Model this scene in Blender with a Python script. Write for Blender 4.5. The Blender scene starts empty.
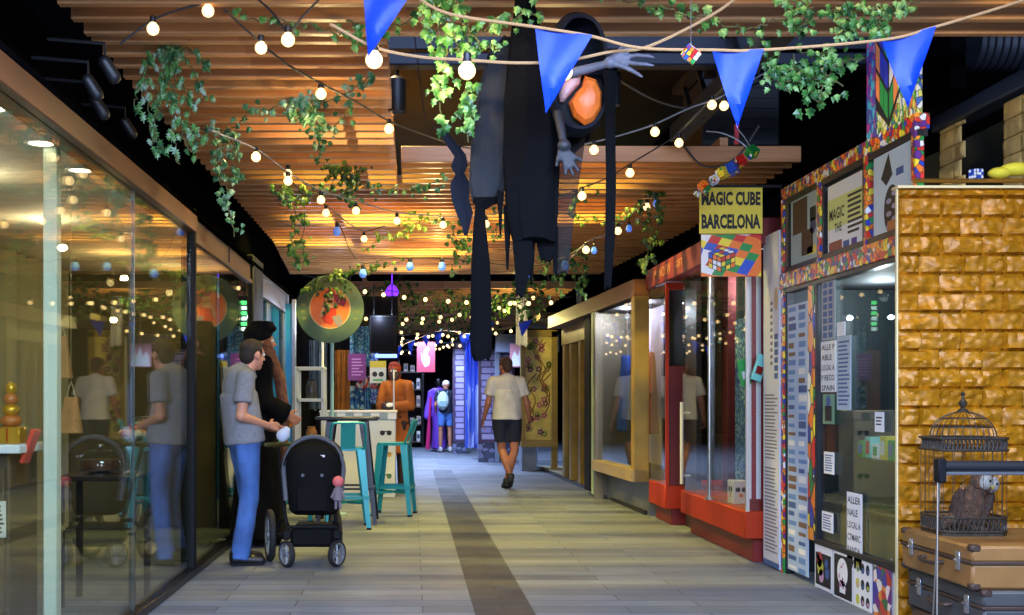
import bpy, bmesh, math, random
from mathutils import Vector, Matrix, noise
SC = bpy.context.scene
COL = SC.collection
R = math.radians
rnd = random.Random(7)
# ---- camera model: level camera 1.22 m up, looking along +Y -------------
F, HX, HY, HC = 1150.0, 413.0, 400.0, 1.22
def at(x, y, Y):
    """world point at distance Y for a measured direction"""
    s = F / Y
    return Vector(((x - HX) / s, Y, HC + (HY - y) / s))
def atS(x, y, s):
    return at(x, y, F / s)

# ---------------------------------------------------------------- materials
def lin(c):
    return c / 12.92 if c <= 0.04045 else ((c + 0.055) / 1.055) ** 2.4
def rgb(r, g, b):
    return (lin(r / 255), lin(g / 255), lin(b / 255), 1.0)
MATS = {}
def mat(name, col, rough=0.6, metal=0.0, emit=None, es=1.0, var=0.0, scale=8.0, bump=0.0, bscale=40.0, spec=None, coat=0.0, stretch=None):
    if name in MATS: return MATS[name]
    m = bpy.data.materials.new(name); m.use_nodes = True
    nt = m.node_tree; b = nt.nodes['Principled BSDF']
    c = rgb(*col)
    b.inputs['Base Color'].default_value = c
    b.inputs['Roughness'].default_value = rough
    b.inputs['Metallic'].default_value = metal
    if spec is not None: b.inputs['Specular IOR Level'].default_value = spec
    if coat: b.inputs['Coat Weight'].default_value = coat
    if emit is not None:
        b.inputs['Emission Color'].default_value = rgb(*emit)
        b.inputs['Emission Strength'].default_value = es
    vec = None
    if var or bump:
        tc = nt.nodes.new('ShaderNodeTexCoord'); vec = tc.outputs['Object']
        if stretch:
            mp = nt.nodes.new('ShaderNodeMapping'); mp.inputs['Scale'].default_value = stretch
            nt.links.new(vec, mp.inputs['Vector']); vec = mp.outputs['Vector']
    if var:
        n = nt.nodes.new('ShaderNodeTexNoise'); n.inputs['Scale'].default_value = scale; n.inputs['Detail'].default_value = 6
        nt.links.new(vec, n.inputs['Vector'])
        r = nt.nodes.new('ShaderNodeValToRGB')
        r.color_ramp.elements[0].position = 0.3; r.color_ramp.elements[1].position = 0.7
        r.color_ramp.elements[0].color = tuple(max(0, v * (1 - var)) for v in c[:3]) + (1,)
        r.color_ramp.elements[1].color = tuple(min(1, v * (1 + var)) for v in c[:3]) + (1,)
        nt.links.new(n.outputs['Fac'], r.inputs['Fac']); nt.links.new(r.outputs['Color'], b.inputs['Base Color'])
    if bump:
        n2 = nt.nodes.new('ShaderNodeTexNoise'); n2.inputs['Scale'].default_value = bscale; n2.inputs['Detail'].default_value = 5
        nt.links.new(vec, n2.inputs['Vector'])
        bp = nt.nodes.new('ShaderNodeBump'); bp.inputs['Strength'].default_value = bump; bp.inputs['Distance'].default_value = 0.02
        nt.links.new(n2.outputs['Fac'], bp.inputs['Height']); nt.links.new(bp.outputs['Normal'], b.inputs['Normal'])
    MATS[name] = m
    return m
def mosaic(name, cols, scale=14.0, rough=0.35, stretch=None, edge=True, metric='EUCLIDEAN'):
    """patchwork of hard coloured cells"""
    if name in MATS: return MATS[name]
    m = bpy.data.materials.new(name); m.use_nodes = True
    nt = m.node_tree; b = nt.nodes['Principled BSDF']; b.inputs['Roughness'].default_value = rough
    tc = nt.nodes.new('ShaderNodeTexCoord'); mp = nt.nodes.new('ShaderNodeMapping')
    if stretch: mp.inputs['Scale'].default_value = stretch
    nt.links.new(tc.outputs['Object'], mp.inputs['Vector'])
    v = nt.nodes.new('ShaderNodeTexVoronoi'); v.inputs['Scale'].default_value = scale; v.distance = metric
    nt.links.new(mp.outputs['Vector'], v.inputs['Vector'])
    sep = nt.nodes.new('ShaderNodeSeparateColor'); nt.links.new(v.outputs['Color'], sep.inputs['Color'])
    r = nt.nodes.new('ShaderNodeValToRGB'); r.color_ramp.interpolation = 'CONSTANT'
    els = r.color_ramp.elements
    n = len(cols)
    els[0].position = 0; els[0].color = rgb(*cols[0]); els[1].position = 1.0 / n; els[1].color = rgb(*cols[1])
    for i in range(2, n):
        e = els.new(i / n); e.color = rgb(*cols[i])
    nt.links.new(sep.outputs['Red'], r.inputs['Fac'])
    out = r.outputs['Color']
    if edge:
        v2 = nt.nodes.new('ShaderNodeTexVoronoi'); v2.feature = 'DISTANCE_TO_EDGE'; v2.inputs['Scale'].default_value = scale
        nt.links.new(mp.outputs['Vector'], v2.inputs['Vector'])
        lt = nt.nodes.new('ShaderNodeMath'); lt.operation = 'LESS_THAN'; lt.inputs[1].default_value = 0.04
        nt.links.new(v2.outputs['Distance'], lt.inputs[0])
        mx = nt.nodes.new('ShaderNodeMix'); mx.data_type = 'RGBA'
        nt.links.new(lt.outputs[0], mx.inputs['Factor']); nt.links.new(out, mx.inputs[6]); mx.inputs[7].default_value = (.02, .02, .025, 1)
        out = mx.outputs[2]
    nt.links.new(out, b.inputs['Base Color'])
    MATS[name] = m
    return m
def glass(name, tint=(248, 252, 248), k=1.0, rough=0.0):
    """architectural pane: clear straight through, Fresnel mirror on its faces"""
    if name in MATS: return MATS[name]
    m = bpy.data.materials.new(name); m.use_nodes = True
    nt = m.node_tree; nt.nodes.clear()
    o = nt.nodes.new('ShaderNodeOutputMaterial'); t = nt.nodes.new('ShaderNodeBsdfTransparent'); g = nt.nodes.new('ShaderNodeBsdfGlossy')
    t.inputs['Color'].default_value = rgb(*tint); g.inputs['Roughness'].default_value = rough
    fr = nt.nodes.new('ShaderNodeLayerWeight'); fr.inputs['Blend'].default_value = .5
    pw = nt.nodes.new('ShaderNodeMath'); pw.operation = 'POWER'; pw.inputs[1].default_value = 5
    nt.links.new(fr.outputs['Facing'], pw.inputs[0])
    mu = nt.nodes.new('ShaderNodeMath'); mu.operation = 'MULTIPLY_ADD'; mu.inputs[1].default_value = .96 * k; mu.inputs[2].default_value = .04 * k; mu.use_clamp = True
    mix = nt.nodes.new('ShaderNodeMixShader')
    nt.links.new(pw.outputs[0], mu.inputs[0]); nt.links.new(mu.outputs[0], mix.inputs[0])
    nt.links.new(t.outputs[0], mix.inputs[1]); nt.links.new(g.outputs[0], mix.inputs[2]); nt.links.new(mix.outputs[0], o.inputs['Surface'])
    MATS[name] = m
    return m

# ---------------------------------------------------------------- mesh builder
def FR(o, right, up=(0, 0, 1)):
    """frame: local x = right, y = up, z = out of the surface"""
    x = Vector(right).normalized(); y = Vector(up).normalized(); z = x.cross(y).normalized(); y = z.cross(x)
    M = Matrix(((x.x, y.x, z.x, 0), (x.y, y.y, z.y, 0), (x.z, y.z, z.z, 0), (0, 0, 0, 1)))
    return Matrix.Translation(Vector(o)) @ M
def FRONT(o): return FR(o, (1, 0, 0))          # faces the camera side (-Y)
def SIDE_R(o): return FR(o, (0, -1, 0))        # on the right side, faces -X
def SIDE_L(o): return FR(o, (0, 1, 0))         # on the left side, faces +X
def axis_frame(a, b):
    d = (b - a)
    z = d.normalized() if d.length > 1e-9 else Vector((0, 0, 1))
    ref = Vector((0, 0, 1)) if abs(z.z) < 0.9 else Vector((1, 0, 0))
    x = ref.cross(z).normalized(); y = z.cross(x)
    return x, y, z
def world(o):
    M = Matrix.Identity(4)
    while o is not None:
        M = Matrix.LocRotScale(o.location, o.rotation_euler, o.scale) @ M
        o = o.parent
    return M
class MB:
    def __init__(s): s.bm = bmesh.new(); s.mi = 0
    def m(s, i): s.mi = i; return s
    def face(s, vs):
        try:
            f = s.bm.faces.new(vs); f.material_index = s.mi; return f
        except ValueError: return None
    def verts(s, pts): return [s.bm.verts.new(p) for p in pts]
    def box(s, c, size, M=None, bev=0.0):
        c = Vector(c); hx, hy, hz = size[0] / 2, size[1] / 2, size[2] / 2
        M = M or Matrix.Identity(4)
        if bev and min(hx, hy, hz) > bev * 1.2:
            # chamfered box: 24 verts
            pts = {}
            for ix in (-1, 1):
                for iy in (-1, 1):
                    for iz in (-1, 1):
                        k = (ix, iy, iz)
                        pts[k] = [s.bm.verts.new(M @ (c + Vector((ix * hx, iy * (hy - bev), iz * (hz - bev))))),
                                  s.bm.verts.new(M @ (c + Vector((ix * (hx - bev), iy * hy, iz * (hz - bev))))),
                                  s.bm.verts.new(M @ (c + Vector((ix * (hx - bev), iy * (hy - bev), iz * hz))))]
            for ax in range(3):
                o = [i for i in range(3) if i != ax]
                for sg in (-1, 1):
                    ring = []
                    for a, b in ((-1, -1), (1, -1), (1, 1), (-1, 1)):
                        k = [0, 0, 0]; k[ax] = sg; k[o[0]] = a; k[o[1]] = b
                        ring.append(pts[tuple(k)][ax])
                    s.face(ring)
            for ax in range(3):
                o = [i for i in range(3) if i != ax]
                for a in (-1, 1):
                    for b in (-1, 1):
                        k1 = [0, 0, 0]; k1[o[0]] = a; k1[o[1]] = b; k2 = list(k1); k1[ax] = -1; k2[ax] = 1
                        s.face([pts[tuple(k1)][o[0]], pts[tuple(k2)][o[0]], pts[tuple(k2)][o[1]], pts[tuple(k1)][o[1]]])
            for k in pts: s.face(pts[k])
        else:
            v = s.verts([M @ (c + Vector((x * hx, y * hy, z * hz))) for x in (-1, 1) for y in (-1, 1) for z in (-1, 1)])
            for q in ((0, 1, 3, 2), (4, 6, 7, 5), (0, 4, 5, 1), (2, 3, 7, 6), (0, 2, 6, 4), (1, 5, 7, 3)): s.face([v[i] for i in q])
        return s
    def span(s, a, b, bev=0.0, M=None):
        a = Vector(a); b = Vector(b)
        return s.box((a + b) / 2, (abs(b.x - a.x), abs(b.y - a.y), abs(b.z - a.z)), M, bev)
    def bar(s, a, b, w, t, up=(0, 0, 1), bev=0.0):
        """rectangular bar from a to b; w across, t along up"""
        a = Vector(a); b = Vector(b); z = (b - a).normalized(); u = Vector(up)
        x = u.cross(z)
        if x.length < 1e-6: x = Vector((1, 0, 0)).cross(z)
        x.normalize(); y = z.cross(x)
        M = Matrix(((x.x, y.x, z.x, 0), (x.y, y.y, z.y, 0), (x.z, y.z, z.z, 0), (0, 0, 0, 1)))
        return s.box((0, 0, 0), (w, t, (b - a).length), Matrix.Translation((a + b) / 2) @ M, bev)
    def tube(s, pts, r, n=8, caps=True, closed=False, flat=1.0):
        pts = [Vector(p) for p in pts]; N = len(pts)
        rs = r if isinstance(r, (list, tuple)) else [r] * N
        rings = []; px = None
        for i, p in enumerate(pts):
            if closed: d = pts[(i + 1) % N] - pts[i - 1]
            else: d = pts[min(i + 1, N - 1)] - pts[max(i - 1, 0)]
            z = d.normalized() if d.length > 1e-9 else Vector((0, 0, 1))
            if px is None:
                ref = Vector((0, 0, 1)) if abs(z.z) < 0.9 else Vector((1, 0, 0)); x = ref.cross(z).normalized()
            else:
                x = px - z * px.dot(z); x = x.normalized() if x.length > 1e-6 else Vector((1, 0, 0))
            px = x; y = z.cross(x)
            rings.append(s.verts([p + (x * math.cos(2 * math.pi * k / n) + y * flat * math.sin(2 * math.pi * k / n)) * rs[i] for k in range(n)]))
        L = N if closed else N - 1
        for i in range(L):
            a, b = rings[i], rings[(i + 1) % N]
            for k in range(n): s.face([a[k], a[(k + 1) % n], b[(k + 1) % n], b[k]])
        if caps and not closed:
            s.face(list(reversed(rings[0]))); s.face(rings[-1])
        return s
    def lathe(s, prof, M=None, n=24, caps=True, ang=None):
        """prof: (r, z) list about local z"""
        M = M or Matrix.Identity(4); rings = []
        for r, z in prof:
            if r < 1e-6: rings.append([s.bm.verts.new(M @ Vector((0, 0, z)))])
            else: rings.append(s.verts([M @ Vector((r * math.cos(2 * math.pi * k / n), r * math.sin(2 * math.pi * k / n), z)) for k in range(n)]))
        for a, b in zip(rings, rings[1:]):
            for k in range(n):
                k2 = (k + 1) % n
                if len(a) == 1 and len(b) == 1: continue
                if len(a) == 1: s.face([a[0], b[k2], b[k]])
                elif len(b) == 1: s.face([a[k], a[k2], b[0]])
                else: s.face([a[k], a[k2], b[k2], b[k]])
        if caps:
            if len(rings[0]) > 1: s.face(list(reversed(rings[0])))
            if len(rings[-1]) > 1: s.face(rings[-1])
        return s
    def prism(s, poly, M, t):
        """poly in local xy, extruded from 0 to t along local z"""
        a = s.verts([M @ Vector((x, y, 0)) for x, y in poly]); b = s.verts([M @ Vector((x, y, t)) for x, y in poly])
        s.face(list(reversed(a))); s.face(b); n = len(a)
        for k in range(n): s.face([a[k], a[(k + 1) % n], b[(k + 1) % n], b[k]])
        return s
    def rect(s, M, x0, y0, x1, y1, z0=0.0, t=0.0015):
        return s.prism([(x0, y0), (x1, y0), (x1, y1), (x0, y1)], M @ Matrix.Translation((0, 0, z0)), t)
    def disc(s, M, x, y, r, z0=0.0, t=0.0015, n=20, ry=None):
        ry = ry or r
        return s.prism([(x + r * math.cos(2 * math.pi * k / n), y + ry * math.sin(2 * math.pi * k / n)) for k in range(n)], M @ Matrix.Translation((0, 0, z0)), t)
    def ball(s, c, r, M=None, n=16, m=10):
        c = Vector(c); rr = r if isinstance(r, (list, tuple)) else (r, r, r); M = M or Matrix.Identity(4)
        rings = []
        for j in range(m + 1):
            th = math.pi * j / m
            if j in (0, m): rings.append([s.bm.verts.new(c + M @ Vector((0, 0, rr[2] * math.cos(th))))])
            else: rings.append(s.verts([c + M @ Vector((rr[0] * math.sin(th) * math.cos(2 * math.pi * k / n), rr[1] * math.sin(th) * math.sin(2 * math.pi * k / n), rr[2] * math.cos(th))) for k in range(n)]))
        for a, b in zip(rings, rings[1:]):
            for k in range(n):
                k2 = (k + 1) % n
                if len(a) == 1: s.face([a[0], b[k], b[k2]])
                elif len(b) == 1: s.face([a[k], b[0], a[k2]])
                else: s.face([a[k], b[k], b[k2], a[k2]])
        return s
    def cap(s, a, b, ra, rb, n=14):
        """closed tapered limb with round ends"""
        a = Vector(a); b = Vector(b); x, y, z = axis_frame(a, b)
        M = Matrix(((x.x, y.x, z.x, 0), (x.y, y.y, z.y, 0), (x.z, y.z, z.z, 0), (0, 0, 0, 1)))
        L = (b - a).length
        prof = [(0, -ra), (ra * .6, -ra * .8), (ra * .9, -ra * .44), (ra, 0), (rb, L), (rb * .9, L + rb * .44), (rb * .6, L + rb * .8), (0, L + rb)]
        return s.lathe(prof, Matrix.Translation(a) @ M, n)
    def cone(s, a, b, ra, rb, n=20, sq=1.0, xdir=None, t=None):
        """flat-ended frustum, elliptical: radius along xdir ra, across ra*sq"""
        a = Vector(a); b = Vector(b); z = (b - a).normalized()
        x = Vector(xdir) if xdir else axis_frame(a, b)[0]
        x = (x - z * x.dot(z)).normalized(); y = z.cross(x)
        A = s.verts([a + (x * math.cos(2 * math.pi * k / n) + y * sq * math.sin(2 * math.pi * k / n)) * ra for k in range(n)])
        B = s.verts([b + (x * math.cos(2 * math.pi * k / n) + y * sq * math.sin(2 * math.pi * k / n)) * rb for k in range(n)])
        for k in range(n): s.face([A[k], A[(k + 1) % n], B[(k + 1) % n], B[k]])
        s.face(list(reversed(A))); s.face(B)
        return s
    def text(s, body, M, h, w=None, t=0.002, z0=0.0, x=0.0, y=0.0, bold=0.0, align='CENTER'):
        cu = bpy.data.curves.new('lettering_curve', 'FONT'); cu.body = body; cu.size = 1.0; cu.align_x = 'LEFT'; cu.resolution_u = 2; cu.offset = bold
        ob = bpy.data.objects.new('lettering_tmp', cu); COL.objects.link(ob)
        dg = bpy.context.evaluated_depsgraph_get(); dg.update()
        me = bpy.data.meshes.new_from_object(ob.evaluated_get(dg))
        bpy.data.objects.remove(ob); bpy.data.curves.remove(cu)
        if not me.vertices: return s
        xs = [v.co.x for v in me.vertices]; ys = [v.co.y for v in me.vertices]
        x0, x1, y0, y1 = min(xs), max(xs), min(ys), max(ys)
        ky = h / max(1e-6, (y1 - y0)); kx = (w / max(1e-6, (x1 - x0))) if w else ky
        ox = -(x0 + x1) / 2 if align == 'CENTER' else -x0
        oy = -(y0 + y1) / 2
        vv = s.verts([M @ Vector((x + (v.co.x + ox) * kx, y + (v.co.y + oy) * ky, z0 + t)) for v in me.vertices])
        for p in me.polygons: s.face([vv[i] for i in p.vertices])
        bpy.data.meshes.remove(me)
        return s
    def mesh(s, name, mats, smooth=True, angle=38):
        bmesh.ops.recalc_face_normals(s.bm, faces=s.bm.faces[:])
        me = bpy.data.meshes.new(name); s.bm.to_mesh(me); s.bm.free()
        for m in (mats if isinstance(mats, (list, tuple)) else [mats]): me.materials.append(m)
        if smooth:
            me.shade_smooth(); me.set_sharp_from_angle(angle=R(angle))
        return me
    def build(s, name, mats, parent=None, smooth=True, angle=38, origin=None):
        """links the mesh; geometry is given in world coordinates (or, under a parent, in the same world space)"""
        o = bpy.data.objects.new(name, None)
        bpy.data.objects.remove(o)
        base = world(parent) if parent is not None else Matrix.Translation(Vector(origin) if origin is not None else s.base())
        bmesh.ops.transform(s.bm, matrix=base.inverted(), verts=s.bm.verts[:])
        me = s.mesh(name, mats, smooth, angle)
        o = bpy.data.objects.new(name, me); COL.objects.link(o)
        if parent is not None: o.parent = parent
        else: o.location = base.translation
        return o
    def base(s):
        vs = [v.co for v in s.bm.verts]
        return Vector(((min(v.x for v in vs) + max(v.x for v in vs)) / 2, (min(v.y for v in vs) + max(v.y for v in vs)) / 2, min(v.z for v in vs)))
def remesh(mb, name, voxel=0.012, smooth=2, amp=0.0, freq=6.0, factor=0.5):
    """fuse the closed volumes of a builder into one continuous skin; returns a new builder"""
    bmesh.ops.recalc_face_normals(mb.bm, faces=mb.bm.faces[:])
    me = bpy.data.meshes.new(name); mb.bm.to_mesh(me); mb.bm.free()
    ob = bpy.data.objects.new(name + '_tmp', me); COL.objects.link(ob)
    md = ob.modifiers.new('r', 'REMESH'); md.mode = 'VOXEL'; md.voxel_size = voxel
    if smooth:
        sm = ob.modifiers.new('s', 'SMOOTH'); sm.factor = factor; sm.iterations = smooth
    dg = bpy.context.evaluated_depsgraph_get(); dg.update()
    me2 = bpy.data.meshes.new_from_object(ob.evaluated_get(dg))
    bpy.data.objects.remove(ob); bpy.data.meshes.remove(me)
    out = MB(); out.bm.from_mesh(me2); bpy.data.meshes.remove(me2)
    if amp:
        out.bm.normal_update()
        for v in out.bm.verts:
            v.co += v.normal * amp * noise.noise(Vector((v.co.x * freq * 1.6, v.co.y * freq * 1.6, v.co.z * freq * .6)))
    return out

# ---------------------------------------------------------------- object helpers
def tag(o, label=None, cat=None, group=None, kind=None):
    if label: o['label'] = label
    if cat: o['category'] = cat
    if group: o['group'] = group
    if kind: o['kind'] = kind
    return o
def thing(name, label, cat, loc=(0, 0, 0), rz=0.0, group=None):
    o = bpy.data.objects.new(name, None); COL.objects.link(o); o.empty_display_size = 0.1
    o.location = Vector(loc); o.rotation_euler = (0, 0, rz)
    return tag(o, label, cat, group)
def struct(o): o['kind'] = 'structure'; return o
def copy_tree(o, parent=None):
    c = o.copy(); COL.objects.link(c); c.parent = parent
    for ch in o.children: copy_tree(ch, c)
    return c
def light(name, kind, loc, energy, col=(255, 220, 170), size=0.1, rot=(0, 0, 0), sy=None, spot=None, blend=0.5):
    l = bpy.data.lights.new(name, kind); l.energy = energy; l.color = rgb(*col)[:3]
    if kind == 'AREA':
        l.size = size
        if sy: l.shape = 'RECTANGLE'; l.size_y = sy
    elif kind in ('POINT', 'SPOT'):
        l.shadow_soft_size = size
    if kind == 'SPOT' and spot: l.spot_size = R(spot); l.spot_blend = blend
    o = bpy.data.objects.new(name, l); COL.objects.link(o); o.location = Vector(loc); o.rotation_euler = [R(a) for a in rot]
    return o
def aim(o, target):
    d = Vector(target) - o.location
    o.rotation_euler = d.to_track_quat('-Z', 'Y').to_euler()
    return o
def curve_pts(ctrl, n=8):
    """Catmull-Rom through control points"""
    P = [Vector(p) for p in ctrl]; P = [P[0] * 2 - P[1]] + P + [P[-1] * 2 - P[-2]]; out = []
    for i in range(1, len(P) - 2):
        for k in range(n):
            t = k / n; a, b, c, d = P[i - 1], P[i], P[i + 1], P[i + 2]
            out.append(0.5 * ((2 * b) + (c - a) * t + (2 * a - 5 * b + 4 * c - d) * t * t + (3 * b - a - 3 * c + d) * t ** 3))
    out.append(P[-2]); return out
# ================================================================ camera, world
cam = bpy.data.cameras.new('camera'); co = bpy.data.objects.new('camera', cam); COL.objects.link(co)
co.location = (0, 0, HC); co.rotation_euler = (R(90), 0, 0)
cam.sensor_width = 36; cam.lens = F / 1024 * 36; cam.shift_x = (512 - HX) / 1024; cam.shift_y = (HY - 307.5) / 1024
cam.clip_end = 200; SC.camera = co
w = bpy.data.worlds.new('world'); SC.world = w; w.use_nodes = True
w.node_tree.nodes['Background'].inputs[0].default_value = rgb(190, 205, 235); w.node_tree.nodes['Background'].inputs[1].default_value = 0.55
SC.view_settings.view_transform = 'Standard'; SC.view_settings.look = 'None'; SC.view_settings.gamma = 1; SC.view_settings.use_curve_mapping = False
SC.view_settings.exposure = 0.0

# ================================================================ materials
M_black = mat('black_paint', (9, 9, 11), .7, spec=.25)
M_soft = mat('matt_black_wall', (7, 7, 8), .95, spec=0.0)
M_dmetal = mat('dark_metal', (26, 26, 30), .35, .6)
M_bronze = mat('bronze_fascia', (92, 58, 36), .4, .2, var=.25, scale=3, stretch=(6, .4, 6))
M_bronze2 = mat('bronze_panel', (70, 50, 34), .45, .15, var=.2, scale=4)
M_glass = glass('clear_glass', k=.8)
M_glassL = glass('shopfront_glass', (248, 251, 242), 1.0)
M_steel = mat('steel', (190, 190, 190), .25, .9)
M_white = mat('white_paint', (225, 225, 222), .5)
M_paper = mat('paper_white', (226, 230, 236), .6)
M_ink = mat('ink', (24, 24, 30), .6)
M_inkblue = mat('ink_blue', (62, 92, 150), .6)
M_gold = mat('gold_paint', (150, 124, 44), .45, .1, var=.18, scale=5)
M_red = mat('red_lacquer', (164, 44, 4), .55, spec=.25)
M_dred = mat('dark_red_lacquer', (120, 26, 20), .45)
M_maroon = mat('maroon', (90, 18, 26), .7)

# floor: long staggered planks ------------------------------------------------
def plank_mat(name, c1, c2, mortar, sx=1.2, row=.2):
    m = bpy.data.materials.new(name); m.use_nodes = True; nt = m.node_tree; b = nt.nodes['Principled BSDF']
    tc = nt.nodes.new('ShaderNodeTexCoord'); br = nt.nodes.new('ShaderNodeTexBrick')
    br.inputs['Color1'].default_value = rgb(*c1); br.inputs['Color2'].default_value = rgb(*c2); br.inputs['Mortar'].default_value = rgb(*mortar)
    br.inputs['Scale'].default_value = 1; br.inputs['Brick Width'].default_value = sx; br.inputs['Row Height'].default_value = row
    br.inputs['Mortar Size'].default_value = .004; br.inputs['Bias'].default_value = -.1; br.offset = .37; br.offset_frequency = 2
    nt.links.new(tc.outputs['Object'], br.inputs['Vector'])
    mp = nt.nodes.new('ShaderNodeMapping'); mp.inputs['Scale'].default_value = (1.2, 22, 1); nt.links.new(tc.outputs['Object'], mp.inputs['Vector'])
    n = nt.nodes.new('ShaderNodeTexNoise'); n.inputs['Scale'].default_value = 2.2; n.inputs['Detail'].default_value = 6; nt.links.new(mp.outputs['Vector'], n.inputs['Vector'])
    n2 = nt.nodes.new('ShaderNodeTexNoise'); n2.inputs['Scale'].default_value = 3.1; n2.inputs['Detail'].default_value = 8; nt.links.new(tc.outputs['Object'], n2.inputs['Vector'])
    mx = nt.nodes.new('ShaderNodeMix'); mx.data_type = 'RGBA'; mx.blend_type = 'MULTIPLY'; mx.inputs['Factor'].default_value = .55
    rp = nt.nodes.new('ShaderNodeValToRGB'); rp.color_ramp.elements[0].position = .3; rp.color_ramp.elements[1].position = .7
    rp.color_ramp.elements[0].color = (.45, .45, .45, 1); rp.color_ramp.elements[1].color = (1, 1, 1, 1)
    nt.links.new(n.outputs['Fac'], rp.inputs['Fac']); nt.links.new(br.outputs['Color'], mx.inputs[6]); nt.links.new(rp.outputs['Color'], mx.inputs[7])
    nt.links.new(mx.outputs[2], b.inputs['Base Color'])
    rr = nt.nodes.new('ShaderNodeMapRange'); rr.inputs['To Min'].default_value = .42; rr.inputs['To Max'].default_value = .75; b.inputs['Specular IOR Level'].default_value = .3
    nt.links.new(n2.outputs['Fac'], rr.inputs['Value']); nt.links.new(rr.outputs[0], b.inputs['Roughness'])
    bp = nt.nodes.new('ShaderNodeBump'); bp.inputs['Strength'].default_value = .25; bp.inputs['Distance'].default_value = .004
    nt.links.new(br.outputs['Fac'], bp.inputs['Height']); bp.invert = True; nt.links.new(bp.outputs['Normal'], b.inputs['Normal'])
    return m
M_floor = plank_mat('floor_planks', (122, 130, 141), (100, 107, 117), (68, 72, 80))
M_strip = plank_mat('floor_strip_planks', (60, 66, 79), (48, 53, 64), (32, 35, 42), .5, .17)
b = MB(); b.span((-6, -4, -.1), (7, 42, 0)); struct(b.build('floor', M_floor))
b = MB(); b.prism([(.36, -3), (.715, -3), (.675, 20.1), (.345, 20.1)], Matrix.Identity(4), .002); struct(b.build('trim_1', M_strip))
b = MB(); b.span((-6, -4, 4.4), (7, 42, 4.5)); struct(b.build('ceiling', M_black))
b = MB(); b.span((-6.1, -4, 0), (-6, 42, 4.4)); struct(b.build('wall_left', M_soft))
b = MB(); b.span((7, -4, 0), (7.1, 42, 4.4)); struct(b.build('wall_right', M_soft))
b = MB(); b.span((-6, 42, 0), (7, 42.1, 4.4)); struct(b.build('wall_back', M_soft))

# slatted timber ceiling -------------------------------------------------------
def wood_mat(name, c1, c2):
    m = bpy.data.materials.new(name); m.use_nodes = True; nt = m.node_tree; b = nt.nodes['Principled BSDF']; b.inputs['Roughness'].default_value = .42
    tc = nt.nodes.new('ShaderNodeTexCoord')
    mp = nt.nodes.new('ShaderNodeMapping'); mp.inputs['Scale'].default_value = (.9, 14, 26); nt.links.new(tc.outputs['Object'], mp.inputs['Vector'])
    n = nt.nodes.new('ShaderNodeTexNoise'); n.inputs['Scale'].default_value = 2; n.inputs['Detail'].default_value = 7; n.inputs['Roughness'].default_value = .6
    nt.links.new(mp.outputs['Vector'], n.inputs['Vector'])
    # board-to-board tone: one value per slat and per metre and a half of length
    mp2 = nt.nodes.new('ShaderNodeMapping'); mp2.inputs['Scale'].default_value = (.55, 4.76, .01); nt.links.new(tc.outputs['Object'], mp2.inputs['Vector'])
    wn = nt.nodes.new('ShaderNodeTexWhiteNoise'); sn = nt.nodes.new('ShaderNodeVectorMath'); sn.operation = 'FLOOR'
    nt.links.new(mp2.outputs['Vector'], sn.inputs[0]); nt.links.new(sn.outputs[0], wn.inputs['Vector'])
    ad = nt.nodes.new('ShaderNodeMath'); ad.operation = 'MULTIPLY_ADD'; ad.inputs[1].default_value = .45; nt.links.new(wn.outputs['Value'], ad.inputs[0])
    sb = nt.nodes.new('ShaderNodeMath'); sb.operation = 'MULTIPLY_ADD'; sb.inputs[1].default_value = .9; sb.inputs[2].default_value = -.2
    nt.links.new(n.outputs['Fac'], sb.inputs[0]); nt.links.new(sb.outputs[0], ad.inputs[2])
    r = nt.nodes.new('ShaderNodeValToRGB'); r.color_ramp.elements[0].color = rgb(*c1); r.color_ramp.elements[1].color = rgb(*c2)
    nt.links.new(ad.outputs[0], r.inputs['Fac']); nt.links.new(r.outputs['Color'], b.inputs['Base Color'])
    return m
M_wood = wood_mat('timber_slats', (168, 106, 58), (232, 178, 120))
ZS = 3.0
def slats(y0, y1, xl, xr, pitch=.21, t=.05, h=.12, jit=0.0):
    b = MB(); y = y0
    while y < y1:
        l = xl(y) if callable(xl) else xl; r_ = xr(y) if callable(xr) else xr
        b.box(((l + r_) / 2, y, ZS + h / 2), (r_ - l, t, h), None, .004); y += pitch
    for x in (.1, .9):     # carriers above the slats
        l = xl(y0) if callable(xl) else xl; r_ = xr(y0) if callable(xr) else xr
        xx = l + (r_ - l) * (.12 + .76 * x)
        b.span((xx - .03, y0 - .03, ZS + h), (xx + .03, y - pitch + .03, ZS + h + .06))
    o = b.build('ceiling', M_wood)
    return struct(o)
slats(3.3, 5.66, -1.6, 3.9)
slats(5.74, 9.6, lambda y: -1.6, -.13)
slats(8.62, 9.6, -.09, 2.91)
slats(9.74, 16.4, lambda y: -1.58 - max(0, y - 13) * .05, lambda y: 2.91 - max(0, y - 12) * .06)
slats(18.4, 24.5, -1.6, 2.6, .42)
slats(25.5, 32, -1.6, 2.4, .42)

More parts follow.
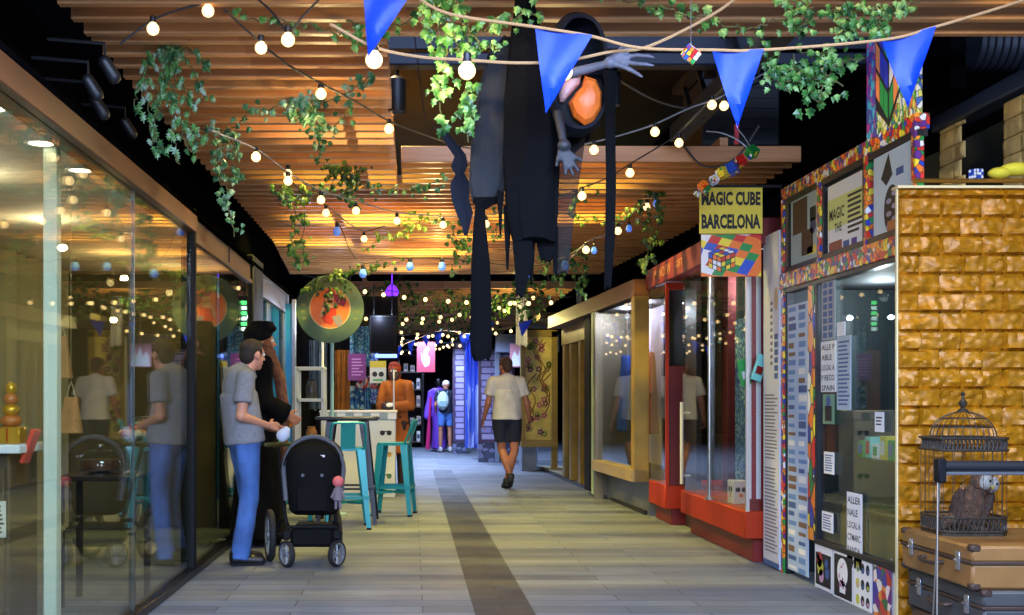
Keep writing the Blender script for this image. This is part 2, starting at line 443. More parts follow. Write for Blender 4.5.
# black upper left wall between shop fascia and slats, and overhead clutter
b = MB(); b.span((-1.92, 2.2, 2.5), (-1.84, 16, 4.3)); struct(b.build('wall_left', M_soft))
b = MB(); b.span((-1.84, 2.2, 2.5), (-1.5, 14.4, 2.53)); struct(b.build('trim_2', M_soft))
b = MB(); b.span((2.9, 6.2, 2.9), (2.98, 16.5, 4.3)); struct(b.build('wall_right', M_soft))
t_ = b = MB(); b.span((-1.3, 7.0, 3.26), (3.4, 7.12, 3.34), .01); b.span((-1.3, 7.0, 3.36), (3.4, 7.03, 3.44))
tag(b.build('lighting_truss', mat('navy_steel', (22, 27, 40), .5, .3)), 'dark blue grey steel cross bar in the open ceiling gap', 'beam')
b = MB(); b.span((1.85, 5.85, 3.08), (1.97, 8.3, 3.2), .01)
for k in range(6): b.bar((1.91, 5.9 + k * .4, 3.2), (1.91, 6.1 + k * .4, 3.42), .03, .03)
b.span((1.87, 5.85, 3.42), (1.95, 8.3, 3.47))
tag(b.build('ceiling_girder', mat('slate_steel', (30, 32, 38), .5, .3)), 'grey steel girder running away beside the blue pennants', 'beam')
b = MB(); b.span((2.25, 9.0, 3.2), (2.88, 9.6, 3.75), .02)
for k in range(6): b.span((2.3, 8.985, 3.26 + k * .08), (2.83, 9.0, 3.3 + k * .08))
for xx in (2.35, 2.8): b.tube([(xx, 9.3, 3.55), (xx, 9.3, 4.4)], .01, 6)
tag(b.build('air_unit', mat('navy_box', (12, 14, 20), .6)), 'dark navy box hung behind the patterned shop top', 'air conditioner')
# ribbed duct at upper right
b = MB()
for k in range(14): b.lathe([(.14, k * .045), (.155, k * .045 + .02), (.14, k * .045 + .04)], FR((3.35, 6.9, 3.35), (0, 1, 0), (0, 0, 1)) @ Matrix.Identity(4), 20, False)
for yy in (7.0, 7.4): b.tube([(3.35, yy, 3.48), (3.35, yy, 4.4)], .008, 6)
b.lathe([(.138, 0), (.138, .63)], FR((3.35, 6.9, 3.35), (0, 1, 0), (0, 0, 1)), 20)
tag(b.build('ribbed_duct', mat('duct_grey', (36, 38, 44), .5, .3)), 'grey ribbed ventilation duct above the gold brick stall', 'duct')
# cable loops
for pts, lab in (([(2.0, 8.6, 3.15), (2.15, 8.5, 2.95), (2.35, 8.4, 2.98), (2.5, 8.3, 3.2)], 'loose pale cable looping below the navy box'),
                 ([(1.2, 8.0, 3.6), (1.7, 8.0, 3.3), (2.1, 8.0, 3.28), (2.7, 8.0, 3.6)], 'thin black cable sagging across the ceiling gap')):
    b = MB(); b.tube(curve_pts(pts), .008, 6); tag(b.build('cable', mat('cable_grey', (60, 60, 62), .5)), lab, 'cable')
# spotlights
def spot_can(x, y, S, label, r=.055, h=.2):
    p = atS(x, y, S); t = thing('spotlight', label, 'spotlight', p)
    b = MB(); b.lathe([(r, 0), (r, h), (r * .6, h + .02), (0, h + .02)], Matrix.Translation(p), 24, False); b.lathe([(r * .92, 0), (r * .92, .06), (0, .061)], Matrix.Translation(p), 24, False); b.build('housing', mat('spot_black', (12, 12, 14), .5), t)
    b = MB(); b.lathe([(0, .03), (r * .85, .03), (r * .85, .045), (0, .045)], Matrix.Translation(p), 24); b.build('lens', mat('spot_lens', (220, 220, 230), .2, emit=(230, 225, 255), es=1.2), t)
    b = MB(); b.tube([p + Vector((0, 0, h)), Vector((p.x, p.y, 3.3 if p.z < 3.05 else 4.4))], .012, 8); b.build('stem', M_black, t)
spot_can(397, 112, 160, 'black cylinder spotlight hanging left of the black robed figure')
spot_can(612, 106, 158, 'black cylinder spotlight beside the bony hand of the figure')
# black track heads on the left dark wall
for k, (x, y, S) in enumerate(((88, 80, 225), (95, 100, 215), (125, 122, 180), (105, 62, 230))):
    p = atS(x, y, S)
    b = MB(); b.cap(p, p + Vector((.035, .02, -.06)), .028, .03, 12); b.tube([p, p + Vector((0, 0, .08)), p + Vector((-.25, 0, .1))], .008, 6)
    tag(b.build('track_spotlight', mat('spot_black', (12, 12, 14), .5)), ['small black spot head on the dark wall nearest the viewer', 'second black spot head below the nearest one on the dark wall', 'black spot head beside the ferny hanging plant', 'topmost black spot head under the first timber slats'][k], 'spotlight')

# ================================================================ left glazed shopfront
GX = -1.54
def pane(name, y0, y1, z0, z1, x=GX, t=.012, m=None):
    b = MB(); b.span((x - t, y0, z0), (x, y1, z1)); return struct(b.build(name, m or M_glassL, smooth=False))
b = MB(); b.span((GX - .1, 2.0, 2.38), (GX + .04, 8.0, 2.5), .006); struct(b.build('trim_3', M_bronze))
b = MB(); b.span((GX - .07, 2.0, 0), (GX + .035, 14.2, .055), .006); struct(b.build('baseboard_left', M_dmetal))
pane('window_1', 2.0, 7.97, .055, 2.38)
pane('window_2', 8.03, 10.9, .055, 2.34)
pane('window_3', 11.6, 13.9, .055, 2.28)
for k, yy in enumerate((3.6, 6.35)):
    b = MB(); b.span((GX - .014, yy - .004, .055), (GX + .002, yy + .004, 2.38)); struct(b.build('trim_4', mat('pane_joint', (60, 66, 60), .3)))
b = MB(); b.span((GX - .07, 7.97, 0), (GX + .03, 8.03, 2.55), .006); struct(b.build('trim_5', M_black))
b = MB(); b.span((GX - .04, 8.03, 2.34), (GX + .0, 10.9, 2.52)); b.span((GX - .05, 8.03, 2.32), (GX + .02, 10.9, 2.36), .005); b.span((GX - .05, 8.03, 2.5), (GX + .02, 10.9, 2.54), .005)
b.span((GX - .05, 9.6, 2.34), (GX + .01, 9.63, 2.52))
struct(b.build('trim_6', M_bronze2))
b = MB(); b.span((GX - .3, 10.9, 0), (GX + .03, 11.6, 2.6), .01); struct(b.build('wall_left', M_black))
b = MB(); b.span((GX - .04, 11.6, 2.28), (GX, 13.9, 2.5)); b.span((GX - .05, 11.6, 2.27), (GX + .02, 13.9, 2.31)); b.span((GX - .05, 11.6, 2.48), (GX + .02, 13.9, 2.52)); struct(b.build('trim_7', M_bronze2))
b = MB(); b.span((GX - .06, 13.88, 0), (GX + .03, 14.0, 2.5), .006); struct(b.build('trim_8', mat('grey_post', (120, 122, 126), .4, .4)))
# interior shell of the shop
M_curt = mat('cream_drape', (158, 148, 112), .9)
b = MB(); N = 150
for k in range(N):
    y0 = 2.0 + 9.0 * k / N; y1 = 2.0 + 9.0 * (k + 1) / N
    f = lambda y: -3.3 + .05 * math.sin(y * 21) + .03 * math.sin(y * 47 + 1)
    v = b.verts([(f(y0), y0, 0.02), (f(y1), y1, 0.02), (f(y1), y1, 2.44), (f(y0), y0, 2.44)]); b.face(v)
bmesh.ops.remove_doubles(b.bm, verts=b.bm.verts[:], dist=1e-4)
bmesh.ops.solidify(b.bm, geom=b.bm.faces[:], thickness=.01)
tag(b.build('curtain', M_curt), 'cream floor length curtain at the back of the glass shop', 'curtain')
b = MB(); b.span((-3.45, 2, 2.45), (GX - .02, 13.9, 2.49)); struct(b.build('ceiling', mat('shop_ceiling', (190, 188, 180), .8)))
b = MB(); b.span((-3.45, 11.0, 0), (GX - .35, 11.1, 2.45)); struct(b.build('wall_back', mat('shop_back_wall', (96, 86, 54), .8, var=.2, scale=3)))
b = MB(); b.span((-3.45, 11.6, 0), (-3.4, 14.2, 2.45)); struct(b.build('wall_left', mat('mauve_wall', (120, 92, 108), .8)))
b = MB(); b.span((-3.4, 14.1, 0), (GX - .08, 14.2, 2.5)); struct(b.build('wall_back', mat('teal_wall', (30, 120, 140), .7)))
b = MB(); b.span((-1.84, 4.9, 0), (-1.74, 5.0, 2.45), .006); b.span((-1.85, 4.89, 0), (-1.73, 5.01, .06))
b.bm.verts.ensure_lookup_table()
b2 = MB(); p = atS(52, 400, 205); b2.span((p.x - .034, p.y - .034, 0), (p.x + .034, p.y + .04, 2.45), .006); b2.span((p.x - .055, p.y - .055, 0), (p.x + .055, p.y + .055, .08)); b.bm.free()
tag(b2.build('support_column', mat('mint_white', (214, 222, 202), .5)), 'slim pale mint column standing inside the glass shop', 'column')
for k, (x, y, S) in enumerate(((5, 108, 237), (53, 143, 209), (95, 170, 187))):
    p = at(x, y, 1.23 * F / (400 - y)); p.x = -1.78; p.z = 2.45; t = thing('downlight', ['nearest round downlight in the glass shop ceiling', 'middle round downlight in the glass shop ceiling', 'farthest round downlight in the glass shop ceiling'][k], 'ceiling light', p, 0, 'downlights in the glass shop')
    b = MB(); b.lathe([(.06, -.004), (.075, -.006), (.078, 0), (.06, 0)], Matrix.Translation(p), 28, False); b.build('ring', M_white, t)
    b = MB(); b.lathe([(0, -.003), (.06, -.003), (.06, -.001), (0, -.001)], Matrix.Translation(p), 28); b.build('lens', mat('downlight_lens', (255, 250, 235), .4, emit=(255, 244, 220), es=6), t)
# ================================================================ right side: cube shop
SX = 2.63
CUBEC = [(214, 40, 30), (236, 120, 30), (240, 214, 50), (30, 140, 60), (36, 60, 170), (230, 232, 235), (96, 40, 130), (210, 50, 40), (240, 150, 40)]
M_mos = mosaic('mosaic_tiles', CUBEC, 30, stretch=(1, 1, 1))
M_mosbig = mosaic('mosaic_lozenges', CUBEC, 9, stretch=(1, 1.6, .8))
M_frame = mat('anthracite_frame', (34, 36, 42), .4, .3)
def yS(s): return F / s
def paper(name, label, cat, M, w, h, draw=None, base=M_paper, mats=None, t=.003, group=None):
    """flat sheet with its print; M at the centre, z out"""
    b = MB(); b.rect(M, -w / 2, -h / 2, w / 2, h / 2, 0, t)
    b.draw_t = t
    if draw: draw(b, M, w, h, t)
    o = b.build(name, [base] + (mats or [M_ink, M_inkblue]), smooth=False)
    return tag(o, label, cat, group)
def lines(b, M, x0, x1, y0, y1, n, t, mi=1, fill=.45, ragged=.25, seed=1):
    rr = random.Random(seed); b.m(mi)
    for k in range(n):
        yc = y1 - (k + .5) * (y1 - y0) / n; hh = (y1 - y0) / n * fill / 2
        e = x1 - (x1 - x0) * ragged * rr.random(); b.rect(M, x0, yc - hh, e, yc + hh, t, .0006)
    b.m(0)
# frame -------------------------------------------------------------------------
t = thing('storefront', 'shop front of coloured mosaic trim and dark frames beside the gold bricks', 'shop front', (SX, 7.1, 0))
Yn, Yf = 5.98, 8.16
def mosaic_bar(a, c, nm='mosaic_trim', m=M_mos, tt=t):
    b = MB(); b.span(a, c, .004); b.build(nm, m, tt)
mosaic_bar((SX - .02, Yn, 2.63), (SX + .06, Yf, 2.715)); mosaic_bar((SX - .03, Yn, 2.0), (SX + .05, Yf, 2.11)); mosaic_bar((SX - .02, Yf - .06, 0), (SX + .06, Yf, 2.66))
mosaic_bar((SX - .012, 7.50, .3), (SX + .05, 7.63, 2.0), m=M_mosbig); mosaic_bar((SX - .022, 7.37, 2.11), (SX + .05, 7.43, 2.63)); mosaic_bar((SX - .022, 6.62, 2.11), (SX + .05, 6.66, 2.63)); mosaic_bar((SX - .02, Yn, 0), (SX + .03, Yn + .05, 2.66))
b = MB()
for y0, y1, z0, z1 in ((8.02, 8.1, 2.11, 2.63), (7.34, 7.37, 2.11, 2.63), (6.66, 6.71, 2.11, 2.63), (8.07, 8.1, 0, 2.0), (7.46, 7.5, .3, 2.0)): b.span((SX - .01, y0, z0), (SX + .05, y1, z1), .004)
b.span((SX - .014, Yn, 2.59), (SX + .05, Yf, 2.635), .004); b.span((SX - .014, Yn, 2.105), (SX + .05, Yf, 2.15), .004); b.span((SX - .014, Yn, 1.97), (SX + .05, Yf, 2.005), .004); b.span((SX - .014, Yn, .285), (SX + .05, 7.5, .32), .004)
b.build('window_frame', M_frame, t)
b = MB(); b.span((SX + .005, Yn, 0), (SX + .06, 7.5, .3)); b.build('base_panel', M_white, t)
def paneR(name, y0, y1, z0, z1, x=SX + .01, m=M_glass): b = MB(); b.span((x, y0, z0), (x + .008, y1, z1)); return struct(b.build(name, m, smooth=False))
paneR('window_4', 7.43, 8.06, 2.13, 2.62); paneR('window_5', 6.7, 7.36, 2.13, 2.62); paneR('window_6', 6.02, 6.64, 2.13, 2.62); paneR('window_7', 6.02, 7.47, .31, 1.98)
b = MB(); b.span((3.55, 5.98, 0), (3.62, 8.2, 2.9)); b.span((SX + .07, 8.16, 0), (3.62, 8.2, 2.7)); struct(b.build('wall_right', mat('teal_black_wall', (22, 36, 40), .6)))
b = MB(); b.span((SX + .06, 6.0, 2.0), (3.55, 8.16, 2.06)); struct(b.build('ceiling', mat('dark_shop_ceiling', (40, 42, 46), .8)))
# narrow poster column and the notices ------------------------------------------------
def d_col(b, M, w, h, t):
    rr = random.Random(4)
    for k in range(30):
        yy = h / 2 - (k + .5) * h / 30
        for xx in (-w / 4, w / 4):
            b.m(rr.choice((1, 2, 2, 3, 4))); hh = h / 30 * rr.uniform(.25, .46); b.rect(M, xx - w * .21, yy - hh, xx + w * .19 * rr.uniform(.3, 1), yy + hh * rr.uniform(.2, 1), t, .0008)
    b.m(0)
paper('poster', 'tall blue and white poster strip in the narrow bay left of the shop window', 'poster', SIDE_R((SX + .0, 7.85, .96)), .42, 1.84, d_col, mat('poster_blue_white', (166, 190, 226), .5), [M_inkblue, mat('sky_print', (96, 136, 196), .6), mat('pale_print', (224, 228, 232), .6), mat('brown_print', (120, 92, 70), .6)])
def d_notice(txt):
    def f(b, M, w, h, t):
        b.m(1); n = len(txt)
        for k, s in enumerate(txt): b.text(s, M, h / n * .55, w * min(.86, .17 * len(s)), .001, t, -w * .44, h / 2 - (k + .6) * h / n, .01, 'LEFT')
        b.m(0)
    return f
def onR(x, y0, y1): # centre on shop plane for measured column x and rows
    s = (x - HX) / SX; return (SX - .004, F / s, HC + (HY - (y0 + y1) / 2) / s), abs(y1 - y0) / s, s
def sheet(label, x0, x1, y0, y1, draw=None, base=M_paper, mats=None, name='notice', cat='notice', group=None):
    ya = F * SX / (x0 - HX); yb = F * SX / (x1 - HX); c, h, s = onR((x0 + x1) / 2, y0, y1)
    return paper(name, label, cat, SIDE_R((c[0], (ya + yb) / 2, c[2])), abs(ya - yb), h, draw, base, mats)
sheet('white notice with bold black words ending SPAIN beside the mosaic post', 822, 837, 341, 392, d_notice(['ALLE P', 'ABLE', 'LOCAL A', 'P RECO', 'SPAIN']))
sheet('lower white notice with black words hanging inside the big shop window', 848, 863, 493, 568, d_notice(['ALLER', 'NALE', 'LOCAL A', 'CTMARC', 'BANDA', 'SPAIN']))
sheet('pale blue sheet of small print below the white tag in the window', 838, 852, 336, 410, lambda b, M, w, h, t: lines(b, M, -w * .4, w * .4, -h * .45, h * .45, 16, t, 2), mat('pale_blue_paper', (168, 188, 206), .6))
sheet('strip of grey figure outlines down the window edge', 823, 836, 278, 340, lambda b, M, w, h, t: [b.m(2) and b.rect(M, -w * .4 + i * w * .42, h * .46 - (k + 1) * h * .115, -w * .4 + i * w * .42 + w * .3, h * .46 - k * h * .115 - h * .03, t, .0006) for k in range(8) for i in range(2)] and b.m(0), mat('grey_strip', (150, 160, 168), .6))
sheet('small blank white tag high in the big window', 838, 846, 322, 336)
sheet('small white price tag hanging in front of the shelf goods', 876, 885, 412, 432, lambda b, M, w, h, t: lines(b, M, -w * .35, w * .35, -h * .2, h * .3, 3, t))
sheet('white sheet of small print low beside the mosaic post', 825, 835, 452, 474, lambda b, M, w, h, t: lines(b, M, -w * .4, w * .4, -h * .4, h * .4, 7, t, 2))
sheet('narrow white sheet just above the round mosaic panel corner', 823, 834, 512, 532, lambda b, M, w, h, t: lines(b, M, -w * .4, w * .4, -h * .4, h * .4, 6, t, 2))
sheet('small green photo card under the SPAIN notice', 824, 835, 394, 424, lambda b, M, w, h, t: (b.m(1), b.rect(M, -w * .3, -h * .4, w * .3, h * .1, t), b.m(2), b.disc(M, 0, h * .25, w * .2, t), b.m(0)), mat('green_card', (110, 150, 120), .6))
def d_magic(b, M, w, h, t):
    b.m(3); b.rect(M, -w / 2, -h * .12, w / 2, h * .3, t, .0005)
    b.m(1); b.text('MAGIC', M, h * .16, w * .42, .001, t + .0006, -w * .24, h * .08, .02); b.text('THE', M, h * .12, w * .2, .001, t + .0006, -w * .2, -h * .12, .01)
    lines(b, M, w * .06, w * .46, -h * .28, h * .28, 8, t + .0005, 1, .5, .3, 3)
    b.m(4); b.rect(M, -w * .46, -h * .46, -w * .1, -h * .3, t); b.m(2); b.rect(M, -w * .06, -h * .45, w * .1, -h * .34, t); b.m(5); b.rect(M, w * .16, -h * .45, w * .3, -h * .34, t); b.m(0)
sheet('white window poster with bold MAGIC on a yellow green band', 829, 866, 178, 252, d_magic, M_paper, [M_ink, M_inkblue, mat('lime_band', (206, 214, 140), .6), M_dred, mat('violet_print', (90, 60, 140), .6)], 'poster', 'poster')
def d_bottle(b, M, w, h, t):
    b.m(3); b.rect(M, -w * .42, -h * .05, w * .1, h * .44, t); b.rect(M, -w * .1, -h * .4, w * .3, -h * .05, t); b.m(4); b.disc(M, w * .3, -h * .02, w * .1, t); b.m(5); b.rect(M, w * .1, -h * .42, w * .4, -h * .3, t); b.m(1); b.rect(M, w * .2, h * .05, w * .4, h * .25, t); b.m(0)
sheet('poster with a dark brown figure in the leftmost upper pane', 792, 820, 193, 262, d_bottle, mat('blue_grey_poster', (150, 172, 186), .5), [M_ink, M_inkblue, mat('brown_figure', (74, 50, 38), .6), mat('navy_dot', (40, 54, 110), .5), mat('yellow_print', (222, 200, 90), .5)], 'poster', 'poster')
def d_oval(b, M, w, h, t):
    b.m(1); b.disc(M, -w * .02, -h * .18, w * .2, t, .0006, 24, h * .27); b.m(3)
    for k in range(6): b.disc(M, -w * .02 + (k % 2 - .5) * w * .14, -h * .36 + k * h * .07, w * .07, t + .0008, .0006, 10, h * .03)
    b.m(4); b.rect(M, -w * .12, -h * .42, w * .1, -h * .3, t + .0016, .0006); b.m(1); b.prism([(-w * .3, h * .2), (-w * .1, h * .45), (0, h * .2), (-w * .16, h * .1)], M @ Matrix.Translation((0, 0, t)), .0006); b.m(2); b.rect(M, w * .1, h * .16, w * .28, h * .24, t); b.m(0)
sheet('poster with a dark oval emblem in the upper pane nearest the viewer', 875, 914, 146, 238, d_oval, mat('ice_poster', (196, 214, 226), .45), [M_ink, M_inkblue, mat('lilac_print', (160, 150, 180), .6), mat('amber_print', (180, 110, 60), .6)], 'poster', 'poster')
# base art panels
def d_skull(b, M, w, h, t):
    b.m(1); b.rect(M, -w * .42, -h * .46, w * .46, h * .42, t); b.m(6); b.disc(M, 0, .02, w * .26, t + .0015, .0006, 24, h * .3); b.rect(M, -w * .14, -h * .36, w * .14, -h * .1, t + .0015, .0006); b.m(3)
    for k in range(14): b.disc(M, rnd.uniform(-.16, .16) * w, rnd.uniform(-.28, .28) * h, w * .04, t + .0022, .0005, 8, h * .03)
    b.m(0)
def d_faces(b, M, w, h, t):
    rr = random.Random(2)
    for k in range(9):
        b.m(1 if k % 3 else 4); xx = (k % 3 - 1) * w * .28; yy = (1 - k // 3) * h * .3; b.disc(M, xx, yy, w * .1, t, .0006, 14, h * .1); b.m(rr.choice((2, 3, 4))); b.disc(M, xx + w * .02, yy - h * .03, w * .05, t + .0008, .0005, 10)
    b.m(0)
def d_parrot(b, M, w, h, t):
    b.m(1); b.rect(M, -w * .44, -h * .42, w * .44, h * .3, t)
    for k, (x, y, r, c) in enumerate(((-.2, .15, .16, 5), (-.16, -.02, .18, 4), (-.1, -.2, .14, 3), (.2, .1, .1, 2), (.24, -.1, .12, 2), (-.28, .2, .07, 6))):
        b.m(c); b.disc(M, x * w, y * h, r * w, t + .0016, .0006, 14, r * h * 1.1)
    b.m(0)
colm = [M_ink, M_inkblue, mat('pink_print', (196, 150, 180), .6), mat('yellow_green_print', (190, 190, 70), .6), mat('red_print', (176, 50, 50), .6), M_paper]
sheet('base panel picture of colourful birds under the shop window', 816, 833, 545, 590, d_parrot, M_paper, colm, 'picture_panel', 'picture')
sheet('black base panel with a pale skull shaped face', 834, 854, 552, 600, d_skull, M_paper, colm, 'picture_panel', 'picture')
sheet('white base panel with rows of small round faces', 855, 873, 558, 612, d_faces, M_paper, colm, 'picture_panel', 'picture')
sheet('base panel of bright mixed colours next to the gold bricks', 874, 892, 562, 620, None, mosaic('paint_mix', [(120, 40, 120), (200, 60, 40), (230, 150, 50), (60, 110, 60), (240, 230, 220), (70, 60, 150)], 16, edge=False), colm, 'picture_panel', 'picture')
# rooftop cube box ---------------------------------------------------------------------
t = thing('rooftop_sign', 'tall patterned sign box with coloured cube faces on top of the shop', 'sign', (SX, 6.35, 2.715))
b = MB(); b.span((SX - .0, 6.0, 2.715), (SX + .03, 6.66, 3.3), .004); b.build('box', mosaic('lozenge_lime', [(70, 150, 80), (226, 224, 110), (70, 110, 190), (230, 130, 60), (160, 200, 90), (235, 235, 225)], 34, stretch=(1, 1.6, .7)), t)
M = SIDE_R((SX - .001, 6.33, 3.0))
b = MB(); b.rect(M, -.33, -.285, -.2, .3, 0, .002); b.build('purple_side', mosaic('purple_mosaic', [(70, 70, 190), (170, 60, 170), (50, 110, 210), (210, 80, 150), (70, 180, 210), (90, 60, 150)], 30, stretch=(1, 1.4, .7)), t)
b = MB(); rr = random.Random(11)
b.prism([(-.2, -.13), (-.02, -.27), (.2, -.02), (.2, .3), (-.2, .3)], M, .0025)
cols6 = [(216, 70, 50), (236, 140, 80), (224, 230, 100), (50, 150, 80), (50, 60, 190), (226, 230, 236)]
for side in (-1, 1):
    for i in range(3):
        for j in range(3):
            xa = .012 + i * .055; xb = xa + .047; f = lambda x: -.235 + j * .165 + x * 1.05
            b.m(1 + rr.randrange(6)); poly = [(side * xa - .02, f(xa)), (side * xb - .02, f(xb)), (side * xb - .02, min(.3, f(xb) + .135)), (side * xa - .02, min(.3, f(xa) + .135))]
            if side < 0: poly.reverse()
            b.prism(poly, M @ Matrix.Translation((0, 0, .0026)), .002)
b.build('cube_picture', [M_ink] + [mat('sticker_%d' % k, c, .35) for k, c in enumerate(cols6)], t, smooth=False)
# shelves and goods ----------------------------------------------------------------------
M_shelf = glass('shelf_glass', (200, 225, 215), 1.2)
M_olive = mat('olive_cabinet', (112, 100, 56), .6, var=.2, scale=6)
t = thing('display_cabinet', 'low olive wooden cabinet inside the cube shop window', 'cabinet', (3.0, 6.8, 0))
b = MB(); b.span((2.78, 6.05, 0.0), (3.3, 7.45, .55), .006); b.build('body', M_olive, t)
for k in range(3): b = MB(); b.span((2.766, 6.1 + k * .46, .06), (2.78, 6.1 + k * .46 + .42, .5), .004); d = b.build('door', mat('olive_door', (124, 112, 66), .55), t); b = MB(); b.ball((2.757, 6.16 + k * .46, .3), .012); b.build('knob', M_steel, d)
for z, lab in ((.86, 'upper glass shelf holding small boxes in the cube shop'), (.6, 'lower glass shelf just over the olive cabinet')):
    t = thing('glass_shelf', lab, 'shelf', (3.0, 6.8, z))
    b = MB(); b.span((2.8, 6.05, z - .01), (3.25, 7.4, z)); b.build('board', M_shelf, t)
    for yy in (6.1, 7.35):
        b = MB(); b.bar((3.24, yy, z - .015), (3.55, yy, z - .015), .012, .02); b.build('bracket', M_steel, t)
CM = [mat('toy_%d' % k, c, .45) for k, c in enumerate([(60, 160, 80), (214, 200, 60), (190, 60, 50), (60, 110, 180), (220, 225, 225), (230, 140, 60), (120, 200, 190)])]
names = ['green', 'yellow', 'red', 'blue', 'white', 'orange', 'turquoise']
for k in range(11):
    c = (0, 6, 4, 1, 0, 1, 5, 4, 0, 2, 1)[k]; yy = 7.3 - k * .115; hgt = (.1, .13, .09, .14, .12, .1, .14, .08, .12, .1, .13)[k]
    b = MB(); b.span((2.84, yy - .045, .86), (2.94, yy + .045, .86 + hgt), .004); b.m(1); M = SIDE_R((2.8395, yy, .86 + hgt / 2)); b.rect(M, -.03, -hgt * .3, .03, hgt * .3, 0, .001)
    tag(b.build('toy_box', [CM[c], CM[(c + 3) % 7]], smooth=False), '%s toy box, %s along the upper glass shelf from the mosaic post' % (names[c], ['first', 'second', 'third', 'fourth', 'fifth', 'sixth', 'seventh', 'eighth', 'ninth', 'tenth', 'eleventh'][k]), 'toy box', 'toy boxes on the upper glass shelf')
def puzzle(name, label, c, s, rot, group=None, faces=None):
    """3x3 twist cube: black body with nine coloured tiles a side"""
    t = thing(name, label, 'puzzle cube', c, 0, group)
    e = Matrix.LocRotScale(Vector(c), None, None) @ rot.to_4x4()
    b = MB(); b.box((0, 0, 0), (s, s, s), e, s * .04); b.build('body', M_black, t)
    b = MB(); rr = random.Random(label)
    for ax in range(3):
        for sg in (-1, 1):
            for i in range(3):
                for j in range(3):
                    pc = [0, 0, 0]; pc[ax] = sg * s * .5; o = [q for q in range(3) if q != ax]; pc[o[0]] = (i - 1) * s * .32; pc[o[1]] = (j - 1) * s * .32
                    sz = [s * .27] * 3; sz[ax] = s * .03; b.m(faces(ax, sg, rr) if faces else rr.randrange(6)); b.box(pc, sz, e)
    b.build('tiles', [mat('tile_%d' % k, q, .3) for k, q in enumerate(CUB6)], t, smooth=False)
    return t
CUB6 = [(200, 36, 30), (236, 120, 36), (238, 214, 50), (30, 140, 64), (40, 80, 190), (232, 234, 236)]
from mathutils import Euler
puzzle('puzzle_cube', 'large pale puzzle cube tilted on the lower glass shelf', (2.98, 6.36, .69), .105, Euler((.6, .4, .5)).to_matrix(), None, lambda a, s, r: (5, 4, 5)[a])
for k, (yy, c, lab) in enumerate(((6.55, 3, 'green puzzle ball on the lower glass shelf'), (6.72, 4, 'blue puzzle ball on the lower glass shelf'), (6.2, 5, 'white puzzle ball near the gold bricks on the lower shelf'), (6.88, 0, 'red puzzle ball on the lower glass shelf'))):
    b = MB(); b.ball((2.92, yy, .635), .035); b.m(1); b.tube([(2.92 + .036 * math.cos(q * .5236), yy + .036 * math.sin(q * .5236), .635) for q in range(12)], .004, 6, closed=True); tag(b.build('puzzle_ball', [CM[[0, 3, 4, 2][k]], M_black]), lab, 'ball')
b = MB(); b.ball((SX + .16, 6.13, 1.18), .07); b.m(1); b.ball((SX + .12, 6.08, 1.15), .02); b.m(2); b.ball((SX + .16, 6.13, 1.24), (.05, .05, .03)); b.m(0); b.tube([(SX + .16, 6.13, 1.25), (SX + .16, 6.13, 1.99)], .003, 5)
tag(b.build('hanging_toy', [CM[2], CM[4], mat('toy_brown', (90, 60, 50), .5)]), 'round red and brown toy hanging beside the gold brick edge', 'toy')

# ================================================================ gold brick stall
GY = 5.95
def brick_wall(M, w, h, bw, bh, depth, res=(9, 5), seed=3, zig=None):
    b = MB(); rows = int(math.ceil(h / bh)); rr = random.Random(seed)
    for r in range(rows):
        off = 0 if r % 2 == 0 else -bw / 2; x = off
        while x < w:
            x0, x1 = max(x, 0), min(x + bw, w); y0, y1 = r * bh, min((r + 1) * bh, h)
            x += bw
            if x1 - x0 < .01 or y1 - y0 < .01: continue
            g = .004; nx, ny = res; se = rr.uniform(0, 50); planes = [(rr.uniform(.6, 1.05), rr.uniform(-1.3, 1.3), rr.uniform(-1.1, 1.1)) for _ in range(4)]; grid = []
            for j in range(ny + 1):
                row = []
                for i in range(nx + 1):
                    u, v = i / nx, j / ny; xx = x0 + u * (x1 - x0); yy = y0 + v * (y1 - y0)
                    edge = min(1, min(u * (x1 - x0), (1 - u) * (x1 - x0), v * (y1 - y0), (1 - v) * (y1 - y0)) / .01)
                    pl = min(p_[0] + p_[1] * (u - .5) + p_[2] * (v - .5) for p_ in planes)
                    n = noise.noise(Vector((xx * 30 + se, yy * 34, se))) * .22 + abs(noise.noise(Vector((xx * 18, yy * 24 + se, 3)))) * .5
                    z = edge * depth * max(.15, pl + n)
                    row.append(b.bm.verts.new(M @ Vector((xx, yy, max(0, z)))))
                grid.append(row)
            for j in range(ny):
                for i in range(nx): b.face([grid[j][i], grid[j][i + 1], grid[j + 1][i + 1], grid[j + 1][i]])
    b.prism([(0, 0), (w, 0), (w, h), (0, h)], M @ Matrix.Translation((0, 0, -.012)), .012)
    return b
M_brick = mat('gold_brick', (172, 112, 8), .46, .15, var=.3, scale=26, bump=.22, bscale=34)
b = brick_wall(FRONT((2.505, GY, 0)), 1.9, 2.31, .218, .0985, .042, (18, 9)); o = b.build('wall_right', M_brick, angle=28); struct(o)
b = MB(); b.span((2.497, GY - .012, 0), (2.505, GY + .006, 2.325)); b.span((2.497, GY - .03, 2.312), (4.4, GY + .05, 2.325)); struct(b.build('trim_9', mat('pale_gold_edge', (226, 206, 150), .5)))
M_brick2 = mat('sand_brick', (214, 184, 116), .5, 0, var=.2, scale=14)
def zigcol(y0, y1, z0, z1, lab):
    b = MB(); n = 0; z = z0
    while z < z1 - .02:
        e = .05 if n % 2 else 0; M = SIDE_R((3.4, y1, z)); q = brick_wall(M, y1 - y0 - e, .1, .2, .1, .012, (12, 6), n); me = bpy.data.meshes.new('tmp'); q.bm.to_mesh(me); q.bm.free(); b.bm.from_mesh(me); bpy.data.meshes.remove(me); z += .105; n += 1
    tag(b.build('brick_pillar', M_brick2, angle=60), lab, 'pillar')
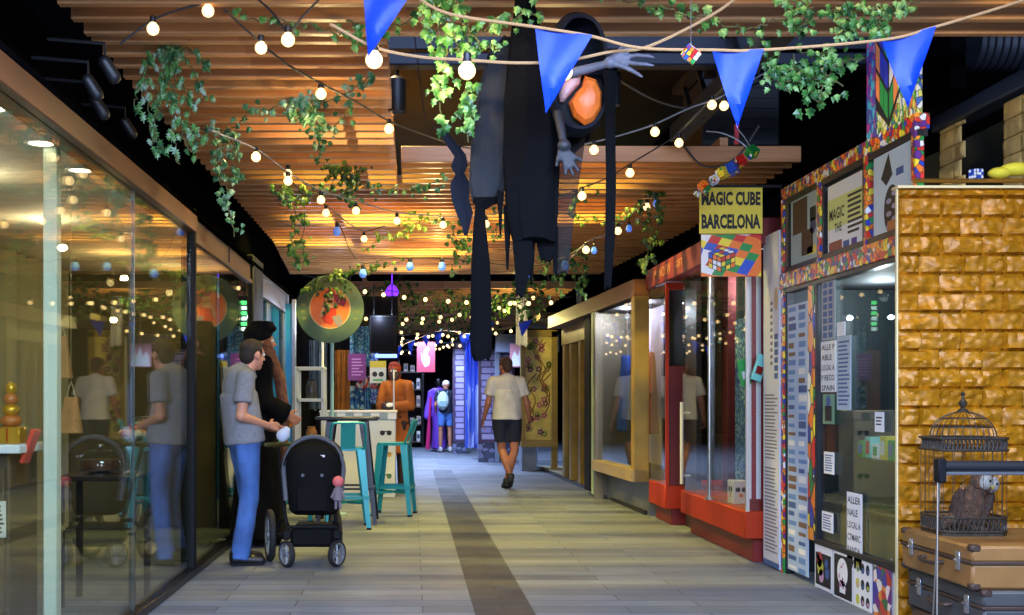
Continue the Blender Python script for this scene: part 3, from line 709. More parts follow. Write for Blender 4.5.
zigcol(7.1, 7.42, 2.3, 2.95, 'toothed pale brick pillar at the far end of the dark sloping beam'); zigcol(6.1, 6.62, 2.3, 2.92, 'toothed pale brick pillar near the right picture edge')
b = MB(); b.span((3.36, 5.6, 2.95), (3.5, 7.46, 3.05), .008); tag(b.build('roof_beam', mat('navy_beam', (64, 72, 92), .5)), 'dark navy roof beam resting on the two pale brick pillars', 'beam')
b = MB(); b.span((3.55, 6.0, 0), (3.6, 8.2, 2.34)); struct(b.build('wall_right', M_soft))
b = MB(); 
for k in range(7): b.span((3.7, 7.9, 2.28 + k * .09), (6.4, 7.94, 2.34 + k * .09))
for xx in (3.8, 5.0, 6.3): b.span((xx - .04, 7.94, 0), (xx + .04, 7.99, 2.9))
tag(b.build('timber_screen', M_wood), 'slatted timber screen behind the pale brick pillars', 'screen')
b = MB(); b.tube([(2.6, 5.98, 2.36), (3.9, 5.98, 2.36)], .012, 8); b.m(1); b.ball((3.14, 5.98, 2.42), (.09, .05, .035)); b.ball((3.05, 5.98, 2.4), (.06, .05, .03)); tag(b.build('wall_lamp_rail', [mat('brass', (190, 140, 60), .3, .8), mat('yellow_cloth', (214, 200, 50), .8)]), 'thin brass rail with a yellow cloth along the gold wall top', 'rail')
puzzle('puzzle_cube', 'small grey puzzle cube sitting on the gold brick wall', (2.93, 5.985, 2.395), .05, Euler((0, 0, .4)).to_matrix(), None, lambda a, s, r: 5 if r.random() < .6 else 4)

# suitcases, cage, owl, rail --------------------------------------------------------------
def suitcase(lab, x0, x1, y0, y1, z0, z1, m, m2):
    t = thing('suitcase', lab, 'suitcase', ((x0 + x1) / 2, (y0 + y1) / 2, z0), 0, 'suitcases stacked by the gold bricks')
    zm = z0 + (z1 - z0) * .6
    b = MB(); b.span((x0, y0, z0), (x1, y1, zm - .003), .012); b.build('body', m, t)
    b = MB(); b.span((x0, y0, zm + .003), (x1, y1, z1), .012); b.build('lid', m, t)
    b = MB(); b.span((x0 - .004, y0 - .004, zm - .008), (x1 + .004, y1 + .004, zm + .008), .003); b.build('seam_trim', m2, t)
    for xx in (x0, x1):
        for yy in (y0, y1):
            for zz in (z0, z1):
                b = MB(); b.box((xx + (.018 if xx == x0 else -.018), yy + (.018 if yy == y0 else -.018), zz + (.012 if zz == z0 else -.012)), (.046, .046, .032), None, .008)
                # keep the pad outside the case by a hair
                b.build('corner_pad', m2, t)
    ym = (y0 + y1) / 2
    b = MB(); b.tube(curve_pts([(x0, ym - .09, zm - .03), (x0 - .035, ym - .08, zm - .035), (x0 - .04, ym, zm - .04), (x0 - .035, ym + .08, zm - .035), (x0, ym + .09, zm - .03)]), .01, 8); b.build('handle', m2, t)
    for yy in (ym - .24, ym + .24):
        b = MB(); b.span((x0 - .01, yy - .02, zm - .045), (x0, yy + .02, zm + .04), .003); b.tube([(x0 - .014, yy - .015, zm), (x0 - .014, yy + .015, zm)], .006, 8); b.build('latch', M_steel, t)
    return t
M_leather = mat('tan_leather', (140, 98, 48), .5, var=.2, scale=6); M_leather2 = mat('dark_leather', (62, 42, 30), .55)
suitcase('tan leather suitcase with dark corners under the birdcage', 2.43, 3.25, 5.0, 5.72, .394, .585, M_leather, M_leather2)
suitcase('grey suitcase with dark corners between two other suitcases', 2.47, 3.3, 4.98, 5.74, .2, .392, mat('blue_grey_case', (68, 66, 64), .5, var=.15), M_leather2)
suitcase('bottom brown suitcase of the stack standing on the floor', 2.49, 3.3, 4.96, 5.75, 0, .198, mat('brown_case', (96, 66, 42), .5, var=.15), M_leather2)
cx, cy, cz = 2.63, 5.5, .585; W = .152
def oct_(w, c=.04): return [(-w, -w + c), (-w + c, -w), (w - c, -w), (w, -w + c), (w, w - c), (w - c, w), (-w + c, w), (-w, w - c)]
M_cage = mat('aged_iron', (66, 58, 48), .5, .5, var=.3, scale=20)
t = thing('birdcage', 'domed wire birdcage standing on the tan suitcase', 'birdcage', (cx, cy, cz))
MT = lambda z: Matrix.Translation((cx, cy, z))
b = MB(); b.prism(oct_(W), MT(cz), .012); p8 = oct_(W)
ring = lambda z, w=W, r=.004: b.tube([(cx + x, cy + y, z) for x, y in oct_(w)], r, 6, closed=True)
ring(cz + .085, W, .006); ring(cz + .02, W, .006)
for k in range(8):
    a = Vector(p8[k]); c = Vector(p8[(k + 1) % 8]); n = max(2, int((c - a).length / .022))
    for i in range(n):
        q = a.lerp(c, (i + .5) / n); d = (c - a).normalized() * .009
        b.tube([(cx + q.x + d.x * math.cos(s), cy + q.y + d.y * math.cos(s), cz + .05 + .027 * math.sin(s)) for s in [j * math.pi / 4 for j in range(8)]], .0028, 4, closed=True)
b.build('base_tray', M_cage, t)
b = MB()
for k in range(8):
    a = Vector(p8[k]); c = Vector(p8[(k + 1) % 8]); n = max(1, int((c - a).length / .04))
    for i in range(n):
        q = a.lerp(c, i / n); b.tube([(cx + q.x, cy + q.y, cz + .01), (cx + q.x, cy + q.y, cz + .42)], .0015, 5)
b.build('bars', M_cage, t)
b = MB(); ring(cz + .4, W + .004, .007); ring(cz + .455, W + .004, .007)
for k in range(8):
    a = Vector(p8[k]); c = Vector(p8[(k + 1) % 8]); n = max(2, int((c - a).length / .018))
    for i in range(n):
        q = a.lerp(c, (i + .5) / n); b.tube([(cx + q.x, cy + q.y, cz + .4), (cx + q.x + .006, cy + q.y, cz + .428), (cx + q.x, cy + q.y, cz + .455)], .004, 5)
b.build('filigree_band', M_cage, t)
b = MB()
for k in range(28):
    an = 2 * math.pi * k / 28; pts = []
    for j in range(9):
        th = j / 8 * math.pi / 2; r = .142 * math.cos(th) + .005; pts.append((cx + r * math.cos(an), cy + r * math.sin(an), cz + .455 + .125 * math.sin(th)))
    b.tube(pts, .0016, 5)
for zz, rr_ in ((.0, .147), (.05, .134), (.09, .102)): b.tube([(cx + rr_ * math.cos(q * .2618), cy + rr_ * math.sin(q * .2618), cz + .457 + zz) for q in range(24)], .003, 5, closed=True)
b.build('dome', M_cage, t)
b = MB(); b.lathe([(.03, 0), (.02, .012), (.008, .02), (.018, .035), (.02, .045), (.008, .06), (.005, .075), (.012, .085), (0, .1)], MT(cz + .578), 16); b.build('finial', M_cage, t)
# owl
t = thing('owl_ornament', 'brown feathered owl ornament perched inside the birdcage', 'owl', (cx + .04, cy, cz + .013))
ox, oy, oz = cx + .035, cy, cz + .013
Oh = Euler((0, .35, .35)).to_matrix(); hc_ = Vector((ox + .05, oy - .02, oz + .225))
b = MB(); b.ball((ox, oy, oz + .105), (.07, .068, .105), Euler((0, .28, 0)).to_matrix()); b.ball(hc_, (.062, .06, .052), Oh); b.cap((ox - .02, oy + .01, oz + .1), (ox - .13, oy + .0, oz + .02), .04, .018); b.cap((ox - .0, oy - .04, oz + .012), (ox, oy - .06, oz + .01), .014, .01); b.cap((ox + .04, oy - .04, oz + .012), (ox + .04, oy - .06, oz + .01), .014, .01); b.cap((ox + .02, oy, oz + .17), (ox + .045, oy - .01, oz + .21), .05, .05)
b = remesh(b, 'owl', .005, 2, .007, 30)
b.build('body', mat('owl_feather', (92, 62, 40), .85, var=.6, scale=45, bump=.7, bscale=100), t)
for sx in (-1, 1):
    b = MB(); b.ball(hc_ + Oh @ Vector((sx * .022, -.038, .002)), (.034, .024, .04), Oh); b.build('face_disc', mat('owl_face', (150, 142, 128), .9, var=.45, scale=70), t)
    b = MB(); b.ball(hc_ + Oh @ Vector((sx * .022, -.06, .008)), .0065); b.build('eye', M_black, t)
    b = MB(); b.ball((ox + sx * .06, oy - .01 * sx, oz + .105), (.026, .055, .1), Euler((0, .3 + .08 * sx, 0)).to_matrix()); b = remesh(b, 'wing', .006, 1, .006, 36); b.build('wing', mat('owl_wing', (66, 44, 30), .85, var=.6, scale=50), t)
b = MB(); b.cone(hc_ + Oh @ Vector((0, -.06, -.008)), hc_ + Oh @ Vector((0, -.07, -.03)), .008, .002, 10); b.build('beak', mat('owl_beak', (190, 160, 70), .5), t)
# padded rail
t = thing('padded_rail', 'black padded rail on thin steel legs in front of the birdcage', 'rail', (2.7, 4.8, 0))
zt = .945
b = MB(); b.tube([(2.2, 4.8, zt), (3.4, 4.8, zt)], .022, 14); b.build('padding', mat('black_foam', (18, 18, 20), .7), t)
b = MB(); b.tube([(2.19, 4.8, zt - .03), (3.4, 4.8, zt - .03)], .009, 10); b.build('crossbar', M_steel, t)
b = MB(); b.box((2.2, 4.8, zt - .02), (.035, .05, .1), Euler((0, .3, 0)).to_matrix().to_4x4() if False else None, .006); b.build('end_clamp', M_black, t)
for xx, dx, dy in ((2.19, -.05, -.1), (2.2, .0, .1), (3.38, .05, -.1), (3.38, 0, .1)):
    b = MB(); b.tube([(xx, 4.8, zt - .05), (xx + dx, 4.8 + dy, 0.0)], .004, 8); b.build('leg', mat('dull_steel', (120, 112, 100), .4, .6), t)

# ================================================================ roll-up board with red striped edge and cube banner
def d_board(b, M, w, h, t):
    lines(b, M, -w * .4, w * .4, -h * .46, -h * .2, 24, t, 1, .4, .25, 5); lines(b, M, -w * .4, w * .4, -h * .18, h * .02, 19, t, 1, .4, .25, 15)
    lines(b, M, -w * .05, w * .1, h * .1, h * .3, 10, t, 1, .5, .1, 7); b.m(3); b.disc(M, w * .3, h * .3, w * .12, t, .0006, 20, h * .035); b.m(2); lines(b, M, w * .2, w * .42, h * .06, h * .2, 6, t, 2, .7, .05, 8); b.m(2); b.rect(M, -w / 2, -h / 2, w / 2, -h / 2 + .04, t); b.m(0)
paper('text_board', 'tall white board of small black print between red cabinet and mosaic post', 'board', SIDE_R((2.625, 8.365, 1.22)), .37, 2.42, d_board, mat('board_white', (196, 202, 222), .55), [mat('print_grey', (104, 100, 122), .6), M_inkblue, mat('beige_print', (180, 160, 130), .6)], .02)
# hanging MAGIC CUBE banner
t = thing('hanging_sign', 'yellow MAGIC CUBE BARCELONA sign over a coloured cube picture', 'sign', atS(731, 277, 139))
s = 139.0; p = atS(731, 232, s); M = FRONT(p); w2, h2 = 63 / s / 2, 89 / s / 2
b = MB(); b.rect(M, -w2, -h2 + 43 / s, w2, h2, -.008, .008); b.m(1); b.text('MAGIC CUBE', M, 14 / s, 59 / s, .001, 0, 0, h2 - 11 / s, .045); b.text('BARCELONA', M, 15 / s, 59 / s, .001, 0, 0, h2 - 34 / s, .045)
b.build('name_panel', [mat('sign_yellow', (222, 206, 62), .5), M_ink], t, smooth=False)
b = MB(); b.rect(M, -w2 + .012, -h2, w2 - .01, -h2 + 42 / s, -.008, .007)
rr = random.Random(5); cc = [(.8, .25)]
for i in range(-4, 9):
    for j in range(-2, 12):
        # skewed chequer of cube tiles behind the cube
        def q(u, v): return (-w2 + .012 + (u * .075 + v * .03), -h2 + (v * .05 - u * .018) + .03)
        poly = [q(i, j), q(i + 1, j), q(i + 1, j + 1), q(i, j + 1)]
        poly = [(min(max(x, -w2 + .012), w2 - .01), min(max(y, -h2), -h2 + 42 / s)) for x, y in poly]
        if max(x for x, y in poly) - min(x for x, y in poly) > .004 and max(y for x, y in poly) - min(y for x, y in poly) > .004:
            b.m(1 + rr.randrange(6)); b.prism(poly, M @ Matrix.Translation((0, 0, -.001)), .001)
ccx, ccy, u = -w2 + .155, -h2 + .13, .034
for f in range(3):
    for i in range(3):
        for j in range(3):
            if f == 0: q = lambda a, c: (ccx - (3 - a) * u * .9, ccy - .1 + c * u * 1.05 + (3 - a) * u * .35)
            elif f == 1: q = lambda a, c: (ccx + a * u * 1.0, ccy - .1 + c * u * 1.05 + a * u * .4)
            else: q = lambda a, c: (ccx - c * u * .9 + a * u, ccy - .1 + 3 * u * 1.05 + c * u * .35 + a * u * .4)
            b.m(0); b.prism([q(i, j), q(i + 1, j), q(i + 1, j + 1), q(i, j + 1)], M @ Matrix.Translation((0, 0, .0002)), .001); b.m(1 + rr.randrange(6)); g = .1
            b.prism([q(i + g, j + g), q(i + 1 - g, j + g), q(i + 1 - g, j + 1 - g), q(i + g, j + 1 - g)], M @ Matrix.Translation((0, 0, .0014)), .001)
b.build('cube_picture', [M_ink] + [mat('tile_%d' % k, q, .3) for k, q in enumerate(CUB6)], t, smooth=False)
b = MB(); b.bar(p + Vector((-w2, .01, h2 + .01)), p + Vector((w2 + .14, .01, h2 + .01)), .02, .02); b.build('bracket', M_dmetal, t)
# chain of puzzle cubes
chain = thing('cube_garland', 'dangling garland of seven small puzzle cubes over the yellow sign', 'garland', atS(725, 172, 150))
pts = [(697, 194, .03), (704, 187, .06), (714, 180, .05), (723, 173, .065), (732, 169, .07), (741, 161, .058), (752, 152, .065)]
prof = [5, (1, 3), 5, 2, 4, 0, 3]
wire = [atS(x, y, 150) for x, y, _ in pts] + [atS(745, 138, 150), atS(737, 128, 150)]
b = MB(); b.tube(curve_pts(wire), .004, 6); b.tube(curve_pts([atS(706, 131, 150), atS(722, 133, 150), atS(738, 140, 150), atS(750, 150, 150)]), .006, 6); b.tube([atS(737, 128, 150), atS(737, 60, 150)], .002, 5); b.build('wire', M_steel, chain)
b = MB(); b.span(atS(735, 144, 150), atS(739, 124, 150) + Vector((0, .02, 0))); b.build('ribbon', mat('red_ribbon', (170, 40, 50), .6), chain)
for k, (x, y, sz) in enumerate(pts):
    c = atS(x, y, 150); e = Matrix.Translation(c) @ Euler((.5 + k * .3, .4, .6 + k * .5)).to_matrix().to_4x4()
    b = MB(); b.box((0, 0, 0), (sz, sz, sz), e, .003); bd = b.build('cube', M_black, chain)
    b = MB(); rr = random.Random(k)
    for ax in range(3):
        for sg in (-1, 1):
            for i in range(3):
                for j in range(3):
                    pc = [0, 0, 0]; pc[ax] = sg * sz * .5; o = [q for q in range(3) if q != ax]; pc[o[0]] = (i - 1) * sz * .32; pc[o[1]] = (j - 1) * sz * .32
                    zz = [sz * .29] * 3; zz[ax] = sz * .04; v = prof[k]; b.m((v[ax % 2] if isinstance(v, tuple) else v) if rr.random() < .8 else rr.randrange(6)); b.box(pc, zz, e)
    b.build('tiles', [mat('tile_%d' % k2, q2, .3) for k2, q2 in enumerate(CUB6)], bd, smooth=False)
# mirrored cube ornament on the rope
c = atS(691, 54, 268); t = puzzle('hanging_cube', 'tiny coloured cube ornament hanging from the front rope', c, .05, Euler((.6, .5, .3)).to_matrix())
b = MB(); b.tube([c + Vector((0, 0, .03)), c + Vector((0, 0, .5))], .0015, 5); b.build('thread', M_steel, t)

# ================================================================ red cabinets
t = thing('display_cabinet', 'red glass cabinet with stepped base nearest the white text board', 'cabinet', (2.9, 9.6, 0))
y0, y1 = 8.6, 10.66
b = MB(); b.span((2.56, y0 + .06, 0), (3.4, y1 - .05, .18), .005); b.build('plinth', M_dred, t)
b = MB(); b.span((2.48, y0, .18), (3.4, y1, .385), .008); b.build('base', M_red, t)
b = MB(); b.span((2.5, y0, .385), (2.508, y1, 2.36)); b.build('side_glass', M_glass, t, smooth=False)
b = MB(); b.span((2.51, y0 + .01, .385), (3.4, y0 + .018, 2.36)); b.build('front_glass', M_glass, t, smooth=False)
b = MB(); b.span((2.49, y0 - .005, .385), (2.515, y0 + .02, 2.36)); b.build('corner_post', mat('pale_aluminium', (206, 200, 190), .3, .6), t)
b = MB(); b.tube([(2.49, 9.66, .385), (2.49, 9.66, 2.38)], .014, 14); b.lathe([(.04, .385), (.04, .4), (.02, .41)], Matrix.Translation((2.49, 9.66, 0)), 16); b.build('steel_pole', M_steel, t)
b = MB(); b.span((3.36, y0, .385), (3.4, y1, 2.36)); b.build('back_panel', mat('cabinet_back', (60, 70, 74), .6), t)
for yy, m, w in ((10.5, M_maroon, .2), (10.1, mat('grey_green', (110, 126, 116), .6), .09), (9.84, mat('grey_green', (110, 126, 116), .6), .09), (9.32, mat('charcoal', (38, 42, 46), .6), .2)):
    b = MB(); b.span((2.85, yy - w / 2, .385), (2.95, yy + w / 2, 2.36)); b.build('upright', m, t)
b = MB()
for k in range(24):
    b.m(k % 2); b.span((2.53 + k * .036, 8.72, .47), (2.53 + (k + 1) * .036, 8.74, 2.36))
b.build('striped_panel', [mat('stripe_white', (226, 214, 220), .5), mat('stripe_red', (150, 30, 40), .5)], t, smooth=False)
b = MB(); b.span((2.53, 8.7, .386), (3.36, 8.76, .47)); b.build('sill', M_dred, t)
b = MB(); b.span((2.74, 9.32, .386), (2.82, 9.78, 1.9)); tag(b.build('glitter_screen', mosaic('glitter_blue', [(30, 70, 160), (40, 100, 210), (80, 150, 235), (180, 220, 245), (24, 56, 130)], 60, edge=False)), 'blue glittering panel standing inside the nearer red cabinet', 'panel')
b = MB(); b.span((2.57, 9.22, .386), (2.69, 9.4, .57), .004); b.m(1); M = SIDE_R((2.5695, 9.31, .48)); b.disc(M, -.03, .02, .025, 0, .001); b.disc(M, .03, .02, .025, 0, .001); b.m(2); b.disc(M, 0, -.025, .022, 0, .001); M = FRONT((2.63, 9.2195, .48)); b.m(1); b.disc(M, -.025, .02, .02, 0, .001); b.disc(M, .025, .02, .02, 0, .001); b.m(2); b.disc(M, 0, -.025, .018, 0, .001)
tag(b.build('gift_box', [M_white, M_ink, CM[5]], smooth=False), 'white gift box with round dark eyes on the cabinet floor', 'box')
for k, (x, y, c, lab) in enumerate(((745, 372, 0, 'green and white greeting card propped in the red cabinet corner'), (757, 368, 6, 'turquoise boxed toy hanging in front of the striped panel'))):
    p = atS(x, y, 133); b = MB(); b.box((0, 0, 0), (.09, .02, .2), Matrix.Translation(p + Vector((0, -.06 if k else .02, 0))) @ Euler((.1, .3 * (1 if k else -1), .4)).to_matrix().to_4x4(), .003); b.m(1); b.box((0, -.011, -.02), (.06, .002, .06), Matrix.Translation(p + Vector((0, -.06 if k else .02, 0))) @ Euler((.1, .3 * (1 if k else -1), .4)).to_matrix().to_4x4())
    tag(b.build('greeting_card' if not k else 'boxed_toy', [CM[c], M_white if not k else M_dred], smooth=False), lab, 'card' if not k else 'toy')
p = atS(657, 420, 110)
t = thing('display_cabinet', 'smaller red glass cabinet beyond the white door handle', 'cabinet', (2.85, 11.5, 0)); y0, y1 = 11.17, 11.95
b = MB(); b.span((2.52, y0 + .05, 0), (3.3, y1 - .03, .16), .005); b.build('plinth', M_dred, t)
b = MB(); b.span((2.45, y0, .16), (3.3, y1, .39), .008); b.build('base', M_red, t)
b = MB(); b.span((2.465, y0, .39), (2.473, y1, 2.36)); b.build('side_glass', M_glass, t, smooth=False)
b = MB(); b.span((2.455, y0 - .005, .39), (2.485, y0 + .03, 2.36)); b.build('corner_post', M_red, t)
b = MB(); b.span((2.49, y0 + .0, .39), (2.75, y0 + .03, 1.55)); b.build('front_panel', M_maroon, t)
b = MB(); b.span((2.49, y0 + .0, 1.55), (2.75, y0 + .008, 2.3)); b.build('front_glass', M_glass, t, smooth=False)
b = MB(); b.span((2.49, y0 - .005, 2.29), (2.75, y0 + .03, 2.36)); b.build('top_rail', M_red, t)
b = MB(); b.span((3.26, y0, .39), (3.3, y1, 2.36)); b.build('back_panel', mat('lilac_back', (70, 60, 96), .6), t)
# door between the two cabinets
b = MB(); b.span((2.64, 10.72, 0), (2.69, 11.15, 2.36)); struct(b.build('door_1', mat('door_dark', (48, 40, 44), .4)))
t = thing('door_handle', 'long white vertical door handle between the two red cabinets', 'handle', (2.56, 10.9, .4))
b = MB(); b.tube([(2.56, 10.95, .42), (2.56, 10.95, 1.2)], .018, 12); b.build('bar', M_white, t)
for z in (.5, 1.1): b = MB(); b.tube([(2.56, 10.95, z), (2.64, 10.95, z)], .01, 8); b.build('standoff', M_white, t)
# red header
t = thing('shop_header', 'long dark red shop header with pale lettering above the cabinets', 'sign', (2.5, 10.2, 2.37))
b = MB(); b.span((2.44, 8.5, 2.37), (3.4, 12.05, 2.57), .005); b.build('fascia', mat('header_red', (112, 22, 16), .55), t)
b = MB(); M = SIDE_R((2.4395, 11.15, 2.475)); b.text('MANOSW', M, .1, .75, .004, 0, -.1, 0, .01); b.build('lettering', mat('pale_gilt', (190, 130, 96), .5), t, smooth=False)
b = MB(); b.text('GIFT', M, .07, .3, .004, 0, .62, 0, .01); b.build('lettering', mat('pale_gilt', (190, 130, 96), .5), t, smooth=False)
b = MB(); b.span((3.42, 8.3, 0), (3.48, 12.1, 2.6)); struct(b.build('wall_right', mat('red_shop_back', (64, 24, 28), .7)))

# ================================================================ gold-framed shop
A = Vector((2.33, 12.07, 0)); B = Vector((2.08, 17.5, 0)); dA = (B - A).normalized(); nA = Vector((dA.y, -dA.x, 0))  # nA points to +X
def gl(y, off=0.0, z=0.0):
    k = (y - A.y) / dA.y; q = A + dA * k + nA * off; return Vector((q.x, q.y, z))
def gbar(y0, y1, z0, z1, o0=0.0, o1=.12):
    b = MB(); pts = [gl(y0, o0), gl(y0, o1), gl(y1, o1), gl(y1, o0)]; b.prism([(p.x, p.y) for p in pts], Matrix.Translation((0, 0, z0)), z1 - z0); return b
t = thing('storefront', 'gold framed shop front with a doorway beyond the red cabinets', 'shop front', gl(14.5, .1))
gbar(12.07, 17.6, 2.31, 2.49, -.01, .16).build('fascia', mat('copper_gold', (120, 76, 40), .5, .1), t)
gbar(12.07, 12.22, .36, 2.31, -.005, .15).build('post', M_gold, t)
gbar(14.1, 14.2, .0, 2.31, 0, .1).build('post', mat('grey_gold', (120, 112, 92), .4, .3), t)
gbar(12.07, 14.2, .36, .485, -.03, .15).build('sill', mat('sill_gold', (176, 152, 96), .4, .2), t)
gbar(12.1, 14.15, 0, .36, .16, .3).build('stall_riser', mat('grey_marble', (108, 112, 118), .4, var=.25, scale=5), t)
gbar(14.25, 14.36, 0.05, 2.31, .0, .1).build('door_post', mat('pale_green_post', (168, 190, 140), .45), t)
gbar(14.75, 15.1, 0.05, 2.31, .06, .12).build('door_post', M_black, t)
for yy in (15.5, 16.1, 16.8, 17.35): gbar(yy, yy + .16, .05, 2.31, .2, .3).build('pilaster', M_gold, t)
gbar(15.4, 17.5, 2.05, 2.31, .18, .26).build('lintel', M_gold, t)
gbar(12.23, 14.1, .485, 2.31, .04, .048).build('window_glass', M_glass, t, smooth=False)
gbar(12.2, 14.1, .485, 2.31, .5, .52).build('backing_panel', mat('lilac_grey', (150, 136, 146), .7), t)
gbar(15.2, 17.6, .05, 2.31, .5, .55).build('door_leaf', mat('olive_gold_leaf', (120, 108, 56), .5), t)
gbar(11.9, 12.06, 0, 2.6, .3, .5).build('side_panel', M_black, t); gbar(14.14, 14.2, .05, 2.31, .1, .9).build('side_panel', mat('grey_gold', (120, 112, 92)), t); gbar(12.1, 14.2, 2.28, 2.31, .04, .9).build('soffit', M_black, t)  # second side piece is an added partition keeping window light off the pilasters
b = MB(); pts = [Vector((2.5, 12.2, 0)), Vector((3.2, 12.2, 0)), Vector((3.2, 20.5, 0)), Vector((2.23, 20.5, 0))]; b.prism([(p.x, p.y) for p in pts], Matrix.Identity(4), .05)
struct(b.build('trim_10', mat('threshold_stone', (150, 142, 118), .6, var=.1)))
b = MB(); pts = [(2.46, 12.2), (2.5, 12.2), (2.23, 20.5), (2.19, 20.5)]; b.prism(pts, Matrix.Identity(4), .045); struct(b.build('trim_11', M_dmetal))
b = MB(); b.span((3.2, 12.1, 0), (3.25, 20.6, 2.7)); b.span((2.0, 18.1, 2.5), (3.2, 20.6, 2.6)); struct(b.build('wall_right', mat('ochre_back', (84, 70, 40), .8)))
# costume display seen through the gold-framed window
for k, (yy, c, lab) in enumerate(((12.7, (150, 60, 40), 'rust red garment hanging in the gold framed window'), (13.2, (34, 34, 44), 'black garment hanging in the gold framed window'), (13.7, (40, 70, 150), 'blue garment hanging in the gold framed window'))):
    p = gl(yy, .3); t = thing('hanging_garment', lab, 'garment', (p.x, p.y, .8), 0, 'garments in the gold window')
    b = MB(); b.cone((p.x, p.y, 1.75), (p.x, p.y, .85), .12, .2, 18, .6, (0, 1, 0)); b.cap((p.x, p.y - .1, 1.7), (p.x, p.y - .2, 1.3), .05, .045); b.cap((p.x, p.y + .1, 1.7), (p.x, p.y + .2, 1.3), .05, .045); b = remesh(b, 'g', .016, 3, .012, 9); b.build('cloth', mat('garment_%d' % k, c, .85), t)
    b = MB(); b.tube([(p.x, p.y, 1.75), (p.x, p.y, 2.3)], .006, 6); b.tube([(p.x, p.y - .15, 1.74), (p.x, p.y, 1.79), (p.x, p.y + .15, 1.74)], .006, 6); b.build('hanger', M_steel, t)
# floral gold panel facing the viewer
t = thing('floral_kiosk', 'yellow gold panel painted with pink flowers beyond the gold doorway', 'panel', (2.05, 19.7, 0))
s = 58.4; p0 = atS(521, 447, s); p1 = atS(553, 318, s)
b = MB(); b.span((p0.x, 19.7, p0.z + .1), (p0.x + .08, 19.85, 2.4)); b.span((p1.x - .02, 19.7, .05), (p1.x + .08, 19.85, 2.4)); b.span((p0.x, 19.66, p0.z), (p1.x + .08, 19.85, p0.z + .12)); b.span((p0.x, 19.7, 2.3), (p1.x + .08, 19.85, 2.42)); b.build('frame', M_gold, t)
b = MB(); b.span((p0.x + .06, 19.74, p0.z + .1), (p1.x, 19.78, 2.32)); b.build('board', mat('pale_gold_board', (208, 186, 92), .5, var=.3, scale=5), t)
b = MB(); M = FRONT((0, 19.7395, 0)); rr = random.Random(21)
for k in range(36):
    x = rr.uniform(p0.x + .1, p1.x - .06); z = rr.uniform(p0.z + .2, 2.25); b.m(rr.choice((0, 0, 1, 2)))
    for q in range(5): b.disc(M, x + .035 * math.cos(q * 1.2566), z + .035 * math.sin(q * 1.2566), .022, 0, .002, 8)
b.m(3)
for k in range(7):
    x = rr.uniform(p0.x + .12, p1.x - .1); z = rr.uniform(p0.z + .2, 1.6); b.tube(curve_pts([(x, 19.737, z), (x + .08, 19.737, z + .25), (x - .05, 19.737, z + .5), (x + .1, 19.737, z + .7)]), .01, 5)
b.build('flowers', [mat('flower_pink', (170, 90, 110), .6), mat('flower_plum', (110, 60, 100), .6), mat('leaf_olive', (130, 150, 60), .6), mat('vine_brown', (140, 100, 50), .6)], t, smooth=False)
b = MB(); b.span((p0.x + .02, 19.74, 0), (2.12, 20.3, p0.z), .005); b.build('plinth', mat('blue_grey_plinth', (120, 128, 142), .45, var=.3, scale=4), t)
# ================================================================ goods inside the glass shop
def wpt(x, y, s): return atS(x, y, s)
t = thing('display_shelf', 'white shelf on a brown cabinet at the left edge of the glass shop', 'shelf', (-2.3, 5.6, 0))
b = MB(); b.span((-2.75, 5.35, .97), (-1.83, 5.85, 1.01), .006); b.build('board', M_white, t)
b = MB(); b.span((-2.7, 5.42, 0), (-1.9, 5.82, .97), .006); b.build('body', mat('dark_walnut', (70, 52, 30), .55, var=.25, scale=5), t)
for k in range(2): b = MB(); b.span((-2.66 + k * .38, 5.4, .08), (-2.3 + k * .38, 5.42, .9), .004); d = b.build('door', mat('walnut_door', (84, 64, 36), .5), t); b = MB(); b.ball((-2.34 + k * .08, 5.392, .55), .012); b.build('knob', M_steel, d)
p = Vector((-1.94, 5.55, 1.01))
t = thing('gold_tower', 'tiered golden ornament tower on the white shelf', 'ornament', p)
b = MB(); b.span((p.x - .06, p.y - .05, 1.01), (p.x + .06, p.y + .05, 1.09), .006); b.build('box', mat('gold_foil', (196, 150, 40), .3, .6), t)
for k, r in enumerate((.05, .042, .034, .026)):
    b = MB(); b.ball((p.x, p.y, 1.12 + k * .052), (r, r, .032)); b.build('tier', mat('gold_foil', (196, 150, 40), .3, .6) if k % 2 else mat('amber_sweet', (170, 96, 40), .4), t)
b = MB(); b.m(0); b.bar((p.x - .0, p.y - .052, 1.02), (p.x, p.y - .052, 1.085), .02, .004); b.build('ribbon', M_red, t)
for k, (xx, yy) in enumerate(((-2.08, 5.5), (-2.16, 5.6), (-2.04, 5.62))):
    b = MB(); b.ball((xx, yy, 1.03), (.05, .04, .028)); b.cone((xx + .03, yy, 1.04), (xx + .08, yy, 1.06), .012, .022, 10)
    tag(b.build('sweet_bag', mat('red_foil', (190, 34, 30), .35)), ['red foil sweet bag at the front of the shelf', 'red foil sweet bag at the back left of the shelf', 'red foil sweet bag behind the front one beside the gold tower'][k], 'sweet bag', 'red bags on the white shelf')
b = MB(); b.box((0, 0, 0), (.02, .1, .17), Matrix.Translation((-1.83, 5.5, 1.0)) @ Euler((0, .35, 0)).to_matrix().to_4x4(), .003); tag(b.build('price_card', mat('red_card', (214, 60, 40), .5)), 'red card leaning against the end of the white shelf', 'card')
b = MB(); M = FR((-1.96, 5.4, .66), (1, 0, 0), (0, 0, 1)); b.rect(M, -.05, -.085, .05, .085, 0, .006); lines(b, M, -.04, .04, -.07, .07, 7, .006, 1, .5, .2, 6); tag(b.build('menu_card', [mat('card_grey', (200, 196, 180), .6), M_ink], smooth=False), 'small white menu card leaning on the brown cabinet', 'card')
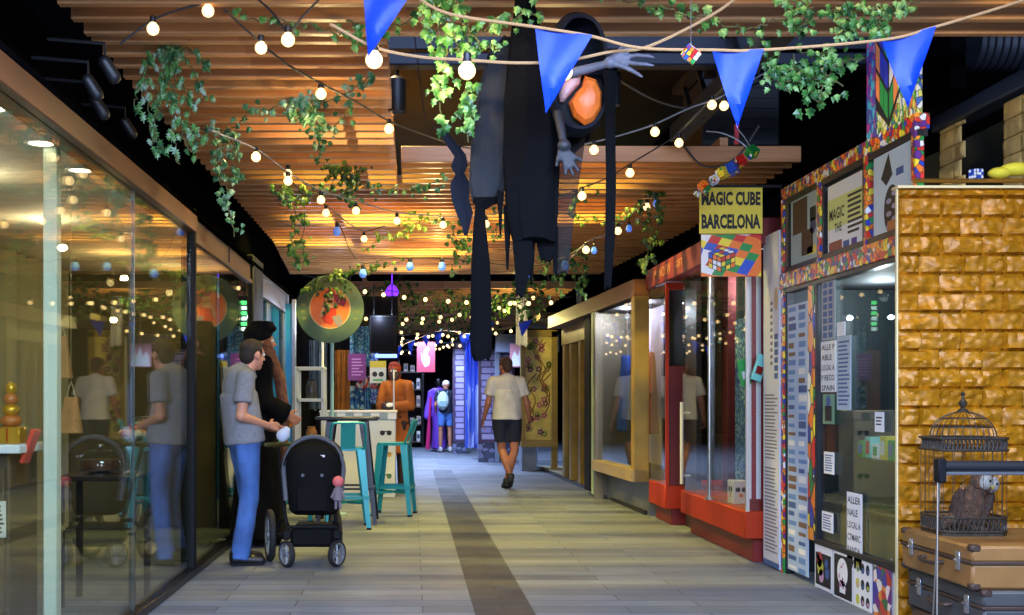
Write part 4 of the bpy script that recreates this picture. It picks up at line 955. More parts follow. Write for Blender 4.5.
# cone paper bags
def paper_bag(x, y, s, h, w, lab):
    c = wpt(x, y, s); t = thing('paper_bag', lab, 'bag', c)
    b = MB(); a = [(-w / 2, -.03), (w / 2, -.03), (w / 2, .03), (-w / 2, .03)]
    v0 = b.verts([c + Vector((q[0], q[1], 0)) for q in a]); v1 = b.verts([c + Vector((q[0] * .55, q[1] * .3, h)) for q in a])
    b.face(v0[::-1]); b.face(v1)
    for k in range(4): b.face([v0[k], v0[(k + 1) % 4], v1[(k + 1) % 4], v1[k]])
    b.build('body', mat('kraft', (176, 128, 70), .8, var=.15, scale=12), t)
    b = MB(); b.tube(curve_pts([c + Vector((-w * .2, 0, h)), c + Vector((0, 0, h + .08)), c + Vector((w * .2, 0, h))]), .003, 6); b.tube([c + Vector((0, 0, h + .06)), Vector((c.x, c.y, 2.45))], .0015, 5); b.build('string', mat('string', (190, 170, 120), .8), t)
paper_bag(61, 378, 190, .22, .11, 'upper brown paper bag hanging beside the mint column')
paper_bag(71, 433, 180, .2, .12, 'lower brown paper bag hanging right of the mint column')
# table with cake under glass
ty = 6.95; tx = -1.86
t = thing('cake_table', 'dark cake table standing behind the shop glass', 'table', (tx, ty, 0))
b = MB(); b.span((tx - .24, ty - .22, .745), (tx + .24, ty + .22, .775), .006); b.build('tabletop', mat('table_dark', (40, 30, 22), .35), t)
for sx in (-1, 1):
    for sy in (-1, 1): b = MB(); b.bar((tx + sx * .21, ty + sy * .19, 0), (tx + sx * .21, ty + sy * .19, .745), .035, .035); b.build('leg', mat('table_dark', (40, 30, 22), .35), t)
t = thing('cake_dome', 'glass domed dish of dark chocolate cake on the cake table', 'cake dome', (tx - .03, ty, .775))
MT2 = Matrix.Translation((tx - .03, ty, .775))
b = MB(); b.lathe([(.09, 0), (.05, .012), (.13, .022), (.135, .03), (0, .028)], MT2, 28); b.build('plate', M_steel, t)
b = MB(); b.lathe([(0, .03), (.115, .03), (.118, .05), (.11, .085), (0, .095)], MT2, 28, False); b.build('cake', mat('chocolate', (92, 48, 22), .5, var=.5, scale=50, bump=.5), t)
b = MB(); b.lathe([(.128, .032), (.128, .08), (.1, .125), (.04, .148), (0, .15)], MT2, 28, False); b.build('dome', glass('dome_glass', (240, 245, 240), 1.0), t)
b = MB(); b.ball((tx - .03, ty, .94), .016); b.build('knob', M_steel, t)
t = thing('cake_stand', 'tall stand of small round pastries behind the cake dome', 'cake stand', (tx + .14, ty + .1, .775))
b = MB(); b.lathe([(.06, 0), (.02, .02), (.012, .1), (.02, .2), (.1, .215), (.1, .222), (0, .222)], Matrix.Translation((tx + .14, ty + .1, .775)), 24); b.build('stand', M_steel, t)
for k in range(9):
    a = k * .785; r = .06 if k < 8 else 0
    b = MB(); b.ball((tx + .14 + r * math.cos(a), ty + .1 + r * math.sin(a), .775 + .222 + .02 + (0 if k < 8 else .035)), (.026, .026, .022))
    tag(b.build('pastry', [mat('bun_gold', (206, 140, 60), .5), mat('bun_cream', (220, 200, 150), .5), mat('bun_red', (180, 60, 40), .5)][k % 3]), 'small round pastry piled on the tall cake stand', 'pastry', 'pastries on the cake stand')

# ================================================================ bar table and stools
M_teal = mat('teal_enamel', (28, 146, 152), .32, .2, coat=.3)
M_tblack = mat('table_black', (22, 24, 28), .35, .3)
t = thing('bar_table', 'black square metal bar table between the teal stools', 'table', (-.65, 11.5, 0))
b = MB(); b.span((-.96, 11.2, 1.02), (-.34, 11.8, 1.055), .012); b.build('tabletop', M_tblack, t)
for sx in (-1, 1):
    for sy in (-1, 1):
        b = MB(); top = [(.0, .0), (.07, .0), (.07, .02), (.02, .02), (.02, .07), (0, .07)]
        c0 = Vector((-.65 + sx * .3, 11.5 + sy * .3, 0)); c1 = Vector((-.65 + sx * .2, 11.5 + sy * .2, 1.02)); v0 = b.verts([c0 + Vector((-sx * x * .5, -sy * y * .5, 0)) for x, y in top]); v1 = b.verts([c1 + Vector((-sx * x * 1.2, -sy * y * 1.2, 0)) for x, y in top]); b.face(v0); b.face(v1)
        for k in range(6): b.face([v0[k], v0[(k + 1) % 6], v1[(k + 1) % 6], v1[k]])
        b.build('leg', M_tblack, t)
b = MB()
for sx in (-1, 1): b.bar((-.65 - .26, 11.5 + sx * .26, .35), (-.65 + .26, 11.5 + sx * .26, .35), .02, .02); b.bar((-.65 + sx * .26, 11.5 - .26, .35), (-.65 + sx * .26, 11.5 + .26, .35), .02, .02)
b.build('stretcher', M_tblack, t)
def stool(label, loc, rz):
    t = thing('bar_stool', label, 'bar stool', loc, rz, 'teal bar stools at the bar table')
    W_ = world(t); w = .16; hs = .77
    def put(b, nm): bmesh.ops.transform(b.bm, matrix=W_, verts=b.bm.verts[:]); return b.build(nm, M_teal, t, angle=30)
    b = MB(); c = .03; b.prism([(-w, -w + c), (-w + c, -w), (w - c, -w), (w, -w + c), (w, w - c), (w - c, w), (-w + c, w), (-w, w - c)], Matrix.Translation((0, 0, hs - .03)), .03); b.lathe([(.018, hs + .0005), (.03, hs + .001), (.018, hs + .002)], None, 16, False); put(b, 'seat')
    for sx in (-1, 1):
        for sy in (-1, 1):
            b = MB(); prof = [(0, 0), (.075, 0), (.075, .012), (.012, .012), (.012, .075), (0, .075)]
            c0 = Vector((sx * .215, sy * .215, .015)); c1 = Vector((sx * (w + .002), sy * (w + .002), hs - .02))
            v0 = b.verts([c0 + Vector((-sx * x * .55, -sy * y * .55, 0)) for x, y in prof]); v1 = b.verts([c1 + Vector((-sx * x, -sy * y, 0)) for x, y in prof]); b.face(v0); b.face(v1)
            for k in range(6): b.face([v0[k], v0[(k + 1) % 6], v1[(k + 1) % 6], v1[k]])
            lg = put(b, 'leg'); b = MB(); b.span((sx * .215 - sx * .04, sy * .215 - sy * .04, 0), (sx * .22, sy * .22, .018)); bmesh.ops.transform(b.bm, matrix=W_, verts=b.bm.verts[:]); b.build('foot', M_black, lg)
    b = MB(); f = .2
    for s in (-1, 1): b.bar((-f, s * f, .3), (f, s * f, .3), .006, .03); b.bar((s * f, -f, .3), (s * f, f, .3), .006, .03)
    for s in (-1, 1): b.bar((-f * .99, -f * .99 * s, .245), (f * .99, f * .99 * s, .245), .006, .025)
    put(b, 'footrest')
    b = MB(); b.tube(curve_pts([(-w, -w + .03, hs - .02), (-w - .005, -w - .02, hs + .1), (-w + .005, -w - .06, hs + .21), (-w + .05, -w - .07, hs + .235), (w - .05, -w - .07, hs + .235), (w - .005, -w - .06, hs + .21), (w + .005, -w - .02, hs + .1), (w, -w + .03, hs - .02)], 5), .012, 8); put(b, 'back_frame')
    b = MB(); b.bar((0, -w - .01, hs - .005), (0, -w - .066, hs + .235), .14, .006, (0, 1, 0)); put(b, 'back_plate')
    return t
stool('teal metal bar stool with its back turned, right behind the pushchair', (-.63, 11.0, 0), R(6))
stool('teal metal bar stool right of the table, backrest leaning over the passage', (-.2, 12.25, 0), R(82))
stool('teal metal bar stool mostly hidden behind the pushchair', (-1.2, 11.7, 0), R(-95))

# ================================================================ pushchair
t = thing('pushchair', 'black pushchair with a large hood parked beside the man', 'pushchair', (-.78, 8.6, 0), 0)
M_pc = mat('pram_black', (11, 11, 13), .85, spec=.2, bump=.15, bscale=120); M_pg = mat('pram_grey', (86, 90, 98), .7); M_rim = mat('rim_grey', (150, 154, 158), .35, .5); M_tyre = mat('tyre', (26, 26, 28), .8)
def wheel(c, r, wd, ang, t):
    M = Matrix.Translation(c) @ Matrix.Rotation(ang, 4, 'Z') @ Matrix.Rotation(R(90), 4, 'Y')
    b = MB(); b.lathe([(r * .8, -wd * .4), (r * .93, -wd * .5), (r, -wd * .25), (r, wd * .25), (r * .93, wd * .5), (r * .8, wd * .4), (r * .78, 0), (r * .8, -wd * .4)], M, 32, False); wl = b.build('wheel', M_tyre, t)
    b = MB(); b.lathe([(r * .72, -wd * .35), (r * .81, -wd * .4), (r * .81, wd * .4), (r * .72, wd * .35), (r * .72, -wd * .35)], M, 32, False)
    for k in range(6):
        a = k * math.pi / 3; b.bar(M @ Vector((r * .15 * math.cos(a), r * .15 * math.sin(a), 0)), M @ Vector((r * .75 * math.cos(a), r * .75 * math.sin(a), 0)), wd * .3, r * .13)
    b.lathe([(0, -wd * .5), (r * .2, -wd * .5), (r * .2, wd * .5), (0, wd * .5)], M, 16, False); b.build('rim', M_rim, wl)
wheel((-.92, 8.38, .098), .098, .04, R(35), t); wheel((-.555, 8.40, .098), .098, .04, R(-30), t)
wheel((-1.085, 8.72, .195), .195, .05, R(14), t); wheel((-.6, 8.86, .195), .195, .05, R(14), t)
b = MB(); b.span((-.9, 8.42, .14), (-.58, 8.82, .29), .025); b.build('basket', M_pc, t)
b = MB(); b.tube(curve_pts([(-1.05, 8.72, .2), (-.98, 8.6, .32), (-.92, 8.45, .3), (-.92, 8.39, .21)]), .016, 8); b.tube(curve_pts([(-.62, 8.84, .2), (-.58, 8.65, .32), (-.555, 8.48, .3), (-.555, 8.41, .21)]), .016, 8)
b.tube([(-1.05, 8.72, .2), (-.62, 8.84, .2)], .012, 8); b.tube([(-.92, 8.42, .29), (-.56, 8.42, .29)], .014, 8)
b.tube(curve_pts([(-.93, 8.46, .3), (-.97, 8.55, .5), (-1.0, 8.66, .7), (-1.02, 8.76, .87)]), .015, 8); b.tube(curve_pts([(-.57, 8.5, .3), (-.58, 8.6, .5), (-.6, 8.74, .7), (-.62, 8.86, .87)]), .015, 8)
b.build('chassis', M_black, t)
for x_ in ((-.92, 8.39), (-.555, 8.41)):
    b = MB(); b.span((x_[0] - .03, x_[1] - .02, .2), (x_[0] + .03, x_[1] + .03, .27), .01); b.build('fork', M_black, t)
b = MB(); b.tube(curve_pts([(-1.02, 8.76, .87), (-1.08, 8.66, .885), (-1.1, 8.6, .885), (-.96, 8.72, .885), (-.62, 8.86, .87)]), .016, 10); b.build('handlebar', mat('bar_olive', (70, 66, 30), .5), t)
# hooded seat shell: lofted rings, open toward the far side
c0 = Vector((-.735, 8.6, .5)); b = MB(); rings = []
prof = [(.15, .1, -.13), (.185, .14, -.1), (.2, .165, 0), (.21, .18, .12), (.22, .19, .24), (.215, .185, .31), (.19, .16, .37), (.14, .11, .415), (.07, .05, .435)]
for rx, ry, z in prof:
    rings.append(b.verts([c0 + Vector((rx * (abs(math.cos(a)) ** .8) * (1 if math.cos(a) >= 0 else -1), -ry * (abs(math.sin(a)) ** .8) * (1 if math.sin(a) >= 0 else -1) - (.02 if math.sin(a) > 0 else 0) , z)) for a in [2 * math.pi * k / 36 for k in range(36)]]))
for a, bb in zip(rings, rings[1:]):
    for k in range(36): b.face([a[k], a[(k + 1) % 36], bb[(k + 1) % 36], bb[k]])
b.face(rings[0][::-1]); b.face(rings[-1]); b.build('seat_shell', M_pc, t)
b = MB(); pts = [c0 + Vector((.222 * math.cos(a), -.1, .2 + .25 * math.sin(a))) for a in [math.pi * k / 16 for k in range(17)]]; pts = [c0 + Vector((.2, -.14, -.02))] + pts + [c0 + Vector((-.2, -.14, -.02))]
b.tube(pts, .018, 10)
b.build('hood_rim', M_pg, t)
b = MB(); b.tube([c0 + Vector((.21 * math.cos(a), -.185, .22 + .2 * math.sin(a))) for a in [math.pi * (k + .5) / 17 for k in range(17)]], .006, 8); b.build('hood_seam', M_pc, t)
b = MB(); b.box(c0 + Vector((.07, -.196, .31)), (.04, .006, .016)); b.build('label_tag', M_white, t)
for sx in (-1, 1):
    b = MB(); b.lathe([(0, 0), (.014, 0), (.012, .006), (0, .008)], FRONT(c0 + Vector((sx * .07, -.205, .17))), 12, False); b.build('snap_button', M_pg, t)
b = MB(); b.span((c0.x - .11, c0.y - .2, c0.z - .09), (c0.x + .11, c0.y - .19, c0.z + .09), .004)
b.build('back_pocket', M_pc, t)
# doll on the pushchair
p = wpt(338, 500, 137); dl = thing('doll', 'small pink faced doll hanging on the right side of the pushchair', 'doll', p)
b = MB(); b.cone(p, p + Vector((0, 0, .1)), .04, .022, 14); b.cap(p + Vector((-.02, 0, .08)), p + Vector((-.045, -.01, .02)), .01, .009); b.cap(p + Vector((.02, 0, .08)), p + Vector((.045, -.01, .02)), .01, .009); b.cap(p + Vector((-.014, 0, .0)), p + Vector((-.016, 0, -.06)), .012, .01); b.cap(p + Vector((.014, 0, .0)), p + Vector((.016, 0, -.06)), .012, .01); b.build('dress', mat('doll_grey', (120, 110, 116), .7), dl)
b = MB(); b.ball(p + Vector((0, 0, .135)), .042); b.build('head', mat('doll_pink', (222, 110, 110), .6), dl)
b = MB(); b.tube([p + Vector((0, 0, .17)), p + Vector((-.03, .05, .24))], .003, 5); b.build('cord', M_black, dl)

# ================================================================ stall at the back left
M_fr = mat('stall_white', (206, 210, 210), .5)
s = 80.0; Ys = F / s
t = thing('stall_counter', 'white stall counter with a chequered top edge behind the bar table', 'counter', (-.67, Ys, 0))
b = MB(); b.span((-1.15, Ys, 0), (-.22, Ys + .5, .98), .006); b.build('body', M_fr, t)
b = MB(); b.span((-1.17, Ys - .03, 1.06), (-.2, Ys + .55, 1.09), .006); b.build('worktop', M_white, t)
b = MB()
for k in range(9): b.m(k % 2); b.span((-1.16 + k * .1056, Ys - .02, .98), (-1.16 + (k + 1) * .1056, Ys + .5, 1.06))
b.build('chequer_band', [mat('band_white', (214, 216, 216), .5), mat('band_grey', (130, 150, 160), .5)], t, smooth=False)
b = MB(); b.tube([(-.24, Ys - .005, 1.09), (-.24, Ys - .005, 1.6)], .01, 10); b.tube([(-1.13, Ys - .005, 1.09), (-1.13, Ys - .005, 2.4)], .018, 10); b.build('post', M_fr, t)
def d_sun(b, M, w, h, t):
    for k, c in enumerate((1, 3, 4)):
        y = h * (.32 - k * .3)
        b.m(c)
        for sx in (-1, 1): b.disc(M, sx * w * .2, y, w * .15, t, .003, 14)
        b.rect(M, -w * .34, y + w * .06, w * .34, y + w * .12, t, .003)
    b.m(0)
paper('poster', 'pale poster with three pairs of sunglasses on the stall counter front', 'poster', FRONT((-.34, Ys - .003, .52)), .21, .9, d_sun, mat('poster_pale', (206, 212, 206), .6), [M_ink, M_inkblue, mat('sun_yellow', (190, 150, 60), .5), mat('sun_green', (70, 120, 80), .5)], .003)
t = thing('display_rack', 'white open metal frame rack left of the bar table', 'rack', (-1.13, 12.8, 0))
b = MB()
for x in (-1.28, -.99):
    for y in (12.65, 12.95): b.bar((x, y, 0), (x, y, 1.57), .035, .035)
b.build('upright', M_fr, t)
for z in (1.57, 1.22, .7, .2):
    b = MB()
    for y in (12.65, 12.95): b.bar((-1.28, y, z), (-.99, y, z), .035, .035)
    for x in (-1.28, -.99): b.bar((x, 12.65, z), (x, 12.95, z), .035, .035)
    b.span((-1.28, 12.65, z - .006), (-.99, 12.95, z + .006)) if z < 1.5 else None
    b.build('shelf', M_fr, t)
for k, (z, c) in enumerate(((1.228, 'dark'), (.707, 'amber'), (.207, 'blue'))):
    b = MB(); b.lathe([(.05, 0), (.06, .02), (.06, .16), (.04, .2), (.045, .22), (0, .22)], Matrix.Translation((-1.13, 12.8, z)), 18); tag(b.build('storage_jar', [mat('jar_dark', (40, 40, 46), .3), mat('jar_amber', (150, 100, 50), .3), mat('jar_blue', (60, 100, 150), .3)][k]), c + ' storage jar on the ' + ['second', 'third', 'lowest'][k] + ' shelf of the white rack', 'jar')
b = MB(); b.span((-1.5, 13.5, 0), (-1.4, 13.56, 2.35), .004); tag(b.build('blue_board', mat('cyan_board', (40, 150, 210), .5)), 'tall bright blue board standing at the left end of the stall', 'board')
b = MB(); b.span((-1.42, 13.45, 0), (-1.37, 13.5, 2.4), .006); tag(b.build('stall_post', mat('grey_post', (120, 122, 126), .4, .4)), 'grey upright post beside the tall blue board', 'post')
# round sign
sg = atS(330, 309, 94); t = thing('round_sign', 'round green sign with a red haired figure on an orange disc', 'sign', (sg.x, sg.y, 1.09)); M = FRONT(sg); r = 34 / 94
b = MB(); b.lathe([(0, -.02), (r * .97, -.02), (r, -.012), (r, 0), (r * .97, .006), (0, .006)], M, 48, False); b.build('disc', mat('sage_green', (92, 118, 88), .55, var=.1), t)
b = MB(); b.disc(M, 0, .01, r * .61, .0062, .001, 40); b.m(1); b.disc(M, 0, .01, r * .58, .0072, .001, 40); b.build('picture_ground', [mat('sign_cream', (214, 186, 120), .5), mat('sign_orange', (236, 120, 30), .5)], t, smooth=False)
b = MB(); z = .0084
b.m(0); b.disc(M, 0, .12, .045, z, .001, 16, .055); b.prism([(-.05, .09), (.04, .09), (.05, -.02), (-.04, -.02)], M @ Matrix.Translation((0, 0, z)), .001)
b.m(1); b.disc(M, .0, .165, .055, z + .001, .001, 16, .035)
for k in range(5): b.prism([(.03, .15), (.1 + .02 * k, .16 - k * .02), (.15, .1 - k * .018), (.07, .1 - k * .012)], M @ Matrix.Translation((0, 0, z + .0012 + k * .0002)), .0008)
b.m(2); b.prism([(-.07, -.0), (.06, .02), (.07, -.06), (.02, -.17), (-.06, -.15), (-.1, -.06)], M @ Matrix.Translation((0, 0, z + .001)), .001)
b.m(0); b.prism([(-.05, .07), (-.09, 0), (-.11, -.08), (-.08, -.09), (-.06, -.01), (-.03, .05)], M @ Matrix.Translation((0, 0, z + .002)), .001)
b.m(3); b.prism([(.02, -.08), (.11, -.06), (.14, -.14), (.06, -.17)], M @ Matrix.Translation((0, 0, z + .003)), .001); b.disc(M, .1, -.16, .03, z + .0035, .001)
b.m(4)
for k in range(16):
    a = R(200 - k * 14.7); q = M @ Matrix.Translation((.8 * r * math.cos(a), .8 * r * math.sin(a), .0062)) @ Matrix.Rotation(a - math.pi / 2, 4, 'Z'); b.rect(q, -.012, -.02, .012, .02, 0, .001) if k % 5 != 3 else None
b.build('picture', [mat('sign_skin', (224, 170, 120), .6), mat('sign_magenta', (150, 40, 70), .6), mat('sign_red', (190, 50, 30), .6), mat('sign_grey', (150, 140, 140), .6), mat('sign_moss', (122, 132, 70), .6)], t, smooth=False)
b = MB(); b.tube([(sg.x + .02, sg.y + .03, .0), (sg.x + .02, sg.y + .03, sg.z + .2)], .02, 12); b.lathe([(.16, 0), (.16, .012), (.03, .03)], Matrix.Translation((sg.x + .02, sg.y + .03, 0)), 24); b.build('pole', mat('pale_teal_pole', (130, 170, 176), .4), t)
# hung fabrics and boards behind the counter
Yb = 15.6; sb = F / Yb
def hang(name, lab, cat, x0, x1, y0, y1, m, fold=.02, yb=Yb, n=28, th=.012, group=None):
    s_ = F / yb; a = atS(x0, y1, s_); c = atS(x1, y0, s_); b = MB(); N = n
    top, bot = [], []
    for k in range(N + 1):
        u = k / N; x = a.x + (c.x - a.x) * u; d = fold * math.sin(u * 17 + x0) + fold * .5 * math.sin(u * 41 + x1); top.append(b.bm.verts.new((x, yb + d * .4, c.z))); bot.append(b.bm.verts.new((x + .01 * math.sin(u * 9), yb + d, a.z + .015 * math.sin(u * 13))))
    for k in range(N): b.face([bot[k], bot[k + 1], top[k + 1], top[k]])
    bmesh.ops.solidify(b.bm, geom=b.bm.faces[:], thickness=th)
    return tag(b.build(name, m), lab, cat, group)
hang('hanging_cloth', 'speckled blue cloth hanging right below the round sign', 'cloth', 350, 371, 326, 366, mosaic('blue_speckle', [(50, 120, 170), (90, 160, 200), (40, 90, 150), (150, 190, 210)], 50, edge=False))
hang('hanging_cloth', 'orange brown cloth hanging left of the purple poster', 'cloth', 335, 350, 350, 412, mat('ochre_cloth', (176, 110, 40), .85, var=.3))
hang('hanging_cloth', 'grey blue cloth hanging behind the white rack', 'cloth', 309, 327, 340, 410, mat('grey_cloth', (86, 104, 120), .85, var=.3))
hang('hanging_cloth', 'blue and white patterned garment hanging above the counter', 'cloth', 350, 371, 386, 410, mosaic('jacket_blue', [(60, 140, 190), (40, 100, 160), (170, 200, 210), (30, 70, 130)], 22, edge=False), .03)
hang('hanging_cloth', 'red trimmed white cloth peeking over the blue garment', 'cloth', 356, 378, 376, 388, mosaic('red_white', [(190, 60, 40), (210, 200, 200), (60, 60, 160)], 18, edge=False), .02, Yb - .05)
hang('hanging_cloth', 'bright blue glittering strip beside the purple poster', 'cloth', 371, 378, 352, 404, mosaic('bright_speckle', [(60, 120, 220), (150, 190, 240), (40, 80, 190), (220, 230, 245)], 60, edge=False), .01)
hang('dark_drape', 'black drape closing the back of the stall', 'drape', 296, 398, 296, 440, mat('drape_black', (26, 26, 32), .9), .04, 16.3, 60)
def d_pp(b, M, w, h, t): lines(b, M, -w * .3, w * .34, -h * .35, h * .35, 6, t, 3, .4, .4, 9)
paper('poster', 'purple poster with pale lines hanging in the stall', 'poster', FRONT(atS(357, 367, F / 15.45)), .24, .36, d_pp, mat('purple_poster', (110, 36, 110), .5), [M_ink, M_inkblue, mat('lilac_line', (190, 130, 190), .6)], .01)
c = atS(383, 334, F / 15.2); t = thing('hanging_screen', 'black hanging screen above the person in orange', 'screen', c)
b = MB(); b.box(c, (.36, .06, .5), None, .012); b.build('casing', M_black, t); b = MB(); b.box(c + Vector((0, -.031, 0)), (.31, .004, .45)); b.build('display', mat('screen_black', (9, 8, 11), .6, spec=.05), t)
for sx in (-.12, .12): b = MB(); b.tube([c + Vector((sx, 0, .25)), c + Vector((sx, 0, .66))], .01, 6); b.build('hanger', M_dmetal, t)
def d_y(b, M, w, h, t): b.m(3); b.rect(M, -w / 2, h * .2, w / 2, h / 2, t); b.m(1); b.disc(M, -w * .2, -h * .1, w * .16, t); b.disc(M, w * .2, -h * .1, w * .16, t); b.m(4); b.rect(M, -w * .3, -h * .4, w * .3, -h * .32, t); b.m(0)
paper('small_sign', 'small white sign with a yellow band beside the orange person', 'sign', FRONT(atS(378, 372, F / 15.5)), .22, .3, d_y, mat('sign_pale', (206, 208, 196), .6), [M_ink, M_inkblue, mat('sign_band', (206, 186, 40), .5), CM[0]], .01)
c = atS(350, 316, F / 15.3); t = thing('lit_sign', 'narrow upright green lit sign right of the round sign', 'sign', c)
b = MB(); b.box(c, (.1, .04, .46), None, .006); b.build('casing', M_black, t)
b = MB(); M = FRONT(c + Vector((0, -.021, 0)))
for k in range(6): b.m(k % 2); b.rect(M, -.035, .15 - k * .07, .035, .2 - k * .07, 0, .002)
b.build('lamps', [mat('lamp_green', (60, 220, 90), .4, emit=(90, 255, 120), es=1.6), mat('lamp_pale', (220, 255, 230), .4, emit=(220, 255, 230), es=1.4)], t, smooth=False)
b = MB(); b.tube([c + Vector((0, 0, .23)), c + Vector((0, 0, .9))], .008, 6); b.build('hanger', M_dmetal, t)
c = atS(386, 356, F / 15.6); b = MB(); b.box(c, (.3, .03, .05), None, .006); tag(b.build('tube_light', mat('blue_tube', (120, 150, 255), .4, emit=(110, 140, 255), es=3)), 'short bright blue tube light under the black screen', 'light')

# ================================================================ far end of the passage
M_lav = None
def lav_brick(name, c1, c2, mortar, bw=.42, rh=.13):
    m = bpy.data.materials.new(name); m.use_nodes = True; nt = m.node_tree; b = nt.nodes['Principled BSDF']
    tc = nt.nodes.new('ShaderNodeTexCoord'); mp = nt.nodes.new('ShaderNodeMapping'); mp.inputs['Rotation'].default_value = (R(90), 0, 0); nt.links.new(tc.outputs['Object'], mp.inputs['Vector'])
    br = nt.nodes.new('ShaderNodeTexBrick'); br.inputs['Scale'].default_value = 1; br.inputs['Brick Width'].default_value = bw; br.inputs['Row Height'].default_value = rh; br.inputs['Mortar Size'].default_value = .016
    br.inputs['Color1'].default_value = rgb(*c1); br.inputs['Color2'].default_value = rgb(*c2); br.inputs['Mortar'].default_value = rgb(*mortar); nt.links.new(mp.outputs['Vector'], br.inputs['Vector']); nt.links.new(br.outputs['Color'], b.inputs['Base Color']); b.inputs['Roughness'].default_value = .6
    return m
M_lav = lav_brick('lavender_brick', (164, 156, 190), (132, 122, 168), (70, 60, 98))
def brick_panel(lab, x0, x1, y0, y1, s):
    a = atS(x0, y1, s); c = atS(x1, y0, s); t = thing('brick_board', lab, 'wall board', (a.x, a.y, a.z))
    b = MB(); b.span((a.x, a.y, a.z), (c.x, a.y + .12, c.z)); b.build('bricks', M_lav, t)
    b = MB(); e = .05
    b.span((a.x - e, a.y - .02, a.z), (a.x, a.y + .12, c.z + e)); b.span((c.x, a.y - .02, a.z), (c.x + e, a.y + .12, c.z + e)); b.span((a.x - e, a.y - .02, c.z), (c.x + e, a.y + .12, c.z + e)); b.span((a.x - e, a.y - .02, a.z - e), (c.x + e, a.y + .12, a.z)); b.build('frame', mat('plum_frame', (66, 44, 70), .5), t)
    b = MB(); b.span((a.x - e, a.y, 0), (c.x + e, a.y + .3, a.z - e)); b.build('plinth', mosaic('slate_plinth', [(60, 66, 96), (86, 92, 124), (48, 50, 76), (110, 116, 150)], 9), t)
brick_panel('narrow lavender brick board right of the person with the white cap', 455, 464, 342, 440, 44); brick_panel('wide lavender brick board left of the walking man', 481, 512, 352, 440, 51)
hang('hanging_cloth', 'pale blue curtain strip between the two lavender brick boards', 'cloth', 465, 479, 338, 448, mosaic('ice_cloth', [(150, 170, 230), (96, 120, 210), (190, 200, 240), (70, 90, 190)], 7, edge=False, stretch=(1, 1, .2)), .05, 24.2, 24)
a = atS(496, 352, 53); b = MB(); b.span((a.x, a.y, a.z), (a.x + 1.2, a.y + .2, a.z + .34), .01); b.span((a.x + .7, a.y + .1, 0), (a.x + .8, a.y + .18, a.z)); b.span((a.x + .02, a.y + .5, 0), (a.x + .1, a.y + .56, a.z + .2)); b.span((a.x + .02, a.y + .19, a.z + .1), (a.x + .1, a.y + .56, a.z + .2)); tag(b.build('shop_header', mat('grey_fascia', (120, 130, 150), .5)), 'grey blue shop header above the wide lavender brick board', 'sign')
a = atS(510, 367, 53.5); b = MB(); M = FRONT((a.x, a.y, a.z)); b.rect(M, .19, .44, .21, 1.2, -.02, .01); b.rect(M, 0, 0, .4, .44, -.02, .02); b.m(1); b.prism([(.02, .02), (.38, .02), (.36, .2), (.3, .34), (.26, .2), (.2, .4), (.15, .2), (.08, .3), (.04, .2)], M @ Matrix.Translation((0, 0, .0005)), .003); tag(b.build('castle_poster', [mat('poster_rose', (206, 140, 150), .6), M_white], smooth=False), 'pink poster of white pointed shapes beside the walking man\'s head', 'poster')
hang('hanging_cloth', 'pale grey cloth hanging above the floral gold panel', 'cloth', 516, 527, 296, 346, mat('pale_cloth', (176, 176, 190), .8), .03, 18.9, 20)
hang('hanging_cloth', 'thin pale cloth strip hanging left of the gold doorway', 'cloth', 576, 582, 290, 322, mat('pale_cloth', (176, 176, 190), .8), .02, 16.4, 12)
# pink bird banner
c = atS(426, 357, 50); b = MB(); M = FRONT(c); b.rect(M, -.18, -.3, .18, .3, -.006, .006); b.m(1)
b.prism([(-.02, -.2), (.06, -.16), (.08, -.02), (.02, .06), (.07, .16), (.02, .22), (-.04, .12), (-.06, .0), (-.1, .1), (-.09, -.06)], M @ Matrix.Translation((0, 0, .0005)), .002); tag(b.build('hanging_banner', [mat('banner_pink', (170, 62, 78), .6, spec=.2), mat('banner_bird', (190, 180, 190), .6)], smooth=False), 'pink hanging banner with a white bird shape', 'banner')
# shelf unit with goods
ys = 29.5; s = F / ys; t = thing('shelf_unit', 'tall dark shelf unit full of pale boxes at the passage end', 'shelf unit', (.0, ys, 0))
for x in (-1.0, -.4, .25): b = MB(); b.span((x - .03, ys - .0, 0), (x + .03, ys + .5, 2.5)); b.build('upright', M_dmetal, t)
for z in (.15, .6, 1.05, 1.5, 1.95, 2.4): b = MB(); b.span((-1.0, ys, z - .03), (.25, ys + .5, z)); b.build('shelf', mat('shelf_brown', (66, 52, 44), .6), t)
b = MB(); b.span((-1.0, ys + .5, 0), (.25, ys + .53, 2.5)); b.build('back_board', mat('shelf_back', (40, 36, 36), .8), t)
rr = random.Random(9)
for lv, z in enumerate((.15, .6, 1.05, 1.5, 1.95)):
    for k in range(7):
        x = -.93 + k * .165 + (.04 if k >= 4 else 0); h = rr.uniform(.16, .3); wd = rr.uniform(.08, .12)
        b = MB(); b.span((x - .01, ys + .06, z), (x + wd - .01, ys + .3, z + h), .006); b.m(1); b.span((x, ys + .057, z + h * .3), (x + wd - .02, ys + .06, z + h * .7))
        tag(b.build('goods_box', [mat('goods_%d' % rr.randrange(5), [(206, 206, 200), (170, 150, 130), (220, 216, 205), (110, 90, 80), (190, 180, 170)][rr.randrange(5)], .6), mat('goods_label', (90, 90, 110), .6)], smooth=False), 'pale goods box standing on the tall dark shelf unit', 'box', 'boxes on the far shelf unit')
